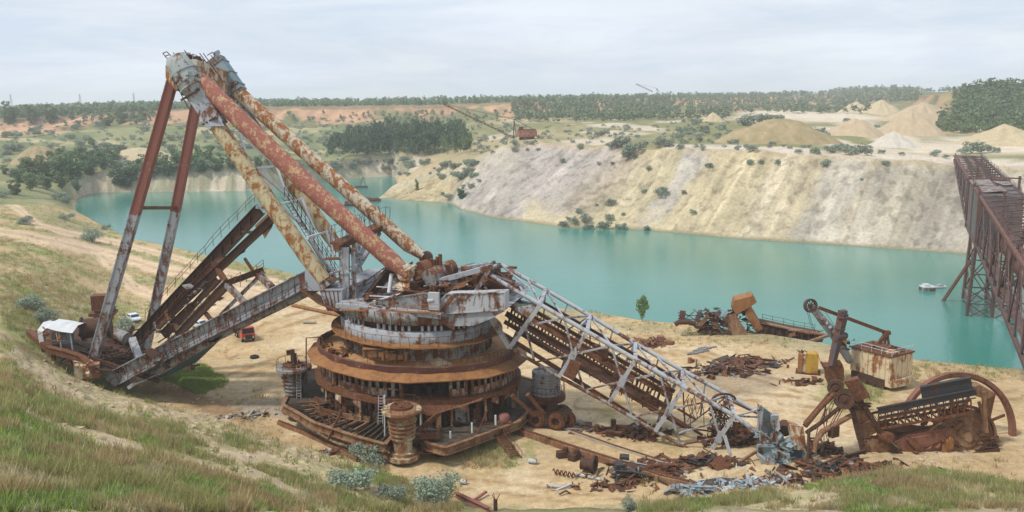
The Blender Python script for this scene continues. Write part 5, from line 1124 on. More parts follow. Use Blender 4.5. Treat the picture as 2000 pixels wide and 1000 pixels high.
tag(bpart('loose_fittings', 'rust', lambda m: (clutter(m, B(1830, 868, 105.0), (3.4, .5, 1.6), 46, .15, .6), clutter(m, B(1700, 870, 105.0), (1.6, .4, 2.2), 20, .15, .5), clutter(m, B(1850, 835, 105.4), (2.6, .6, .8), 24, .2, .7), clutter(m, B(1930, 850, 105.6), (1.2, .6, 2.0), 18, .2, .7))), kind='stuff')
bpart('base_plate', 'rust_dark', lambda m: (m.prism([B(x, y, 105.6) for x, y in ((1770, 893), (1860, 890), (1950, 870), (1952, 884), (1870, 899), (1772, 901))], (.2, 3.0, 0)), [m.beam(B(1905, 862 + 9 * i, 105.2), B(1950, 852 + 10 * i, 105.4), .16, .16) for i in range(4)], m.plate([B(1855, 892, 104.6), B(1952, 875, 105), B(1952, 882, 105), B(1860, 900, 104.6)], .2)))
bpart('side_plate', 'rust_tan', lambda m: m.prism([B(x, y, 105.2) for x, y in ((1680, 862), (1727, 856), (1772, 899), (1758, 914), (1719, 917), (1687, 884))], (.2, 1.0, .1)))
bpart('side_plate', 'rust_tan', lambda m: (m.prism([B(x, y, 105.4) for x, y in ((1664, 799), (1688, 792), (1718, 842), (1682, 861))], (.2, 1.6, .1)), m.beam(B(1672, 832, 105.2), B(1700, 822, 105.2), .16), m.beam(B(1700, 822, 105.2), B(1716, 842, 105.2), .14)))
bpart('edge_girder', 'rust_dark', lambda m: (m.beam(B(1664, 798, 105.0), B(1679, 858, 104.8), .5, .6), m.beam(B(1679, 858, 104.8), B(1692, 912, 104.6), .45, .5), m.beam(B(1688, 792, 105.1), B(1722, 846, 105), .4, .5), m.beam(B(1727, 856, 104.9), B(1771, 897, 104.8), .4, .5), m.beam(B(1690, 893, 104.8), B(1755, 912, 104.8), .2, .2)))
for px, py, r_, y in ((1632, 757, 1.0, 105.8), (1649, 779, 1.25, 104.9)):
    bpart('pulley', 'rust_dark', lambda m: m.lathe(B(px, py, y), [(0, .75), (.25, .75), (.3, .5), (r_ * .55, .45), (r_ * .6, .62), (r_, .65), (r_ * .92, .3), (r_ * .92, -.3), (r_, -.65), (0, -.65)], 26, axis=Vector((-.35, -.9, .2))))
bpart('pulley', 'rust', lambda m: m.lathe(B(1729, 853, 104.9), [(0, .9), (.45, .9), (.72, .8), (.72, -.8), (0, -.8)], 18, axis=Vector((.3, -.93, .2))))
bpart('cover_box', 'rust', lambda m: m.prism([B(x, y, 104.6) for x, y in ((1649, 746), (1676, 740), (1699, 776), (1673, 785))], (.8, 2.2, -.3)))
bpart('pulley_bracket', 'rust_dark', lambda m: (m.beam(B(1640, 765, 105.6), B(1668, 800, 105.6), .8, 1.0), m.beam(B(1660, 770, 105.4), B(1690, 796, 105.4), .5, .8), clutter(m, B(1680, 790, 105.6), (1.4, .8, .8), 16, .2, .7)))
bpart('support_tube', 'rust', lambda m: (m.pipe([B(1572, 832, 103.6), B(1600, 798, 104.6), B(1630, 768, 105.4)], .34, 10), m.pipe([B(1570, 826, 103.8), B(1628, 758, 105.6)], .12, 6)))
bpart('support_tube', 'rust_tan', lambda m: m.pipe([B(1590, 884, 102.6), B(1593, 862, 103.0), B(1606, 843, 103.6), B(1662, 812, 104.8)], [.3, .36, .36, .34], 10))
bpart('support_tube', 'rust_dark', lambda m: (m.pipe([B(1575, 845, 103.6), B(1600, 828, 104.2), B(1645, 792, 105)], .26, 9), m.pipe([B(1580, 838, 103), B(1578, 900, 102)], .2, 8), m.pipe([B(1572, 870, 102.8), B(1590, 905, 102)], .16, 7)))
def lc(m):
    for i in range(12):
        a = B(rnd.uniform(1606, 1650), rnd.uniform(775, 800), 105 + rnd.uniform(-.5, .5)); b = B(rnd.uniform(1575, 1625), rnd.uniform(830, 870), 103.6 + rnd.uniform(-.5, .5)); m.pipe([a, a.lerp(b, .5) + Vector((rnd.gauss(0, .25), 0, -.3)), b], .05, 5)
    m.box(B(1628, 842, 104), (1.2, .8, 1.4), .5)
tag(bpart('hose_bundle', 'cable', lc), kind='stuff')
# ================================================================== ELECTRIC SHOVEL
sl = PZ(1725, 752, 0); SH = thing('electric_shovel', 'old cream mining shovel streaked with rust, boom raised and bucket resting on the ground', 'mining shovel', (sl.x, sl.y, 0))
M['shovel'] = rusty('shovel_cream_paint', (.72, .60, .40), .43, .5, rust=((.12, .05, .025), (.30, .12, .045), (.45, .22, .10)))
M['yellow'] = rusty('yellow_paint', (.52, .33, .05), .42, .6, rust=((.16, .06, .025), (.34, .14, .04), (.46, .24, .08)))
M['dark_purple'] = rusty('dark_stick_paint', (.085, .075, .09), .48, .7)
A0, B0, D0 = PZ(1661, 719, 1.7), PZ(1739, 744, 1.5), PZ(1786, 738, 1.4)
e1 = (A0 - B0); e2 = (D0 - B0); e1.z = e2.z = 0; L1 = e1.length; e1.normalize(); e2 = Vector((-e1.y, e1.x, 0)) if Vector((-e1.y, e1.x, 0)).dot(e2) > 0 else Vector((e1.y, -e1.x, 0)); L2 = 5.4; HH = 3.6
def hp(u, v, z): return B0 + e1 * (u * L1) + e2 * (v * L2) + Vector((0, 0, z))
def spart(name, mat, fn, label=None, parent=None): m = MB(); fn(m); return m.build(name, mat, parent or SH, label)
def house(m):
    m.prism([hp(0, 0, 0), hp(1, 0, 0), hp(1, 1, 0), hp(0, 1, 0)], (0, 0, HH))
    m.prism([hp(.96, -.004, -.0), hp(1.03, .1, 0), hp(1.03, .9, 0), hp(.96, 1.004, 0)], (0, 0, HH * .9))
hs_ = spart('house', 'shovel', house)
for i in range(8):
    u = i / 7.0; spart('rib', 'shovel', lambda m: m.box(hp(min(.985, max(.015, u)), -.012, HH / 2), (.14, .14, HH - .1), math.atan2(e1.y, e1.x)), parent=hs_)
for v in (.25, .5, .75): spart('rib', 'shovel', lambda m: m.box(hp(-.008, v, HH / 2), (.12, .12, HH - .1), math.atan2(e1.y, e1.x)), parent=hs_)
spart('roof', 'rust', lambda m: (m.prism([hp(-.02, -.04, HH + .02), hp(1.02, -.04, HH + .02), hp(1.02, 1.04, HH + .02), hp(-.02, 1.04, HH + .02)], (0, 0, .22)), m.prism([hp(.1, .25, HH + .26), hp(.75, .25, HH + .26), hp(.75, .8, HH + .26), hp(.1, .8, HH + .26)], (0, 0, .3)), clutter(m, hp(.3, .4, HH + .6), (2, 1.5, .2), 10, .2, .7)))
spart('roof_hatch', 'cream_pale', lambda m: m.prism([hp(.02, .1, HH + .3), hp(.26, .1, HH + .3), hp(.26, .4, HH + .3), hp(.02, .4, HH + .3)], (0, 0, .35)))
spart('counterweight', 'shovel', lambda m: m.prism([hp(.0 + .30 * math.sin(t) * 0 + (-.08 * math.sin(t)), .5 - .5 * math.cos(t), -1.15) for t in np.linspace(0, math.pi, 9)] + [hp(.42, 1, -1.0), hp(.42, 0, -1.0)], (0, 0, 1.14)))
spart('roof_railing', 'white_pipe', lambda m: (m.rail([hp(.0, 1, HH + .24), hp(0, 0, HH + .24), hp(1, 0, HH + .24)], 1.0, 1.8, .04, wob=.08)))
spart('track_frame', 'rust_dark', lambda m: [m.box(hp(.55, v, -.75), (6.0, 1.3, 1.3), math.atan2(e1.y, e1.x)) for v in (.1, .9)] + [m.tube(hp(u, v - .14, -.95), hp(u, v + .14, -.95), .55, n=14) for v in (.1, .9) for u in (.2, .4, .6, .8)])
spart('turntable', 'dark', lambda m: m.lathe(hp(.52, .5, -1.2), [(0, 0), (2.1, 0), (2.1, 1.15), (0, 1.15)], 24))
spart('gantry_frame', 'rust', lambda m: (m.beam(PY(1733, 650, 136), PY(1737, 682, 136), .3), m.beam(PY(1731, 650, 137.4), PY(1727, 680, 137.4), .3), m.beam(PY(1733, 650, 136), PY(1712, 676, 136), .55), m.beam(PY(1725, 651, 136.6), PY(1738, 649, 136.6), .9, .6), clutter(m, PY(1718, 675, 136.5), (1.4, 1, .5), 12, .2, .8)))
spart('stay_beam', 'rust', lambda m: m.beam(PY(1732, 650, 136.4), PY(1600, 601, 134.0), .5, .55))
spart('dipper_stick', 'dark_purple', lambda m: (m.beam(PY(1647, 612, 133.6), PY(1624, 715, 132.4), 1.15, 1.2, w1=.85, h1=.9), [m.box(PY(1646 - 5 * i, 620 + 22 * i, 132.9), (1.3, .9, .18), .2) for i in range(4)], m.beam(PY(1640, 612, 133.2), PY(1652, 610, 133.4), 1.0, .8), m.beam(PY(1648, 612, 132.8), PY(1636, 668, 132.2), .2, .2)))
bo = spart('shovel_boom', 'grey', lambda m: (m.beam(PY(1583, 597, 134), PY(1635, 660, 135), .6, .9, w1=.9, h1=1.5), m.beam(PY(1635, 660, 135), PY(1660, 707, 135.8), .9, 1.5, w1=.7, h1=.8), [m.tube(PY(1607 + 7 * i, 622 + 8 * i, 133.6), PY(1607 + 7 * i, 622 + 8 * i, 134.3), .3, n=9) for i in range(4)]))
def sheave(m):
    c = PY(1583, 597, 133.7); ax = Vector((.25, -.95, .18)).normalized(); m.lathe(c, [(1.08, -.3), (1.08, .3), (.8, .25), (.8, -.25)], 26, axis=ax, closed=True); m.lathe(c, [(0, .35), (.25, .35), (.25, -.35), (0, -.35)], 12, axis=ax)
    a = ax.cross(Vector((0, 0, 1))).normalized(); b = a.cross(ax)
    for k in range(9): t = k * .7; m.beam(c, c + (a * math.cos(t) + b * math.sin(t)) * .85, .12, .1)
spart('sheave_wheel', 'rust_dark', sheave, parent=bo)
for pl in ([(1576, 607), (1582, 630), (1590, 650)], [(1579, 607), (1585, 630), (1593, 650)], [(1610, 606), (1632, 640)], [(1595, 690), (1612, 725)]):
    spart('hoist_cable', 'cable', lambda m: m.pipe([PY(x, y, 133.5) for x, y in pl], .035, 4))
spart('crowd_gear', 'dark_purple', lambda m: (m.tube(PY(1632, 659, 132.4), PY(1652, 655, 133.4), .5, n=12), clutter(m, PY(1652, 668, 133.6), (1.1, .8, 1.2), 26, .2, .7)))
spart('gear_guard', 'yellow', lambda m: m.prism([PY(x, y, 133.2) for x, y in ((1640, 650), (1647, 646), (1655, 660), (1652, 672), (1644, 666))], (.1, .5, 0)))
spart('bucket', 'rust', lambda m: (m.prism([PY(x, y, 132.4) for x, y in ((1607, 717), (1636, 716), (1636, 737), (1634, 746), (1616, 746), (1616, 733))], (.3, 2.2, .1)), m.prism([PY(x, y, 132.5) for x, y in ((1634, 711), (1645, 710), (1649, 722), (1648, 744), (1636, 746))], (.2, 1.8, .1)), [m.beam(PY(1608, 717 + 0 * i, 132.4 + i * .6), PY(1604, 706, 132.4 + i * .6), .2, .2) for i in range(4)], m.beam(PY(1626, 702, 132.6), PY(1640, 712, 132.6), .5)))
# ---------------- yellow cabinet beside it
cl = PZ(1578, 728, 0); CBN = thing('switch_cabinet', 'tall yellow steel cabinet with rust stains standing on the sand beside the shovel', 'cabinet', (cl.x, cl.y, 0))
cz = .25; dv = Vector((.35, .94, 0)); du = Vector((.94, -.35, 0))
m = MB(); m.prism([cl + du * a + dv * b + Vector((0, 0, cz)) for a, b in ((-.4, -1), (1.5, -1), (1.5, 1), (-.4, 1))], (0, 0, 3.2)); m.build('cabinet_body', 'yellow', CBN)
m = MB(); m.prism([cl + du * a + dv * b + Vector((0, 0, cz)) for a, b in ((-1.6, -1), (-.9, -1), (-.9, 1), (-1.6, 1))], (0, 0, 3.0)); m.build('cabinet_door', 'rust_orange', CBN)
m = MB(); m.box(cl + du * -.65 + Vector((0, 0, 1.6)), (.5, 1.6, 2.6), -.35); m.build('cabinet_panel', 'cream_pale', CBN)
m = MB(); m.box(cl + Vector((0, 0, .12)), (3.8, 2.6, .24), -.35); clutter(m, cl + du * -1 + Vector((0, 0, 3.5)), (.7, .6, .2), 8, .2, .5); m.build('cabinet_base', 'rust_dark', CBN)
# ================================================================== WRECKED MACHINE ON THE SHORE
wl_ = PZ(1440, 650, 0); WR = thing('wrecked_digger', 'wrecked digger at the water edge with a tipped orange box beam and long low chassis', 'wreck', (wl_.x, wl_.y, 0))
yw = wl_.y - 2.5
def W(px, py, d=0): return PY(px, py, yw + d)
def wpart(name, mat, fn, label=None): m = MB(); fn(m); return m.build(name, mat, WR, label)
wpart('box_beam', 'rust_orange', lambda m: m.prism([W(*p, 0) for p in ((1434, 587), (1470, 578), (1478, 591), (1464, 600), (1438, 615), (1430, 602))], (.5, 3, .2)))
wpart('box_leg', 'rust_orange', lambda m: m.prism([W(*p, .3) for p in ((1455, 613), (1464, 598), (1490, 642), (1476, 650))], (.5, 2.4, .2)))
wpart('side_wall', 'rust_tan', lambda m: (m.plate([W(1408, 618, 1), W(1436, 612, 1), W(1462, 655, 0), W(1430, 655, 0)], .3), m.plate([W(1360, 638, .5), W(1382, 613, .5), W(1386, 618, .5), W(1366, 642, .5)], .5), m.plate([W(1386, 620, .4), W(1394, 640, .2), W(1408, 645, .2), W(1398, 620, .4)], .3)))
tag(wpart('crushed_machinery', 'rust_dark', lambda m: (clutter(m, W(1410, 625, 2), (4.5, 2.0, 2.2), 90, .3, 1.5), clutter(m, W(1385, 640, 1.5), (3, 1.5, 1.2), 40, .3, 1.2), clutter(m, W(1470, 640, 2), (3, 1.5, 1.5), 30, .3, 1.0))), kind='stuff')
wpart('blue_drum', 'blue_grey', lambda m: m.tube(W(1410, 614, .6), W(1416, 617, .6), .7, n=12))
wpart('chassis', 'rust_dark', lambda m: (m.prism([W(1490, 634, 1), W(1540, 645, 1), W(1610, 658, 1), W(1606, 668, .6), W(1560, 668, .4), W(1480, 655, .4)], (.4, 4, .2)), [m.box(W(1495 + 14 * i, 650 + 2.2 * i, .2), (.35, .3, 2.0)) for i in range(8)]))
wpart('chassis_roof', 'rust_tan', lambda m: (m.plate([W(1488, 631, 0), W(1540, 643, 0), W(1545, 640, 4), W(1492, 628, 4)], .2), m.plate([W(1540, 645, 0), W(1612, 655, 0), W(1606, 650, 4), W(1545, 640, 4)], .25)))
wpart('chassis_scrap', 'rust', lambda m: clutter(m, W(1565, 652, 1), (5, 1.5, .7), 30, .3, 1.2))
wpart('fallen_beam', 'rust_tan', lambda m: m.beam(W(1563, 673, -3), W(1618, 655, -1), .5, .45))
wpart('hanging_rails', 'rust_dark', lambda m: m.rail([W(1490, 628, 3), W(1550, 641, 3), W(1590, 648, 3)], 1.4, 2.0, .04, wob=.1))
wpart('standing_post', 'dark_purple', lambda m: m.beam(W(1331, 628, 1), W(1334, 607, 1), 1.0, .6))
wpart('standing_post', 'dark_purple', lambda m: m.beam(W(1360, 628, 1), W(1368, 609, 1), 1.0, .7))
wpart('cross_rails', 'rust_dark', lambda m: [m.beam(W(*p, 1), W(*q, 1), .12) for p, q in (((1324, 616), (1362, 616)), ((1324, 622), (1360, 624)), ((1324, 611), (1335, 611)), ((1338, 612), (1358, 625)), ((1336, 625), (1356, 608)), ((1354, 603), (1364, 613)))])
wpart('wheel_arch', 'rust_dark', lambda m: m.pipe([W(1318, 634, 0), W(1326, 629, 0), W(1345, 629, 0), W(1358, 633, 0)], .5, 8))
# ================================================================== CONVEYOR BRIDGE OVER THE LAKE
M['bridge'] = rusty('bridge_brown', (.10, .068, .07), .5, .4, rust=((.06, .038, .038), (.13, .075, .06), (.24, .14, .10)))
M['bridge_red'] = rusty('bridge_red_rust', (.16, .085, .07), .5, .5, rust=((.07, .03, .026), (.15, .06, .04), (.26, .12, .07)))
M['sheet'] = rusty('grey_sheet', (.155, .15, .15), .4, .5)
b0 = PY(1864, 304, 315); b1 = PY(2000, 519, 112); bdir = (b1 - b0); bdir.z = 0; bdir.normalize(); bn = Vector((-bdir.y, bdir.x, 0))
if bn.x < 0: bn = -bn
def bL(d): # point on the near top chord at view distance d
    f = (315 - d) / (315 - 112.0); return b0.lerp(b1, f)
BR = thing('conveyor_bridge', 'long brown lattice conveyor bridge running out over the lake on trestle legs', 'bridge', tuple(bL(190).xy) + (WATER_Z,))
WB = 8.4
def bh(d): return float(np.interp(d, [80, 230, 262, 315], [10.5, 10.5, 7.5, 1.4]))
ds = list(np.arange(315, 83, -8.0))
def bp(d, right, low, f=1.0): p = bL(d) + bn * (WB * right); return p - Vector((0, 0, bh(d) * low))
def brp(name, mat, fn, parent=None, label=None): m = MB(); fn(m); return m.build(name, mat, parent or BR, label)
for r_ in (0, 1):
    brp('top_chord', 'bridge_red' if r_ == 0 else 'bridge', lambda m: [m.beam(bp(a, r_, 0), bp(b, r_, 0), .55, .5) for a, b in zip(ds[:-1], ds[1:])])
    brp('bottom_chord', 'bridge', lambda m: [m.beam(bp(a, r_, 1), bp(b, r_, 1), .55, .5) for a, b in zip(ds[:-1], ds[1:])])
    def web(m):
        for i, (a, b) in enumerate(zip(ds[:-1], ds[1:])):
            m.beam(bp(b, r_, 0), bp(b, r_, 1), .2, .2)
            if i % 2: m.beam(bp(a, r_, 0), bp(b, r_, 1), .17, .17)
            else: m.beam(bp(a, r_, 1), bp(b, r_, 0), .2, .2)
            m.beam(bp(a, r_, .5), bp(b, r_, .5), .10, .10)
    brp('side_lattice', 'bridge', web)
def lat(low):
    def f(m):
        for i, (a, b) in enumerate(zip(ds[:-1], ds[1:])):
            for q in (0,): d = a + (b - a) * q; m.beam(bp(d, 0, low), bp(d, 1, low), .17, .22)
            m.beam(bp(a, 0, low), bp(b, 1, low), .2, .2); m.beam(bp(a, 1, low), bp(b, 0, low), .2, .2)
    return f
brp('top_lattice', 'bridge', lat(0))
brp('bottom_lattice', 'bridge', lambda m: [m.beam(bp(a, 0, 1), bp(b, 1, 1), .2, .2) for a, b in zip(ds[:-1:2], ds[1::2])])
brp('walkway', 'bridge', lambda m: [m.plate([bp(a, .04, .9), bp(a, .2, .9), bp(b - .2, .2, .9), bp(b - .2, .04, .9)], .06) for a, b in zip(ds[:-1], ds[1:])])
def conv(m):
    for o in (.45, .72):
        for a, b in zip(ds[1:-1], ds[2:]): m.plate([bp(a, o, .55), bp(a, o + .1, .9), bp(b, o + .1, .9), bp(b, o, .9)], .1); m.beam(bp(a, o, .86), bp(b, o, .86), .15, .4)
brp('belt_line', 'bridge_red', conv)
brp('bridge_railing', 'bridge', lambda m: m.rail([bp(d, .98, -.02) for d in ds[::2]], 1.2, 3.0, .05, wob=.12))
brp('bridge_railing', 'bridge', lambda m: m.rail([bp(d, .02, -.02) for d in ds[::2]], 1.1, 3.0, .045, wob=.12))
# machine house in the middle of the span
def mh(a, b, o0, o1, l0, l1): return [bp(a, o0, l1), bp(b, o0, l1), bp(b, o1, l1), bp(a, o1, l1)], Vector((0, 0, bh(200) * (l1 - l0)))
pts, up_ = mh(222, 192, -.02, 1.02, .0, 1.1)
brp('machine_house', 'sheet', lambda m: m.prism(pts, up_))
rf = brp('house_roof', 'grey_dirty', lambda m: (m.plate([bp(223, -.03, -.03), bp(209, -.03, -.03), bp(209, .5, -.05), bp(223, .5, -.05)], .12), m.plate([bp(208, .1, -.03), bp(195, .1, -.03), bp(197, .7, -.05), bp(208, .6, -.05)], .12), m.plate([bp(221, .55, -.03), bp(212, .75, -.03), bp(212, 1.0, -.03), bp(221, 1.02, -.03)], .12)))
brp('house_frame', 'bridge_red', lambda m: [m.beam(bp(d, o, -.1), bp(d, o, 1.15), .4) for d in (225, 207, 190) for o in (-.02, .55)] + [m.beam(bp(225, .02, 1.15), bp(160, .1, 1.15), .5), m.beam(bp(228, -.1, .0), bp(228, 1.1, 0), .5), m.beam(bp(228, .2, -.35), bp(228, .2, .3), .4), m.beam(bp(205, 1.05, -.3), bp(205, 1.05, .3), .4), m.beam(bp(205, .4, -.25), bp(205, 1.1, -.25), .3)])
# trestle standing in the water
feet = []
def leg(m, t, f, w=.55): m.beam(t, f, w)
tw = [(o, d) for o in (0.0, .5, 1.0) for d in (207, 190)]
for o, d in tw:
    t = bp(d, o, 1.0); f = Vector((t.x + (o - .5) * 2.0, t.y, WATER_Z - 4)); brp('trestle_leg', 'bridge', lambda m: m.beam(t, f, .55)); feet.append((t, f))
def trb(m):
    for i in range(len(feet)):
        for j in range(i + 1, len(feet)):
            if abs(tw[i][0] - tw[j][0]) > .6 or (tw[i][0] != tw[j][0] and tw[i][1] != tw[j][1]): continue
            (a0, a1), (c0, c1) = feet[i], feet[j]
            for f0, f1 in ((0, .33), (.33, .66), (.66, .82)):
                m.beam(a0.lerp(a1, f0), c0.lerp(c1, f1), .24); m.beam(a0.lerp(a1, f1), c0.lerp(c1, f0), .24); m.beam(a0.lerp(a1, f1), c0.lerp(c1, f1), .28)
brp('trestle_bracing', 'bridge', trb)
brp('raking_strut', 'bridge_red', lambda m: m.beam(bp(200, .0, 1.5), Vector((bp(200, 0, 1).x - 3.6, bp(205, 0, 1).y, WATER_Z - .6)), .6))
brp('hanging_pipe', 'steel_dark', lambda m: m.tube(bp(186, .4, 1.0), bp(186, .4, 1.0) - Vector((0, 0, 7.5)), .6, n=10))
brp('sloping_legs', 'bridge', lambda m: [m.beam(bp(150, o, .1), bp(168, o, 1.3), .5) for o in (.1, .5, .9)] + [m.beam(bp(130, o, .1), bp(148, o, 1.2), .45) for o in (.1, .9)])
for d in (92,):
    for o in (0, 1):
        t = bp(d, o, 1); g = gz(t.x + 1e-3, t.y); brp('shore_trestle_leg', 'bridge', lambda m: m.beam(t, Vector((t.x, t.y, g - .5)), .8))
# ================================================================== ON THE WATER
def raft(name, label, cat, px, py, fn, group=None):
    p = PZ(px, py, WATER_Z); t = thing(name, label, cat, (p.x, p.y, WATER_Z), group); fn(t, p); return t
def f1(t, p):
    m = MB(); m.prism([p + Vector(v) for v in ((-1.6, -1.2, -.2), (1.4, -1.2, -.2), (1.4, 1.4, -.2), (-1.6, 1.4, -.2))], (0, 0, 1.0)); m.build('hull', 'grey_dirty', t)
    m = MB(); m.box(p + Vector((-.1, .1, .95)), (3.1, 2.7, .25)); m.box(p + Vector((-.3, .3, 1.3)), (1.4, 1.6, .5)); m.build('cabin', 'white_pipe', t)
raft('pontoon_boat', 'small white flat topped boat moored on the lake left of the bridge trestle', 'boat', 1812, 567, f1)
def f2(t, p):
    m = MB(); m.plate([p + Vector(v) for v in ((-1.5, -.6, .25), (3.2, .2, .25), (3.0, 1.4, .25), (-1.2, 1.0, .25))], .3); m.build('hull', 'white_pipe', t)
    m = MB(); m.box(p + Vector((1.6, .6, .7)), (1.4, .7, .4)); m.box(p + Vector((.2, .5, .5)), (.8, .6, .25)); m.build('seat', 'grey_pale', t)
raft('rowing_boat', 'low white rowing boat floating beside the flat topped boat', 'boat', 1826, 563, f2)
def f3(t, p):
    m = MB(); m.box(p + Vector((0, 0, .3)), (6.5, 3, 1.0), .2); m.build('hull', 'rust_dark', t)
    m = MB(); m.beam(p + Vector((-1, 0, .8)), p + Vector((1.8, 0, 4.0)), .4); m.beam(p + Vector((1.6, 0, .8)), p + Vector((1.2, 0, 4.2)), .3); m.box(p + Vector((-2, 0, 1.5)), (1.6, 1.6, 1.4)); m.build('gantry', 'rust', t)
raft('dredge_pontoon', 'dark dredging pontoon with a small derrick, seen through the tubes', 'pontoon', 686, 402, f3)
def f4(t, p):
    m = MB(); m.box(p + Vector((0, 0, .4)), (8.5, 3, 1.1), -.1); m.build('hull', 'rust_dark', t)
    m = MB(); m.box(p + Vector((1.0, 0, 1.3)), (5, 1.6, .7), -.1); m.beam(p + Vector((-4.5, 0, .9)), p + Vector((-1, 0, 2.2)), .35); m.build('deckhouse', 'rust', t)
raft('dredge_pontoon', 'long low brown pontoon moored at the tip of the spoil bank', 'pontoon', 726, 393, f4)
def f5(t, p):
    m = MB(); m.box(p + Vector((0, 0, .3)), (7, 3, .9), .1); m.build('hull', 'rust_dark', t)
    m = MB(); m.beam(p + Vector((-1, 0, .6)), p + Vector((1.2, 0, 6)), .3); m.beam(p + Vector((2.4, 0, .6)), p + Vector((1.2, 0, 6)), .3); m.build('derrick', 'rust', t)
raft('dredge_pontoon', 'small far pontoon with an upright frame in the inlet behind', 'pontoon', 706, 366, f5)
# ================================================================== VEHICLES
M['glass'] = plain('dark_window', (.015, .02, .025), (.03, .035, .04), 2, .15, .5, bs=0)
M['car_white'] = plain('pale_car_paint', (.55, .60, .66), (.62, .67, .72), 3, .35, .5, bs=0)
M['truck_red'] = plain('truck_red_paint', (.50, .06, .03), (.58, .085, .04), 2, .5, .4, bs=0)
M['lamp'] = plain('lamp_glass', (.6, .6, .58), (.7, .7, .66), 2, .2, .5, bs=0)
def vehicle_frame(px, py, z, toward):
    g = hit(px, py) or PZ(px, py, z); f = Vector((math.sin(toward), math.cos(toward), 0)); s = Vector((f.y, -f.x, 0))
    return g, f, s, (lambda a, b, c: g + s * a + f * b + Vector((0, 0, c)))
def wheels(t, L, w, xs, r, wd):
    for y in xs:
        for sx in (-1, 1):
            ax = (L(sx, 0, 0) - L(0, 0, 0)); m = MB(); m.lathe(L(sx * (w / 2 - wd / 2), y, r), [(0, -wd / 2), (r * .6, -wd / 2), (r, -wd / 2 + .03), (r, wd / 2 - .03), (r * .6, wd / 2), (0, wd / 2)], 18, axis=ax); o = m.build('wheel', 'tyre', t)
            m = MB(); m.lathe(L(sx * (w / 2 + .005), y, r), [(0, .02), (r * .5, .02), (r * .55, -.02)], 14, axis=ax); m.build('rim', 'grey_pale', o)
def car(px, py, toward, label, ground_z=0, scale=1.0):
    g, f, s, L = vehicle_frame(px, py, ground_z, toward); t = thing('parked_car', label, 'car', g, 'cars parked on the left of the pit floor')
    prof = [(-2.05, .35), (-2.08, .75), (-2.0, .95), (-1.9, 1.02), (-1.55, 1.42), (.35, 1.47), (1.05, 1.02), (1.95, .86), (2.1, .62), (2.1, .35)]
    m = MB(); m.prism([L(-.84, y, z) for y, z in prof], s * 1.68); body = m.build('body', 'car_white', t)
    m = MB(); m.prism([L(-.855, y, z) for y, z in ((-1.6, 1.05), (-1.42, 1.36), (.28, 1.40), (.85, 1.05))], s * 1.71); m.build('side_windows', 'glass', t)
    m = MB(); m.plate([L(-.74, .44, 1.435), L(.74, .44, 1.435), L(.78, 1.06, 1.045), L(-.78, 1.06, 1.045)], .05); m.build('windscreen', 'glass', t)
    m = MB(); m.plate([L(-.70, -1.58, 1.40), L(.70, -1.58, 1.40), L(.74, -1.92, 1.06), L(-.74, -1.92, 1.06)], .05); m.build('rear_window', 'glass', t)
    wheels(t, L, 1.7, (-1.3, 1.3), .31, .2)
    for sx in (-1, 1): m = MB(); m.box(L(sx * .62, 2.1, .68), (.3, .12, .16), -toward); m.build('headlight', 'lamp', t)
    m = MB(); m.box(L(0, 2.12, .42), (1.6, .12, .18), -toward); m.build('bumper', 'steel_dark', t)
    return t
car(262, 627, R(140), 'pale blue hatchback parked on the dirt by the grey pylon leg')
car(392, 640, R(120), 'white car parked beyond the girders, partly hidden by the collapsed gantry')
g, f, s, L = vehicle_frame(480, 663, 0, R(150)); TK = thing('flatbed_truck', 'red cab dump truck parked behind the counterweight arm', 'truck', g)
m = MB(); m.prism([L(-1.2, y, z) for y, z in ((.6, .7), (.6, 2.75), (2.1, 2.8), (2.45, 1.75), (2.5, .7))], s * 2.4); m.build('cab', 'truck_red', TK)
m = MB(); m.plate([L(-1.05, 2.19, 2.68), L(1.05, 2.19, 2.68), L(1.08, 2.47, 1.78), L(-1.08, 2.47, 1.78)], .06); m.build('windscreen', 'glass', TK)
m = MB(); m.prism([L(-1.215, y, z) for y, z in ((.85, 1.75), (.85, 2.55), (1.95, 2.55), (2.2, 1.75))], s * 2.43); m.build('side_windows', 'glass', TK)
m = MB(); m.box(L(0, 2.56, .85), (2.4, .2, .5), -R(150)); m.box(L(0, 2.53, 1.3), (1.3, .08, .35), -R(150)); m.build('bumper', 'steel_dark', TK)
for sx in (-1, 1): m = MB(); m.box(L(sx * .85, 2.64, .95), (.3, .08, .26), -R(150)); m.build('headlight', 'lamp', TK)
m = MB(); m.prism([L(-1.2, y, z) for y, z in ((-4.6, 1.2), (-4.6, 2.3), (.4, 2.3), (.4, 1.2))], s * 2.4); m.build('cargo_bed', 'rust_dark', TK)
m = MB(); m.box(L(0, -1.2, .85), (.9, 7.0, .3), -R(150)); m.build('chassis', 'steel_dark', TK)
wheels(TK, L, 2.4, (-3.6, -2.3, 1.6), .52, .34)
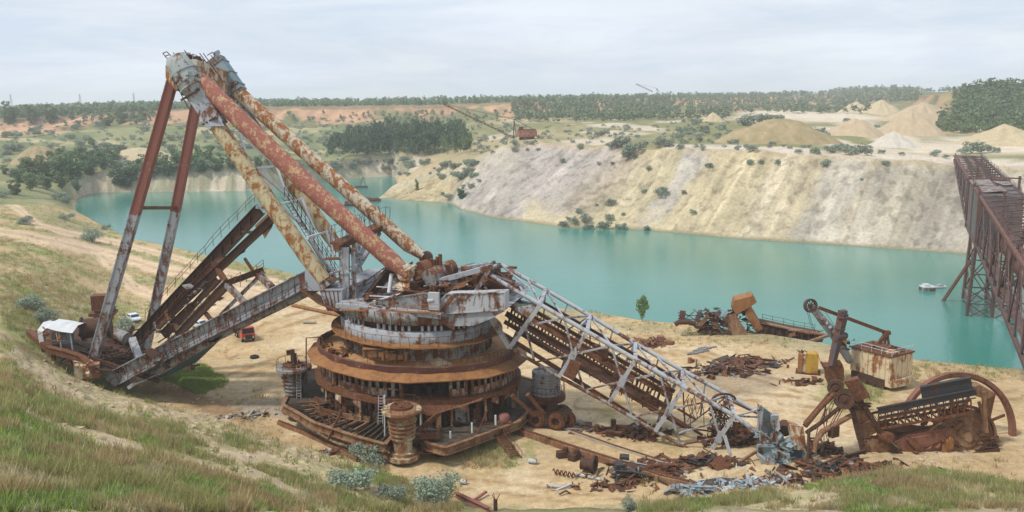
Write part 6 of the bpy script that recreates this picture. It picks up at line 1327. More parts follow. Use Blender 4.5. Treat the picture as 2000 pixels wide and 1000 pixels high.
# ================================================================== FAR MACHINES AND MASTS
def dragline(px, py, label, boom_px, mast_px, w, h, mat):
    g = hit(px, py)
    if g is None: g = PY(px, py, 1200); g.z = gz(g.x, g.y)
    t = thing('dragline', label, 'dragline', g); y = g.y; k = y / FPX / cp
    c = g + Vector((0, 0, h / 2 + 1.5)); m = MB(); m.box(c, (w, w * .7, h), .1)
    for i in range(7): m.box(c + Vector((-w / 2 + w * (i + .5) / 7, -w * .36, 0)), (.3, .3, h * .95), .1)
    m.build('house', mat, t)
    m = MB(); m.box(c + Vector((0, 0, h / 2 + .3)), (w * .9, w * .6, .6), .1); m.box(c + Vector((-w * .3, 0, h / 2 + 1.2)), (w * .2, w * .4, 1.6), .1); m.build('roof', 'rust', t)
    m = MB(); m.lathe(g + Vector((0, 0, -.5)), [(0, 0), (w * .4, 0), (w * .4, 2.0), (0, 2.0)], 18); m.build('base', 'rust_dark', t)
    a, b = [PY(x, yy, y) for x, yy in boom_px]; m = MB(); hw = w * .09; L0 = (b - a).length; nn = int(L0 / (hw * 2.2))
    for u in (-1, 1):
        for v in (-1, 1):
            o = Vector((0, u * hw, v * hw)); m.beam(a + o * .4, b + o * .35, .26)
            for i in range(nn): m.beam(a.lerp(b, i / nn) + o * .6, a.lerp(b, (i + 1) / nn) + Vector((0, u * hw, -v * hw)) * .6, .18)
    m.build('lattice_boom', 'rust', t)
    q = [PY(x, yy, y) for x, yy in mast_px]; m = MB(); m.beam(q[0], q[1], .45); m.beam(q[0] + Vector((1.5, 0, 0)), q[1], .4); m.build('mast', 'rust_dark', t)
    m = MB(); m.tube(q[1], b, .10, n=4); m.tube(q[1], c + Vector((w * .45, 0, h / 2)), .14, n=4); m.build('stay_cable', 'cable', t)
dragline(1029, 272, 'red dragline house on the left plateau with a long thin lattice boom', ((1006, 270), (866, 203)), ((1003, 268), (1004, 233)), 10.5, 3.4, 'red')
dragline(1290, 183, 'tiny far dragline on the skyline with its boom raised', ((1275, 179), (1242, 164)), ((1284, 178), (1281, 171)), 16, 4.0, 'rust_red')
for px, py, lb in ((22, 202, 'thin lattice power pylon at the far left of the skyline'), (157, 201, 'thin lattice power pylon midway between two others on the left skyline'), (262, 199, 'thin lattice power pylon just left of the red leg on the skyline')):
    g = PY(px, py, 2600); t = thing('power_pylon', lb, 'pylon', g, 'power pylons along the left horizon')
    m = MB(); hgt = 26
    for u in (-1, 1):
        for v in (-1, 1): m.beam(g + Vector((u * 3, v * 3, -8)), g + Vector((u * .5, v * .5, hgt)), .45)
    for i in range(9): z0, z1 = hgt * i / 9, hgt * (i + 1) / 9; w0, w1 = 3 - 2.5 * i / 9, 3 - 2.5 * (i + 1) / 9; m.beam(g + Vector((-w0, 0, z0)), g + Vector((w1, 0, z1)), .3); m.beam(g + Vector((w0, 0, z0)), g + Vector((-w1, 0, z1)), .3)
    m.build('tower', 'grey_dirty', t)
    for z, w in ((hgt * .72, 5.5), (hgt * .9, 4)): m = MB(); m.beam(g + Vector((-w, 0, z)), g + Vector((w, 0, z)), .5); m.build('cross_arm', 'grey_dirty', t)
# ================================================================== SAND HEAPS
M['heap_sand'] = plain('yellow_sand', (.40, .325, .20), (.54, .45, .30), .6, .95, .1, stretch=(1, 1, .3))
M['heap_tan'] = plain('tan_spoil', (.40, .31, .20), (.50, .40, .27), .35, .95, .1, stretch=(1, 1, .3))
M['heap_grey'] = plain('pale_grey_spoil', (.46, .42, .35), (.58, .54, .46), .35, .95, .1, stretch=(1, 1, .3))
M['heap_olive'] = plain('weedy_spoil', (.25, .21, .11), (.42, .32, .19), .25, .95, .1, stretch=(1, 1, .5))
def heap(px, top, base, half, mat, label, power=1.0, ry=1.0, seed=0, group=None, ridge=0.0):
    g = hit(px, base) or PZ(px, base, 22); k = g.y / FPX; rx = half * k * 1.03; h = (base - top) * k * 1.04
    n, mrad = 72, 22; vs = []; fs = []
    for j in range(mrad + 1):
        rr = j / mrad * 1.25
        for i in range(n):
            t = 2 * math.pi * i / n; lum = 1 + .22 * (float(vnoise(np.array(3 * math.cos(t) + 9), np.array(3 * math.sin(t) + seed * 7), seed)) - .5)
            x = rr * rx * lum * math.cos(t) * (1 + ridge * abs(math.cos(t))); y = rr * rx * ry * lum * math.sin(t)
            nz = (float(fbm(np.array(x + seed * 31.0), np.array(y), max(1.5, rx * .25), 3, seed)) - .5)
            z = h * max(-.25, 1 - rr ** power) + (nz * .30 + .22 * (float(fbm(np.array(t * 5.0 + 40), np.array(rr * .8 + seed), 1.0, 4, seed + 3)) - .5) * min(1, rr * 2)) * h * min(1, rr * 3) * (1.3 - rr)
            vs.append((x, y, z))
    for j in range(mrad):
        for i in range(n): fs.append((j * n + i, j * n + (i + 1) % n, (j + 1) * n + (i + 1) % n, (j + 1) * n + i))
    m = MB(); m.add([Vector(v) + Vector((g.x, g.y + rx * ry * .6, g.z - h * .04)) for v in vs], fs, True)
    o = m.build('sand_heap', mat, loc=(g.x, g.y + rx * ry * .6, g.z)); tag(o, label, 'sand heap', group)
heap(1680, 199, 220, 34, 'heap_sand', 'pointed yellow sand cone, left of a pair on the far right plateau', 1.1, seed=1)
heap(1732, 195, 224, 44, 'heap_sand', 'taller pointed sand cone, right of the pair on the plateau', 1.1, seed=2)
heap(1820, 199, 236, 60, 'heap_tan', 'broad lumpy tan ridge against the wooded hill', .9, seed=3, ridge=.5)
heap(1795, 214, 264, 66, 'heap_tan', 'large tan spoil slope below the two sand cones', 1.2, seed=4)
heap(1683, 233, 266, 58, 'heap_tan', 'rounded brown heap in front of the two sand cones', 1.4, seed=5)
heap(1758, 257, 288, 48, 'heap_grey', 'pale grey conical heap at the front of the sand yard', 1.0, seed=6)
heap(1990, 244, 284, 92, 'heap_sand', 'big yellow heap at the right edge above the bridge', 1.0, seed=7)
heap(1535, 234, 280, 88, 'heap_olive', 'dull weedy mound on the plateau behind the spoil bank', 1.6, seed=8, ridge=.4)
heap(1395, 219, 238, 22, 'heap_sand', 'small lone sand cone below the wooded far cliff', 1.1, seed=9)
heap(1905, 243, 256, 24, 'heap_sand', 'small yellow heap at the foot of the wooded hill', 1.2, seed=10)
heap(60, 286, 322, 55, 'heap_olive', 'grassy tan mound on the left bank of the lake', 1.5, seed=11)
heap(262, 290, 312, 50, 'heap_sand', 'low yellow bank of bare sand behind the red legs', 1.5, seed=12, ridge=.6)
# ================================================================== ON THE PIT FLOOR
def gpt(px, py, dz=0.0): p = hit(px, py); return p + Vector((0, 0, dz))
def solo(name, label, cat, mat, px, py, fn, group=None):
    p = gpt(px, py); m = MB(); fn(m, p); o = m.build(name, mat, loc=p); tag(o, label, cat, group); return o
M['scrap_a'] = rusty('scrap_rust', (.16, .085, .055), .7, .8); M['scrap_w'] = rusty('scrap_white', (.50, .51, .51), .42, .9); M['scrap_b'] = rusty('scrap_blue', (.28, .37, .42), .35, .8)
M['concrete'] = plain('old_concrete', (.30, .27, .23), (.46, .41, .33), 1.2, .92, .15)
# rail track sill right of the base
def sill(px_pts, w, h, mat, name, label, cat):
    P = [gpt(*p) for p in px_pts]; t = thing(name, label, cat, P[0]); m = MB()
    for a, b in zip(P[:-1], P[1:]): m.beam(a + Vector((0, 0, h / 2 - .15)), b + Vector((0, 0, h / 2 - .15)), w, h)
    m.build('sill', mat, t); m = MB()
    for a, b in zip(P[:-1], P[1:]): m.beam(a + Vector((0, 0, h - .08)), b + Vector((0, 0, h - .08)), w * .35, .16)
    m.build('rail', 'rust', t); return t
sill([(1000, 842), (1105, 878), (1228, 917), (1290, 940), (1345, 952)], .9, .9, 'rust_tan', 'rail_beam', 'rusty raised rail beam nearest the camera, running right from the base', 'rail beam')
sill([(1110, 842), (1200, 874), (1300, 906)], .5, .4, 'concrete', 'rail_beam', 'thin pale rail line behind the raised rusty rail beam', 'rail beam')
sill([(545, 828), (600, 850), (662, 880), (700, 902)], .7, .6, 'rust_tan', 'rail_beam', 'broken tan rail beam lying on the slope left of the base', 'rail beam')
solo('steel_plank', 'dark flat steel plank lying along the ground among white scrap', 'plank', 'steel_dark', 1322, 948, lambda m, p: m.prism([PZ(1322, 950, .3), PZ(1405, 936, .3), PZ(1480, 942, .3), PZ(1470, 950, .3), PZ(1400, 951, .3), PZ(1330, 958, .3)], (0, 0, .25)))
solo('drum_wheel', 'dark ribbed drum lying on its side on the sand', 'drum', 'rust_dark', 1162, 922, lambda m, p: (m.tube(p + Vector((-1.6, .6, .9)), p + Vector((-.2, 0, .9)), .75, n=14), m.lathe(p + Vector((-.1, 0, .95)), [(.6, -.15), (1.15, -.15), (1.15, .15), (.6, .15)], 22, axis=Vector((.9, -.4, 0)), closed=True)))
solo('white_pipe_run', 'row of short white pipe lengths behind the drum', 'pipe', 'scrap_w', 1140, 926, lambda m, p: [m.tube(PZ(1120 + 14 * i, 925 + 3 * i, .35), PZ(1131 + 14 * i, 927 + 3 * i, .3), .2, n=9) for i in range(5)])
solo('coil', 'brown spiral hose stretched on the ground left of the white pipes', 'hose', 'scrap_a', 1100, 922, lambda m, p: m.pipe([PZ(1080 + 1.6 * i, 920 + .32 * i, .35) + Vector((0, .3 * math.cos(i * 1.3), .3 * math.sin(i * 1.3))) for i in range(28)], .09, 5))
for i, (px, py, a) in enumerate([(1100, 893, .2), (1122, 897, .9)]):
    solo('scrap_block', ['lumpy brown casting on the sand below the bogie wheels', 'dark brown casting with upright bracket beside the lumpy casting'][i], 'casting', 'rust_dark', px, py, lambda m, p: (m.box(p + Vector((0, 0, .4)), (1.6, 1.0, .8), a), m.tube(p + Vector((.3, 0, .3)), p + Vector((.3, 0, 1.3)), .35, n=10), clutter(m, p + Vector((0, 0, .4)), (.8, .5, .3), 8, .2, .6)))
for i, (px, py, mat, lb) in enumerate([(1198, 832, 'rust', 'short rusty upright drum on the sand beneath the boom'), (1166, 843, 'rust', 'second rusty upright drum nearer the rail beam'), (1347, 709, 'rust_orange', 'small orange drum standing near the row of grey bars')]):
    solo('steel_drum', lb, 'drum', mat, px, py, lambda m, p: m.lathe(p, [(0, 0), (.36, 0), (.38, .3), (.36, .32), (.36, .6), (.38, .62), (.36, .95), (0, .95)], 14))
for i, (px, py, mat, lb, dx) in enumerate([(1215, 838, 'rust', 'rusty pipe stub lying under the boom', .9), (1233, 838, 'scrap_b', 'pale blue pipe stub lying beside the rusty one', 1.0), (1128, 828, 'scrap_w', 'white enamel cylinder lying right of the bogie wheels', .8), (1143, 832, 'grey_dirty', 'grey bent plate lying right of the white cylinder', .9), (645, 610, 'concrete', 'grey pipe piece lying on the sand behind the base', 1.2), (605, 632, 'concrete', 'pale pipe piece lying left of the other behind the base', 1.3), (497, 699, 'tyre', 'black tyre lying alone on the sand left of the base', .6), (905, 945, 'scrap_w', 'small white scrap on the sand below the boarding stair', .35), (1040, 905, 'scrap_w', 'white litter on the sand right of the boarding stair', .5)]):
    if mat == 'tyre': solo('old_tyre', lb, 'tyre', mat, px, py, lambda m, p: m.lathe(p + Vector((0, 0, .2)), [(.35, -.2), (.75, -.18), (.8, 0), (.75, .2), (.35, .22)], 20, closed=True))
    else: solo('pipe_piece', lb, 'pipe', mat, px, py, lambda m, p: m.tube(p + Vector((-dx, 0, .35)), p + Vector((dx, -.25, .35)), .32, n=12))
solo('long_pipe', 'long tan pipe lying on the ground behind the slewing platform', 'pipe', 'rust_orange', 572, 599, lambda m, p: m.tube(gpt(572, 599, .35), gpt(680, 622, .35), .42, n=12))
for i in range(6):
    solo('steel_bar', 'grey flat bar lying in a row of bars on the sand', 'bar', 'grey_dirty', 1345 + i * 5, 693 - i * 2.4, lambda m, p: m.beam(p + Vector((-.3 - (i % 2) * .3, -.2, .15)), p + Vector((1.8 + .5 * (i % 3), .5, .18)), .32, .22), 'row of flat bars on the sand')
solo('red_girder', 'red steel channel half sunk in the sand at the bottom edge', 'girder', 'red_leg', 905, 975, lambda m, p: (m.ibeam(gpt(890, 968, .2), gpt(955, 1000, .25), .5, .5), m.beam(gpt(922, 985, .3), gpt(950, 968, .5), .3, .2)))
solo('marker_post', 'short dark red post with twigs standing at the bottom edge', 'post', 'rust_dark', 968, 998, lambda m, p: (m.tube(p, p + Vector((0, 0, 1.3)), .22, n=8), [m.tube(p + Vector((0, 0, 1.0)), p + Vector((math.cos(a) * .5, math.sin(a) * .3, 2.0)), .04, n=4) for a in (0, 2, 4)]))
solo('sand_mound', 'small pale sand mound spilled on the orange upper deck', 'sand mound', 'sand', 858, 712, lambda m, p: None) if False else None
c = tl((-10.0, 113.0, 10.55)); m = MB(); vs = []
for j in range(7):
    for i in range(18):
        t = 2 * math.pi * i / 18; r_ = 1.5 * j / 6; vs.append(c + Vector((r_ * math.cos(t) * 1.3, r_ * math.sin(t) * .9, .95 * (1 - j / 6) ** 1.1 + rnd.gauss(0, .05))))
m.add(vs, [(j * 18 + i, j * 18 + (i + 1) % 18, (j + 1) * 18 + (i + 1) % 18, (j + 1) * 18 + i) for j in range(6) for i in range(18)], True); tag(m.build('sand_mound', 'sand', loc=c), 'small pale sand mound spilled on the orange upper deck', 'sand mound')
# ---- scrap heaps: tangles nobody could count, each with loose pieces round it
def scrap_heap(px, py, ext, n, mats, lo=.25, hi=1.2, h=.5):
    hi *= 1.15
    p = gpt(px, py)
    for k, mt in enumerate(mats):
        m = MB(); cnt = n // len(mats)
        for i in range(cnt):
            x = p.x + rnd.gauss(0, .5) * ext[0]; y = p.y + rnd.gauss(0, .5) * ext[1]; clutter(m, Vector((x, y, gz(x, y) + rnd.uniform(.05, h) * max(.2, 1 - abs(x - p.x) / (ext[0] * 1.3)))), (.2, .2, .1), 1, lo, hi * (1.5 if rnd.random() < .10 else 1), None, (.16, .26, .86))
        for i in range(2):
            x = p.x + rnd.gauss(0, .4) * ext[0]; y = p.y + rnd.gauss(0, .4) * ext[1]; a = rnd.uniform(0, 6.28); L = rnd.uniform(1.4, 3.0) * (.5 if hi < 1 else 1); q = Vector((x, y, gz(x, y) + rnd.uniform(.1, h))); d = Vector((math.cos(a), math.sin(a), rnd.gauss(0, .12))) * L
            if i % 2: m.ibeam(q - d, q + d, .3, .4, .06)
            else: m.pipe([q - d, q + Vector((0, 0, rnd.uniform(-.1, .4))), q + d + Vector((rnd.gauss(0, .5), rnd.gauss(0, .5), 0))], rnd.uniform(.08, .2), 7)
        tag(m.build('scrap_heap', mt, loc=p), kind='stuff')
scrap_heap(1405, 725, (5.5, 3.0), 170, ['scrap_a', 'rust_dark', 'grey_dirty'], .25, 1.1, .8)
scrap_heap(1455, 710, (6.0, 3.0), 120, ['scrap_a', 'rust', 'steel_dark'], .25, 1.1, .7)
scrap_heap(1275, 672, (3.0, 3.5), 60, ['scrap_a', 'rust_red'], .25, 1.2, .4)
scrap_heap(1570, 748, (4.0, 2.0), 60, ['rust_dark', 'scrap_a'], .2, .8, .3)
scrap_heap(1260, 925, (5.0, 2.4), 170, ['rust_dark', 'scrap_a', 'rust', 'grey_dirty', 'steel_dark'], .25, 1.2, .9)
scrap_heap(1370, 905, (6.0, 1.8), 130, ['rust', 'scrap_a', 'steel_dark'], .25, 1.1, .6)
scrap_heap(1430, 860, (3.5, 2.2), 150, ['rust_dark', 'cable', 'scrap_a'], .25, 1.2, 1.4)
scrap_heap(1640, 918, (6.0, 2.2), 220, ['rust_dark', 'rust', 'scrap_a', 'grey_dirty', 'steel_dark'], .25, 1.1, .8)
scrap_heap(1350, 960, (2.6, 1.0), 60, ['scrap_b', 'grey_dirty'], .3, 1.0, .7)
scrap_heap(1450, 948, (4.5, 1.2), 110, ['scrap_w', 'scrap_b'], .2, .7, .4)
scrap_heap(1530, 940, (3.0, 1.3), 60, ['scrap_w', 'grey_dirty', 'rust_dark'], .2, .7, .5)
scrap_heap(1250, 850, (4.5, 1.8), 110, ['rust_dark', 'scrap_a', 'cable'], .2, 1.0, .5)
scrap_heap(1210, 950, (4.0, 1.5), 60, ['rust_dark', 'scrap_a'], .2, .8, .4)
scrap_heap(1160, 840, (3.0, 1.5), 40, ['rust', 'grey_dirty'], .15, .6, .3)
scrap_heap(1610, 880, (2.0, 1.6), 60, ['cable', 'rust_dark'], .2, .9, .8)
scrap_heap(650, 885, (2.6, 1.2), 50, ['scrap_a', 'grey_dirty'], .15, .6, .2)
scrap_heap(470, 815, (4.5, 1.5), 50, ['grey_dirty', 'concrete'], .15, .6, .2)
scrap_heap(1120, 950, (4.0, 2.0), 26, ['scrap_a', 'scrap_w'], .12, .4, .1)
# ================================================================== TREES, SHRUBS, GRASS
M['shrub'] = foliage_mat('silver_shrub_leaves', (.15, .19, .14), (.29, .33, .26))
M['dark_leaf'] = foliage_mat('dark_green_leaves', (.055, .095, .048), (.12, .18, .085))
M['mid_leaf'] = foliage_mat('mid_green_leaves', (.085, .135, .065), (.18, .235, .115))
M['wood_leaf'] = foliage_mat('plantation_leaves', (.055, .10, .058), (.12, .175, .095))
M['poplar'] = foliage_mat('fresh_green_leaves', (.07, .13, .035), (.16, .24, .075))
M['worm'] = foliage_mat('wormwood_leaves', (.14, .185, .135), (.30, .35, .27))
M['bark'] = plain('bark', (.07, .055, .04), (.14, .11, .08), 4, .9)
rg = np.random.default_rng(5)
def leaves(n, lobes, size, seed, flat=.8, hollow=.45):
    """n leaf quads spread through a cluster of ellipsoid lobes (cx, cy, cz, r); unit-sized plant"""
    g = np.random.default_rng(seed); L = np.array(lobes); w = L[:, 3] ** 2; idx = g.choice(len(L), n, p=w / w.sum())
    d = g.normal(size=(n, 3)); d /= np.linalg.norm(d, axis=1)[:, None]; rr = L[idx, 3] * (hollow + (1 - hollow) * g.random(n) ** .6)
    c = L[idx, :3] + d * rr[:, None] * np.array([1, 1, flat]); c[:, 2] = np.maximum(c[:, 2], .01)
    nrm = d + g.normal(size=(n, 3)) * .7; nrm /= np.linalg.norm(nrm, axis=1)[:, None]
    a = np.cross(nrm, g.normal(size=(n, 3))); a /= np.linalg.norm(a, axis=1)[:, None]; b = np.cross(nrm, a)
    s = size * (.6 + .8 * g.random(n))[:, None]
    v = np.stack([c - a * s - b * s * .6, c + a * s - b * s * .6, c + a * s * .7 + b * s * .7, c - a * s * .7 + b * s * .7], 1).reshape(-1, 3)
    f = np.arange(n * 4).reshape(-1, 4); return v, f
def lobes_bush(seed, k=9, tall=.75):
    g = np.random.default_rng(seed); out = [(0, 0, tall * .5, .33)]
    for i in range(k): t = g.random() * 6.28; r = .18 + .22 * g.random(); out.append((r * math.cos(t), r * math.sin(t), tall * (.18 + .62 * g.random()), .13 + .13 * g.random()))
    return out
def lobes_tree(seed, k=12, z0=.28):
    g = np.random.default_rng(seed); out = []
    for i in range(k): t = g.random() * 6.28; z = z0 + (.92 - z0) * g.random(); r = (.32 * math.sin(math.pi * (z - z0 * .7) / (1.15 - z0))) * g.random() ** .5; out.append((r * math.cos(t), r * math.sin(t), z, .11 + .10 * g.random()))
    return out
def mesh_of(name, v, f, mat):
    o = mesh_np(name, v, f, M[mat], False); COL.objects.unlink(o); me = o.data; bpy.data.objects.remove(o); return me
BUSH = [mesh_of('shrub_crown', *leaves(560, lobes_bush(i, 10 + i), .040, i), 'shrub') for i in range(5)]
DBUSH = [mesh_of('dark_crown', *leaves(900, lobes_tree(20 + i, 18, .08), .036, 20 + i), 'dark_leaf') for i in range(3)]
MBUSH = [mesh_of('green_crown', *leaves(900, lobes_tree(30 + i, 18, .06), .036, 30 + i), 'mid_leaf') for i in range(3)]
NEAR = [mesh_of('wormwood_crown', *leaves(2600, lobes_bush(40 + i, 16, .8), .020, 40 + i, hollow=.25), 'worm') for i in range(3)]
tm = MB(); tm.tube((0, 0, -.05), (.02, 0, .45), .022, .012, 6)
for k in range(5): t = k * 1.3; tm.tube((.01, 0, .18 + .05 * k), (.22 * math.cos(t), .22 * math.sin(t), .5 + .05 * k), .010, .004, 5)
to = tm.build('trunk', 'bark'); TRUNK = to.data; bpy.data.objects.remove(to)
def plant(me, name, p, w, h, label, cat, group=None, trunk=False):
    if trunk:
        t = thing(name, label, cat, (p.x, p.y, p.z), group); t.scale = (w, w, h); t.rotation_euler.z = rnd.uniform(0, 6.28)
        for nm, d in (('crown', me), ('trunk', TRUNK)):
            o = bpy.data.objects.new(nm, d); COL.objects.link(o); o.parent = t
        return t
    o = bpy.data.objects.new(name, me); COL.objects.link(o); o.location = (p.x, p.y, p.z - .04 * h); o.scale = (w, w, h); o.rotation_euler.z = rnd.uniform(0, 6.28)
    return tag(o, label, cat, group)
def px_plant(me, name, px, py, wpx, label, cat, group=None, trunk=False, asp=.8):
    p = hit(px, py)
    if p is None: return None
    k = (p.y * cp - (p.z - CAM_H) * sp) / FPX; w = wpx * k * 1.12; return plant(me, name, p, w, w * asp * 1.15, label, cat, group, trunk)
# bushes on the spoil bank, each where the photograph shows it
G1 = 'round bushes dotted over the spoil bank'
for i, (px, py, w) in enumerate([(1268, 333, 13), (1383, 327, 15), (1465, 321, 15), (1486, 319, 12), (1520, 321, 15), (1612, 325, 19), (1194, 400, 20), (1130, 416, 15), (1101, 444, 20), (1123, 438, 22), (1147, 436, 26), (1148, 451, 22), (1191, 431, 20), (1180, 449, 27), (1213, 450, 23), (1262, 451, 15), (1258, 377, 13), (1336, 379, 12), (1353, 418, 14), (1217, 421, 10), (1683, 352, 7), (1730, 323, 16), (920, 367, 14), (878, 391, 20), (1100, 318, 14), (1170, 322, 9), (1196, 321, 9), (1030, 294, 8), (1051, 294, 8), (1166, 402, 7), (812, 372, 7), (840, 340, 7), (848, 330, 6), (935, 355, 9), (865, 381, 10), (1110, 430, 10)]):
    px_plant(BUSH[i % 5], 'bush', px, py, w, 'round grey green bush growing on the bare spoil bank across the lake', 'bush', G1)
px_plant(BUSH[1], 'bush', 1292, 384, 31, 'largest round bush alone in the middle of the yellow spoil slope', 'bush')
px_plant(DBUSH[0], 'bush', 902, 387, 28, 'dark bush above the water at the foot of the pinkish spoil slope', 'bush')
px_plant(MBUSH[0], 'young_poplar', 815, 372, 11, 'small fresh green sapling on the yellow tip of the spoil bank', 'tree', trunk=True, asp=1.7)
# plateau and terrace shrubs
G2 = 'grey green shrubs on the terraces beyond the lake'
def poly_pts(regs):
    out = []
    for (x0, x1, y0, y1, n, s0, s1) in regs:
        for i in range(n): out.append((rnd.uniform(x0, x1), y0 + (y1 - y0) * rnd.random(), rnd.uniform(s0, s1)))
    return out
cnt = 0
for px, py, w in [(1135, 291, 16), (1195, 290, 26), (1216, 286, 34), (1238, 300, 38), (1228, 308, 30), (1255, 290, 22), (1290, 287, 30), (1306, 286, 22), (1470, 296, 22), (1465, 290, 12), (1440, 293, 14), (1510, 283, 14), (1530, 287, 9), (1560, 300, 16), (1595, 301, 22), (1625, 299, 24), (1660, 303, 34), (1688, 303, 34), (1645, 295, 20), (1600, 263, 24), (1612, 274, 24), (1655, 238, 14), (1713, 250, 12), (1640, 292, 22), (1722, 300, 14), (1826, 306, 20), (1848, 309, 14), (1900, 300, 40), (1925, 298, 26), (1945, 298, 18), (1880, 302, 22), (1760, 303, 12), (1575, 263, 14), (1495, 242, 34), (1475, 240, 30), (1455, 245, 30), (1515, 240, 30), (1330, 260, 22), (1345, 266, 20), (1375, 258, 22), (1400, 270, 18), (1245, 268, 10), (1150, 264, 14), (1170, 266, 18), (1185, 262, 14)] + poly_pts([(770, 940, 318, 350, 24, 12, 26), (1300, 1480, 235, 292, 24, 10, 18), (560, 760, 318, 334, 16, 14, 26), (600, 900, 250, 300, 12, 11, 18), (1460, 1660, 285, 300, 10, 8, 14)]):
    if px_plant(BUSH[cnt % 5], 'shrub', px, py, w, 'grey green shrub on the grassy terraces beyond the lake', 'shrub', G2, asp=.72): cnt += 1
G3 = 'silvery shrubs scattered over the far left slope'
for i, (px, py, w) in enumerate(poly_pts([(0, 330, 245, 350, 52, 12, 24), (330, 560, 245, 330, 30, 12, 22), (0, 160, 330, 400, 14, 12, 26)])):
    px_plant(BUSH[i % 5], 'shrub', px, py, w, 'silvery shrub scattered on the far left slope below the red cliff', 'shrub', G3, asp=.72)
G4 = 'dark green trees along the left shore'
for i, (px, py, w) in enumerate([(240, 362, 52), (228, 358, 40), (252, 364, 36), (300, 346, 50), (330, 342, 46), (360, 340, 50), (395, 336, 46), (425, 334, 42), (455, 330, 34), (345, 322, 40), (380, 318, 40), (410, 315, 36), (310, 330, 38), (280, 330, 34), (150, 350, 60), (115, 352, 60), (85, 350, 54), (60, 352, 50), (40, 356, 40), (175, 340, 46), (205, 330, 40), (130, 336, 56), (100, 338, 50), (160, 326, 44), (190, 318, 40), (220, 312, 36), (260, 345, 34), (90, 370, 40), (120, 366, 36), (60, 372, 40), (150, 372, 30), (30, 380, 34), (10, 340, 20), (180, 285, 20), (210, 246, 30), (60, 240, 40), (20, 240, 50), (100, 238, 40), (240, 240, 30), (280, 236, 26), (480, 330, 30), (505, 328, 26), (530, 322, 24), (560, 318, 24)]):
    px_plant((DBUSH + MBUSH)[i % 6 if i > 2 else i], 'tree', px, py, w * .95, 'dark green tree among the growth along the left shore', 'tree', G4, trunk=True, asp=.72)
# woods that read as one mass: numpy copies of one leaf cloud in a single mesh
def wood(name, pts, mat, nleaf, leaf, seed, lob=None, asp=1.2):
    tv = [leaves(nleaf, (lob or lobes_tree)(seed + i), leaf, seed + i) for i in range(6)]
    VS, FS, off = [], [], 0
    for i, (p, w) in enumerate(pts):
        v, f = tv[i % 6]; a = rnd.uniform(0, 6.28); c, s = math.cos(a), math.sin(a); h = w * asp * rnd.uniform(.75, 1.25)
        x = (v[:, 0] * c - v[:, 1] * s) * w + p[0]; y = (v[:, 0] * s + v[:, 1] * c) * w + p[1]; z = v[:, 2] * h + p[2] - .05 * h
        VS.append(np.stack([x, y, z], 1)); FS.append(f + off); off += len(v)
    o = mesh_np(name, np.concatenate(VS), np.concatenate(FS), M[mat], False); tag(o, kind='stuff'); return o
def scatter(regs):
    out = []
    for (x0, x1, y0, y1, n, w0, w1) in regs:
        for i in range(n):
            p = hit(rnd.uniform(x0, x1), rnd.uniform(y0, y1))
            if p is not None and p.z > WATER_Z + .5: out.append((p, rnd.uniform(w0, w1)))
    return out
wood('far_wood', scatter([(690, 910, 286, 304, 60, 7, 10), (640, 720, 286, 308, 30, 6, 9), (730, 905, 268, 290, 90, 8, 11), (660, 740, 275, 292, 26, 6, 9)]), 'wood_leaf', 150, .05, 60, asp=1.45)
wood('poplar_row', scatter([(740, 920, 296, 306, 26, 4, 6), (870, 915, 286, 302, 14, 5, 7)]), 'mid_leaf', 130, .05, 64, asp=1.9)
tl_pts = []
for i in range(2400):
    t = rnd.uniform(-.72, .30); d0 = float(np.interp(t, T, yF)); d = d0 + rnd.choice([rnd.uniform(4, 40), rnd.uniform(8, 200), rnd.uniform(40, 520)]); x = t * d
    if t > -.1 and rnd.random() < .25: continue
    left = sstep(-.36, -.44, np.array(t)); tl_pts.append((Vector((x, d, gz(x, d))), rnd.uniform(4.0, 7.5) * (1 + .5 * float(left))))
M['far_leaf'] = foliage_mat('haze_paled_leaves', (.10, .145, .085), (.20, .25, .145))  # paler greens put distance haze into the leaf colour
wood('plateau_woodland', tl_pts, 'far_leaf', 44, .10, 70, asp=1.05)
wood('far_horizon_wood', [(Vector((t * d, d, gz(t * d, d))), rnd.uniform(8, 13)) for t, d in [(rnd.uniform(-.72, .72), rnd.uniform(1500, 3000)) for _ in range(1100)]], 'wood_leaf', 22, .14, 76, asp=.8)
wood('cliff_scrub', scatter([(560, 760, 222, 240, 20, 4, 7), (760, 1010, 222, 242, 50, 4, 7), (1000, 1240, 196, 240, 340, 5, 10), (1200, 1420, 188, 236, 420, 5, 10), (1400, 1700, 184, 222, 520, 6, 11), (40, 330, 226, 246, 70, 5, 9), (1080, 1290, 205, 235, 160, 6, 10), (1640, 1800, 176, 200, 240, 7, 12)]), 'far_leaf', 40, .10, 80, asp=.85)
wood('hill_wood', scatter([(1860, 2010, 172, 250, 380, 6, 11), (1830, 1900, 220, 258, 90, 5, 9), (1900, 2010, 166, 180, 90, 6, 10), (1855, 2000, 240, 262, 90, 4, 8)]), 'mid_leaf', 60, .085, 90, asp=.9)
wood('hill_wood', scatter([(1880, 2010, 180, 250, 200, 6, 11)]), 'dark_leaf', 60, .085, 94, asp=.9)
wood('terrace_scrub', scatter([(0, 560, 235, 340, 420, 2.0, 5.2), (560, 1010, 228, 300, 380, 2.2, 5.4), (1010, 1320, 246, 282, 80, 2, 4.6), (1300, 1500, 225, 292, 50, 2, 4.4), (600, 780, 300, 334, 40, 2, 4)]), 'shrub', 90, .075, 98, lobes_bush, .75)
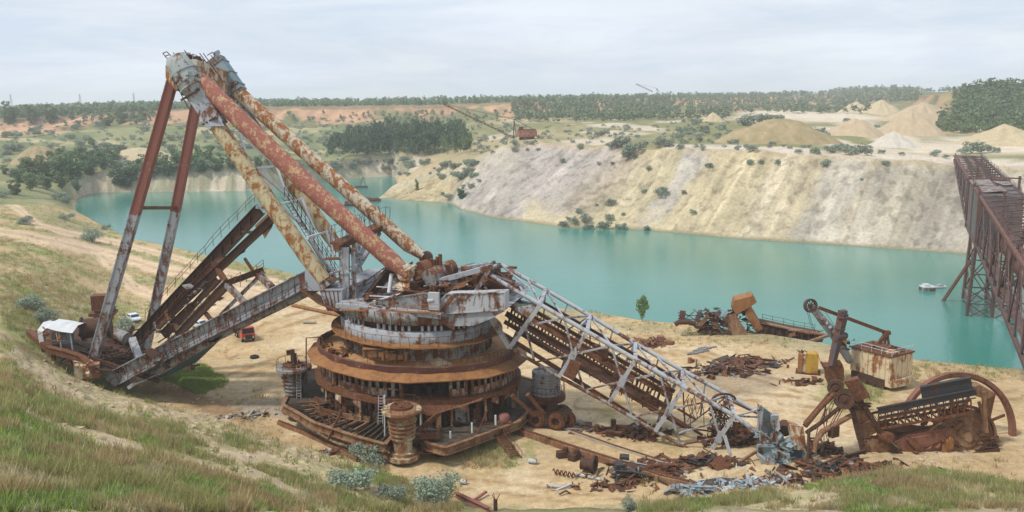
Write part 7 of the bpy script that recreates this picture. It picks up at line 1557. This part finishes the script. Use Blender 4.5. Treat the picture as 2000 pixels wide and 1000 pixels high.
# near bushes, each told apart
NB_ = [(690, 958, 92, .62, 'large silvery wormwood bush on the slope below the base platform'), (716, 908, 62, .8, 'green grey bush growing against the broken rail beam left of the front jack'), (848, 985, 92, .75, 'silvery bush at the bottom edge below the front jack'), (768, 975, 62, .6, 'low wormwood bush between two larger silvery bushes'), (60, 606, 54, .6, 'low blue grey bush at the left edge on the hillside'), (92, 632, 44, .75, 'rounded blue grey bush above the wrecked winch platform'), (180, 472, 46, .72, 'round grey bush standing alone beside the dirt road'), (208, 449, 18, .7, 'small grey bush on the shore left of the red legs'), (240, 662, 56, .75, 'grey bush between the two grey pylon legs'), (285, 466, 26, .5, 'low grey bush on the shore between the two legs'), (130, 430, 30, .5, 'low grey bush on the left shore spur by the track'), (318, 470, 18, .5, 'tiny grey bush on the shore under the far leg'), (1228, 998, 40, .8, 'wispy grey weed at the bottom edge right of centre'), (50, 438, 36, .5, 'low grey bush between the two dirt roads'), (488, 505, 20, .8, 'small grey bush on the shore behind the collapsed gantry')]
for i, (px, py, w, asp, lb) in enumerate(NB_): px_plant(NEAR[i % 3], 'bush', px, py, w, lb, 'bush', None, False, asp)
sm = mesh_of('sapling_crown', *leaves(1500, lobes_tree(55, 16, .12), .026, 55), 'poplar')
px_plant(sm, 'young_tree', 1254, 628, 33, 'single fresh green young tree at the water edge behind the boom', 'tree', None, True, 1.15)
# ---- grass: blades in tufts, one mesh
def gat(idx, A): r_, c_ = divmod(idx, nc - 1); return A[r_, c_]
gv_, gf_, gc_l = [], [], []; off = 0
GC = {'olive': (.35, .335, .14), 'straw': (.50, .43, .25), 'green': (.27, .36, .10), 'red': (.42, .33, .17), 'pale': (.46, .45, .31)}
def tuft(p, h, n, c, spread):
    global off
    c = np.array(c) * rnd.uniform(.75, 1.25)
    base = np.array([p.x, p.y, p.z - .05]); a = rg.random(n) * 6.283; r = spread * rg.random(n) ** .5
    b = base + np.stack([r * np.cos(a), r * np.sin(a), np.zeros(n)], 1); hh = h * (.5 + .7 * rg.random(n)); w = .024 + .03 * rg.random(n)
    lean = rg.normal(size=(n, 2)) * .35 * hh[:, None]; tip = b + np.stack([lean[:, 0], lean[:, 1], hh], 1); th = rg.random(n) * 3.14
    sv = np.stack([np.cos(th) * w, np.sin(th) * w * .4, np.zeros(n)], 1)
    v = np.stack([b - sv, b + sv, tip], 1).reshape(-1, 3); gv_.append(v); gf_.append(np.arange(3 * n).reshape(-1, 3) + off); off += 3 * n
    gc_l.append(np.repeat(c[None] * (.8 + .4 * rg.random((n, 1))), 3, 0))
ngr = 0
def sow(regs, dens=1.0, force=None, hmul=1.0, only=None):
    global ngr
    for (x0, x1, y0, y1, n) in regs:
        for i in range(int(n * dens)):
            px, py = rnd.uniform(x0, x1), rnd.uniform(y0, y1)
            if only:
                a_, r_ = rnd.uniform(0, 6.283), rnd.random() ** .6; r_ *= .75 + .5 * float(vnoise(np.array(math.cos(a_) * 2 + 7), np.array(math.sin(a_) * 2), 3)); px = (x0 + x1) / 2 + (x1 - x0) / 2 * r_ * math.cos(a_) + 8 * r_ * math.sin(a_); py = (y0 + y1) / 2 + (y1 - y0) / 2 * r_ * math.sin(a_)
            ok, p, nrm, idx = ground.ray_cast(Vector((0, 0, CAM_H)), ray(px, py).normalized(), distance=600)
            if not ok or p.z < WATER_Z + .4: continue
            seg = gat(idx, SEG); g = gat(idx, gr) if seg < I_BACK else (force if force is not None else gat(idx, lf) * gat(idx, lm))
            if rnd.random() > .02 + g * 1.15: continue
            a = float(fbm(np.array(p.x), np.array(p.y), 6, 3, 201)); b = float(fbm(np.array(p.x), np.array(p.y), 3, 2, 211))
            k = 'olive' if a < .44 else ('red' if a > .60 else ('straw' if b > .52 else 'olive'))
            if b < .34: k = 'green'
            if rnd.random() < .12: k = 'pale'
            if only: k = only
            far = max(1.0, p.y / 75.0)
            tuft(p, rnd.uniform(.35, .85) * hmul * (1.25 if k in ('red', 'olive') else .8), 15, GC[k], .35 * far ** .5); ngr += 1
sow([(0, 250, 640, 1000, 8400), (250, 560, 760, 1000, 10400), (560, 760, 860, 1000, 3600), (760, 900, 930, 1000, 1300), (1250, 1700, 920, 1000, 5600), (1700, 2000, 900, 1000, 4200)])
sow([(0, 230, 400, 640, 5200), (230, 560, 440, 640, 3600)], 1.0, None, 1.0)
sow([(1140, 1560, 598, 680, 900), (1780, 2000, 696, 745, 700), (540, 720, 520, 600, 300)], 1.0, .5, .8)
sow([(328, 432, 712, 766, 1300)], 1.0, 1.0, 1.0, 'green')
sow([(900, 1010, 870, 915, 240), (1620, 1720, 735, 790, 300)], 1.0, .75, .8)
print('tufts', ngr)
gmt, nt, b = newmat('grass_blades'); at = N(nt, 'ShaderNodeAttribute', attribute_name='tint'); nt.links.new(at.outputs['Color'], b.inputs['Base Color']); b.inputs['Roughness'].default_value = .8; b.inputs['Specular IOR Level'].default_value = .1
tr = N(nt, 'ShaderNodeBsdfTranslucent'); ms = N(nt, 'ShaderNodeMixShader'); ms.inputs[0].default_value = .3; nt.links.new(at.outputs['Color'], tr.inputs['Color']); nt.links.new(b.outputs[0], ms.inputs[1]); nt.links.new(tr.outputs[0], ms.inputs[2]); nt.links.new(ms.outputs[0], [n for n in nt.nodes if n.type == 'OUTPUT_MATERIAL'][0].inputs['Surface'])
go = mesh_np('grass', np.concatenate(gv_), np.concatenate(gf_), gmt, False); color_attr(go.data, np.concatenate(gc_l)); tag(go, kind='stuff')
# ---- stones and clods on slope and pit floor, one mesh
sv_, sf_ = [], []; off = 0
ico = bmesh.new(); bmesh.ops.create_icosphere(ico, subdivisions=1, radius=1.0); iv = np.array([v.co[:] for v in ico.verts]); ifc = np.array([[v.index for v in f.verts] for f in ico.faces]); ico.free()
for (x0, x1, y0, y1, n, s0, s1) in [(40, 420, 690, 860, 420, .08, .4), (400, 760, 800, 985, 380, .07, .32), (0, 300, 640, 1000, 160, .05, .2), (560, 1100, 620, 1000, 420, .05, .18), (1100, 2000, 640, 950, 700, .05, .22), (420, 620, 640, 820, 220, .06, .25), (0, 90, 950, 1000, 60, .1, .4), (1740, 1900, 890, 930, 90, .1, .5), (1270, 1560, 610, 690, 60, .1, .3)]:
    for i in range(n):
        p = hit(rnd.uniform(x0, x1), rnd.uniform(y0, y1))
        if p is None or p.y > 230 or p.z < WATER_Z + .3: continue
        s = s0 + (s1 - s0) * rnd.random() ** 3; v = iv * (1 + .25 * rg.normal(size=(len(iv), 1))) * np.array([1, 1, .65]) * s + np.array(p); sv_.append(v); sf_.append(ifc + off); off += len(v)
M['stone'] = plain('pale_clods', (.36, .27, .17), (.56, .46, .33), 2.0, .95, .1)
so = mesh_np('stones', np.concatenate(sv_), np.concatenate(sf_), M['stone'], False); tag(so, kind='stuff')
# ------------------------------------------------------------------ haze: the summer air over the pit
hm = bpy.data.materials.new("haze"); hm.use_nodes = True; hn = hm.node_tree; hn.nodes.clear()
pv = N(hn, 'ShaderNodeVolumePrincipled'); pv.inputs['Color'].default_value = (.90, .95, 1.0, 1); pv.inputs['Density'].default_value = 0.00021; pv.inputs['Anisotropy'].default_value = 0.0
ho = N(hn, 'ShaderNodeOutputMaterial'); hn.links.new(pv.outputs[0], ho.inputs['Volume'])
hz = MB(); hz.box((0, 2050, 32.5), (14000, 4200, 105)); haze = hz.build('haze', hm); tag(haze, kind='stuff')
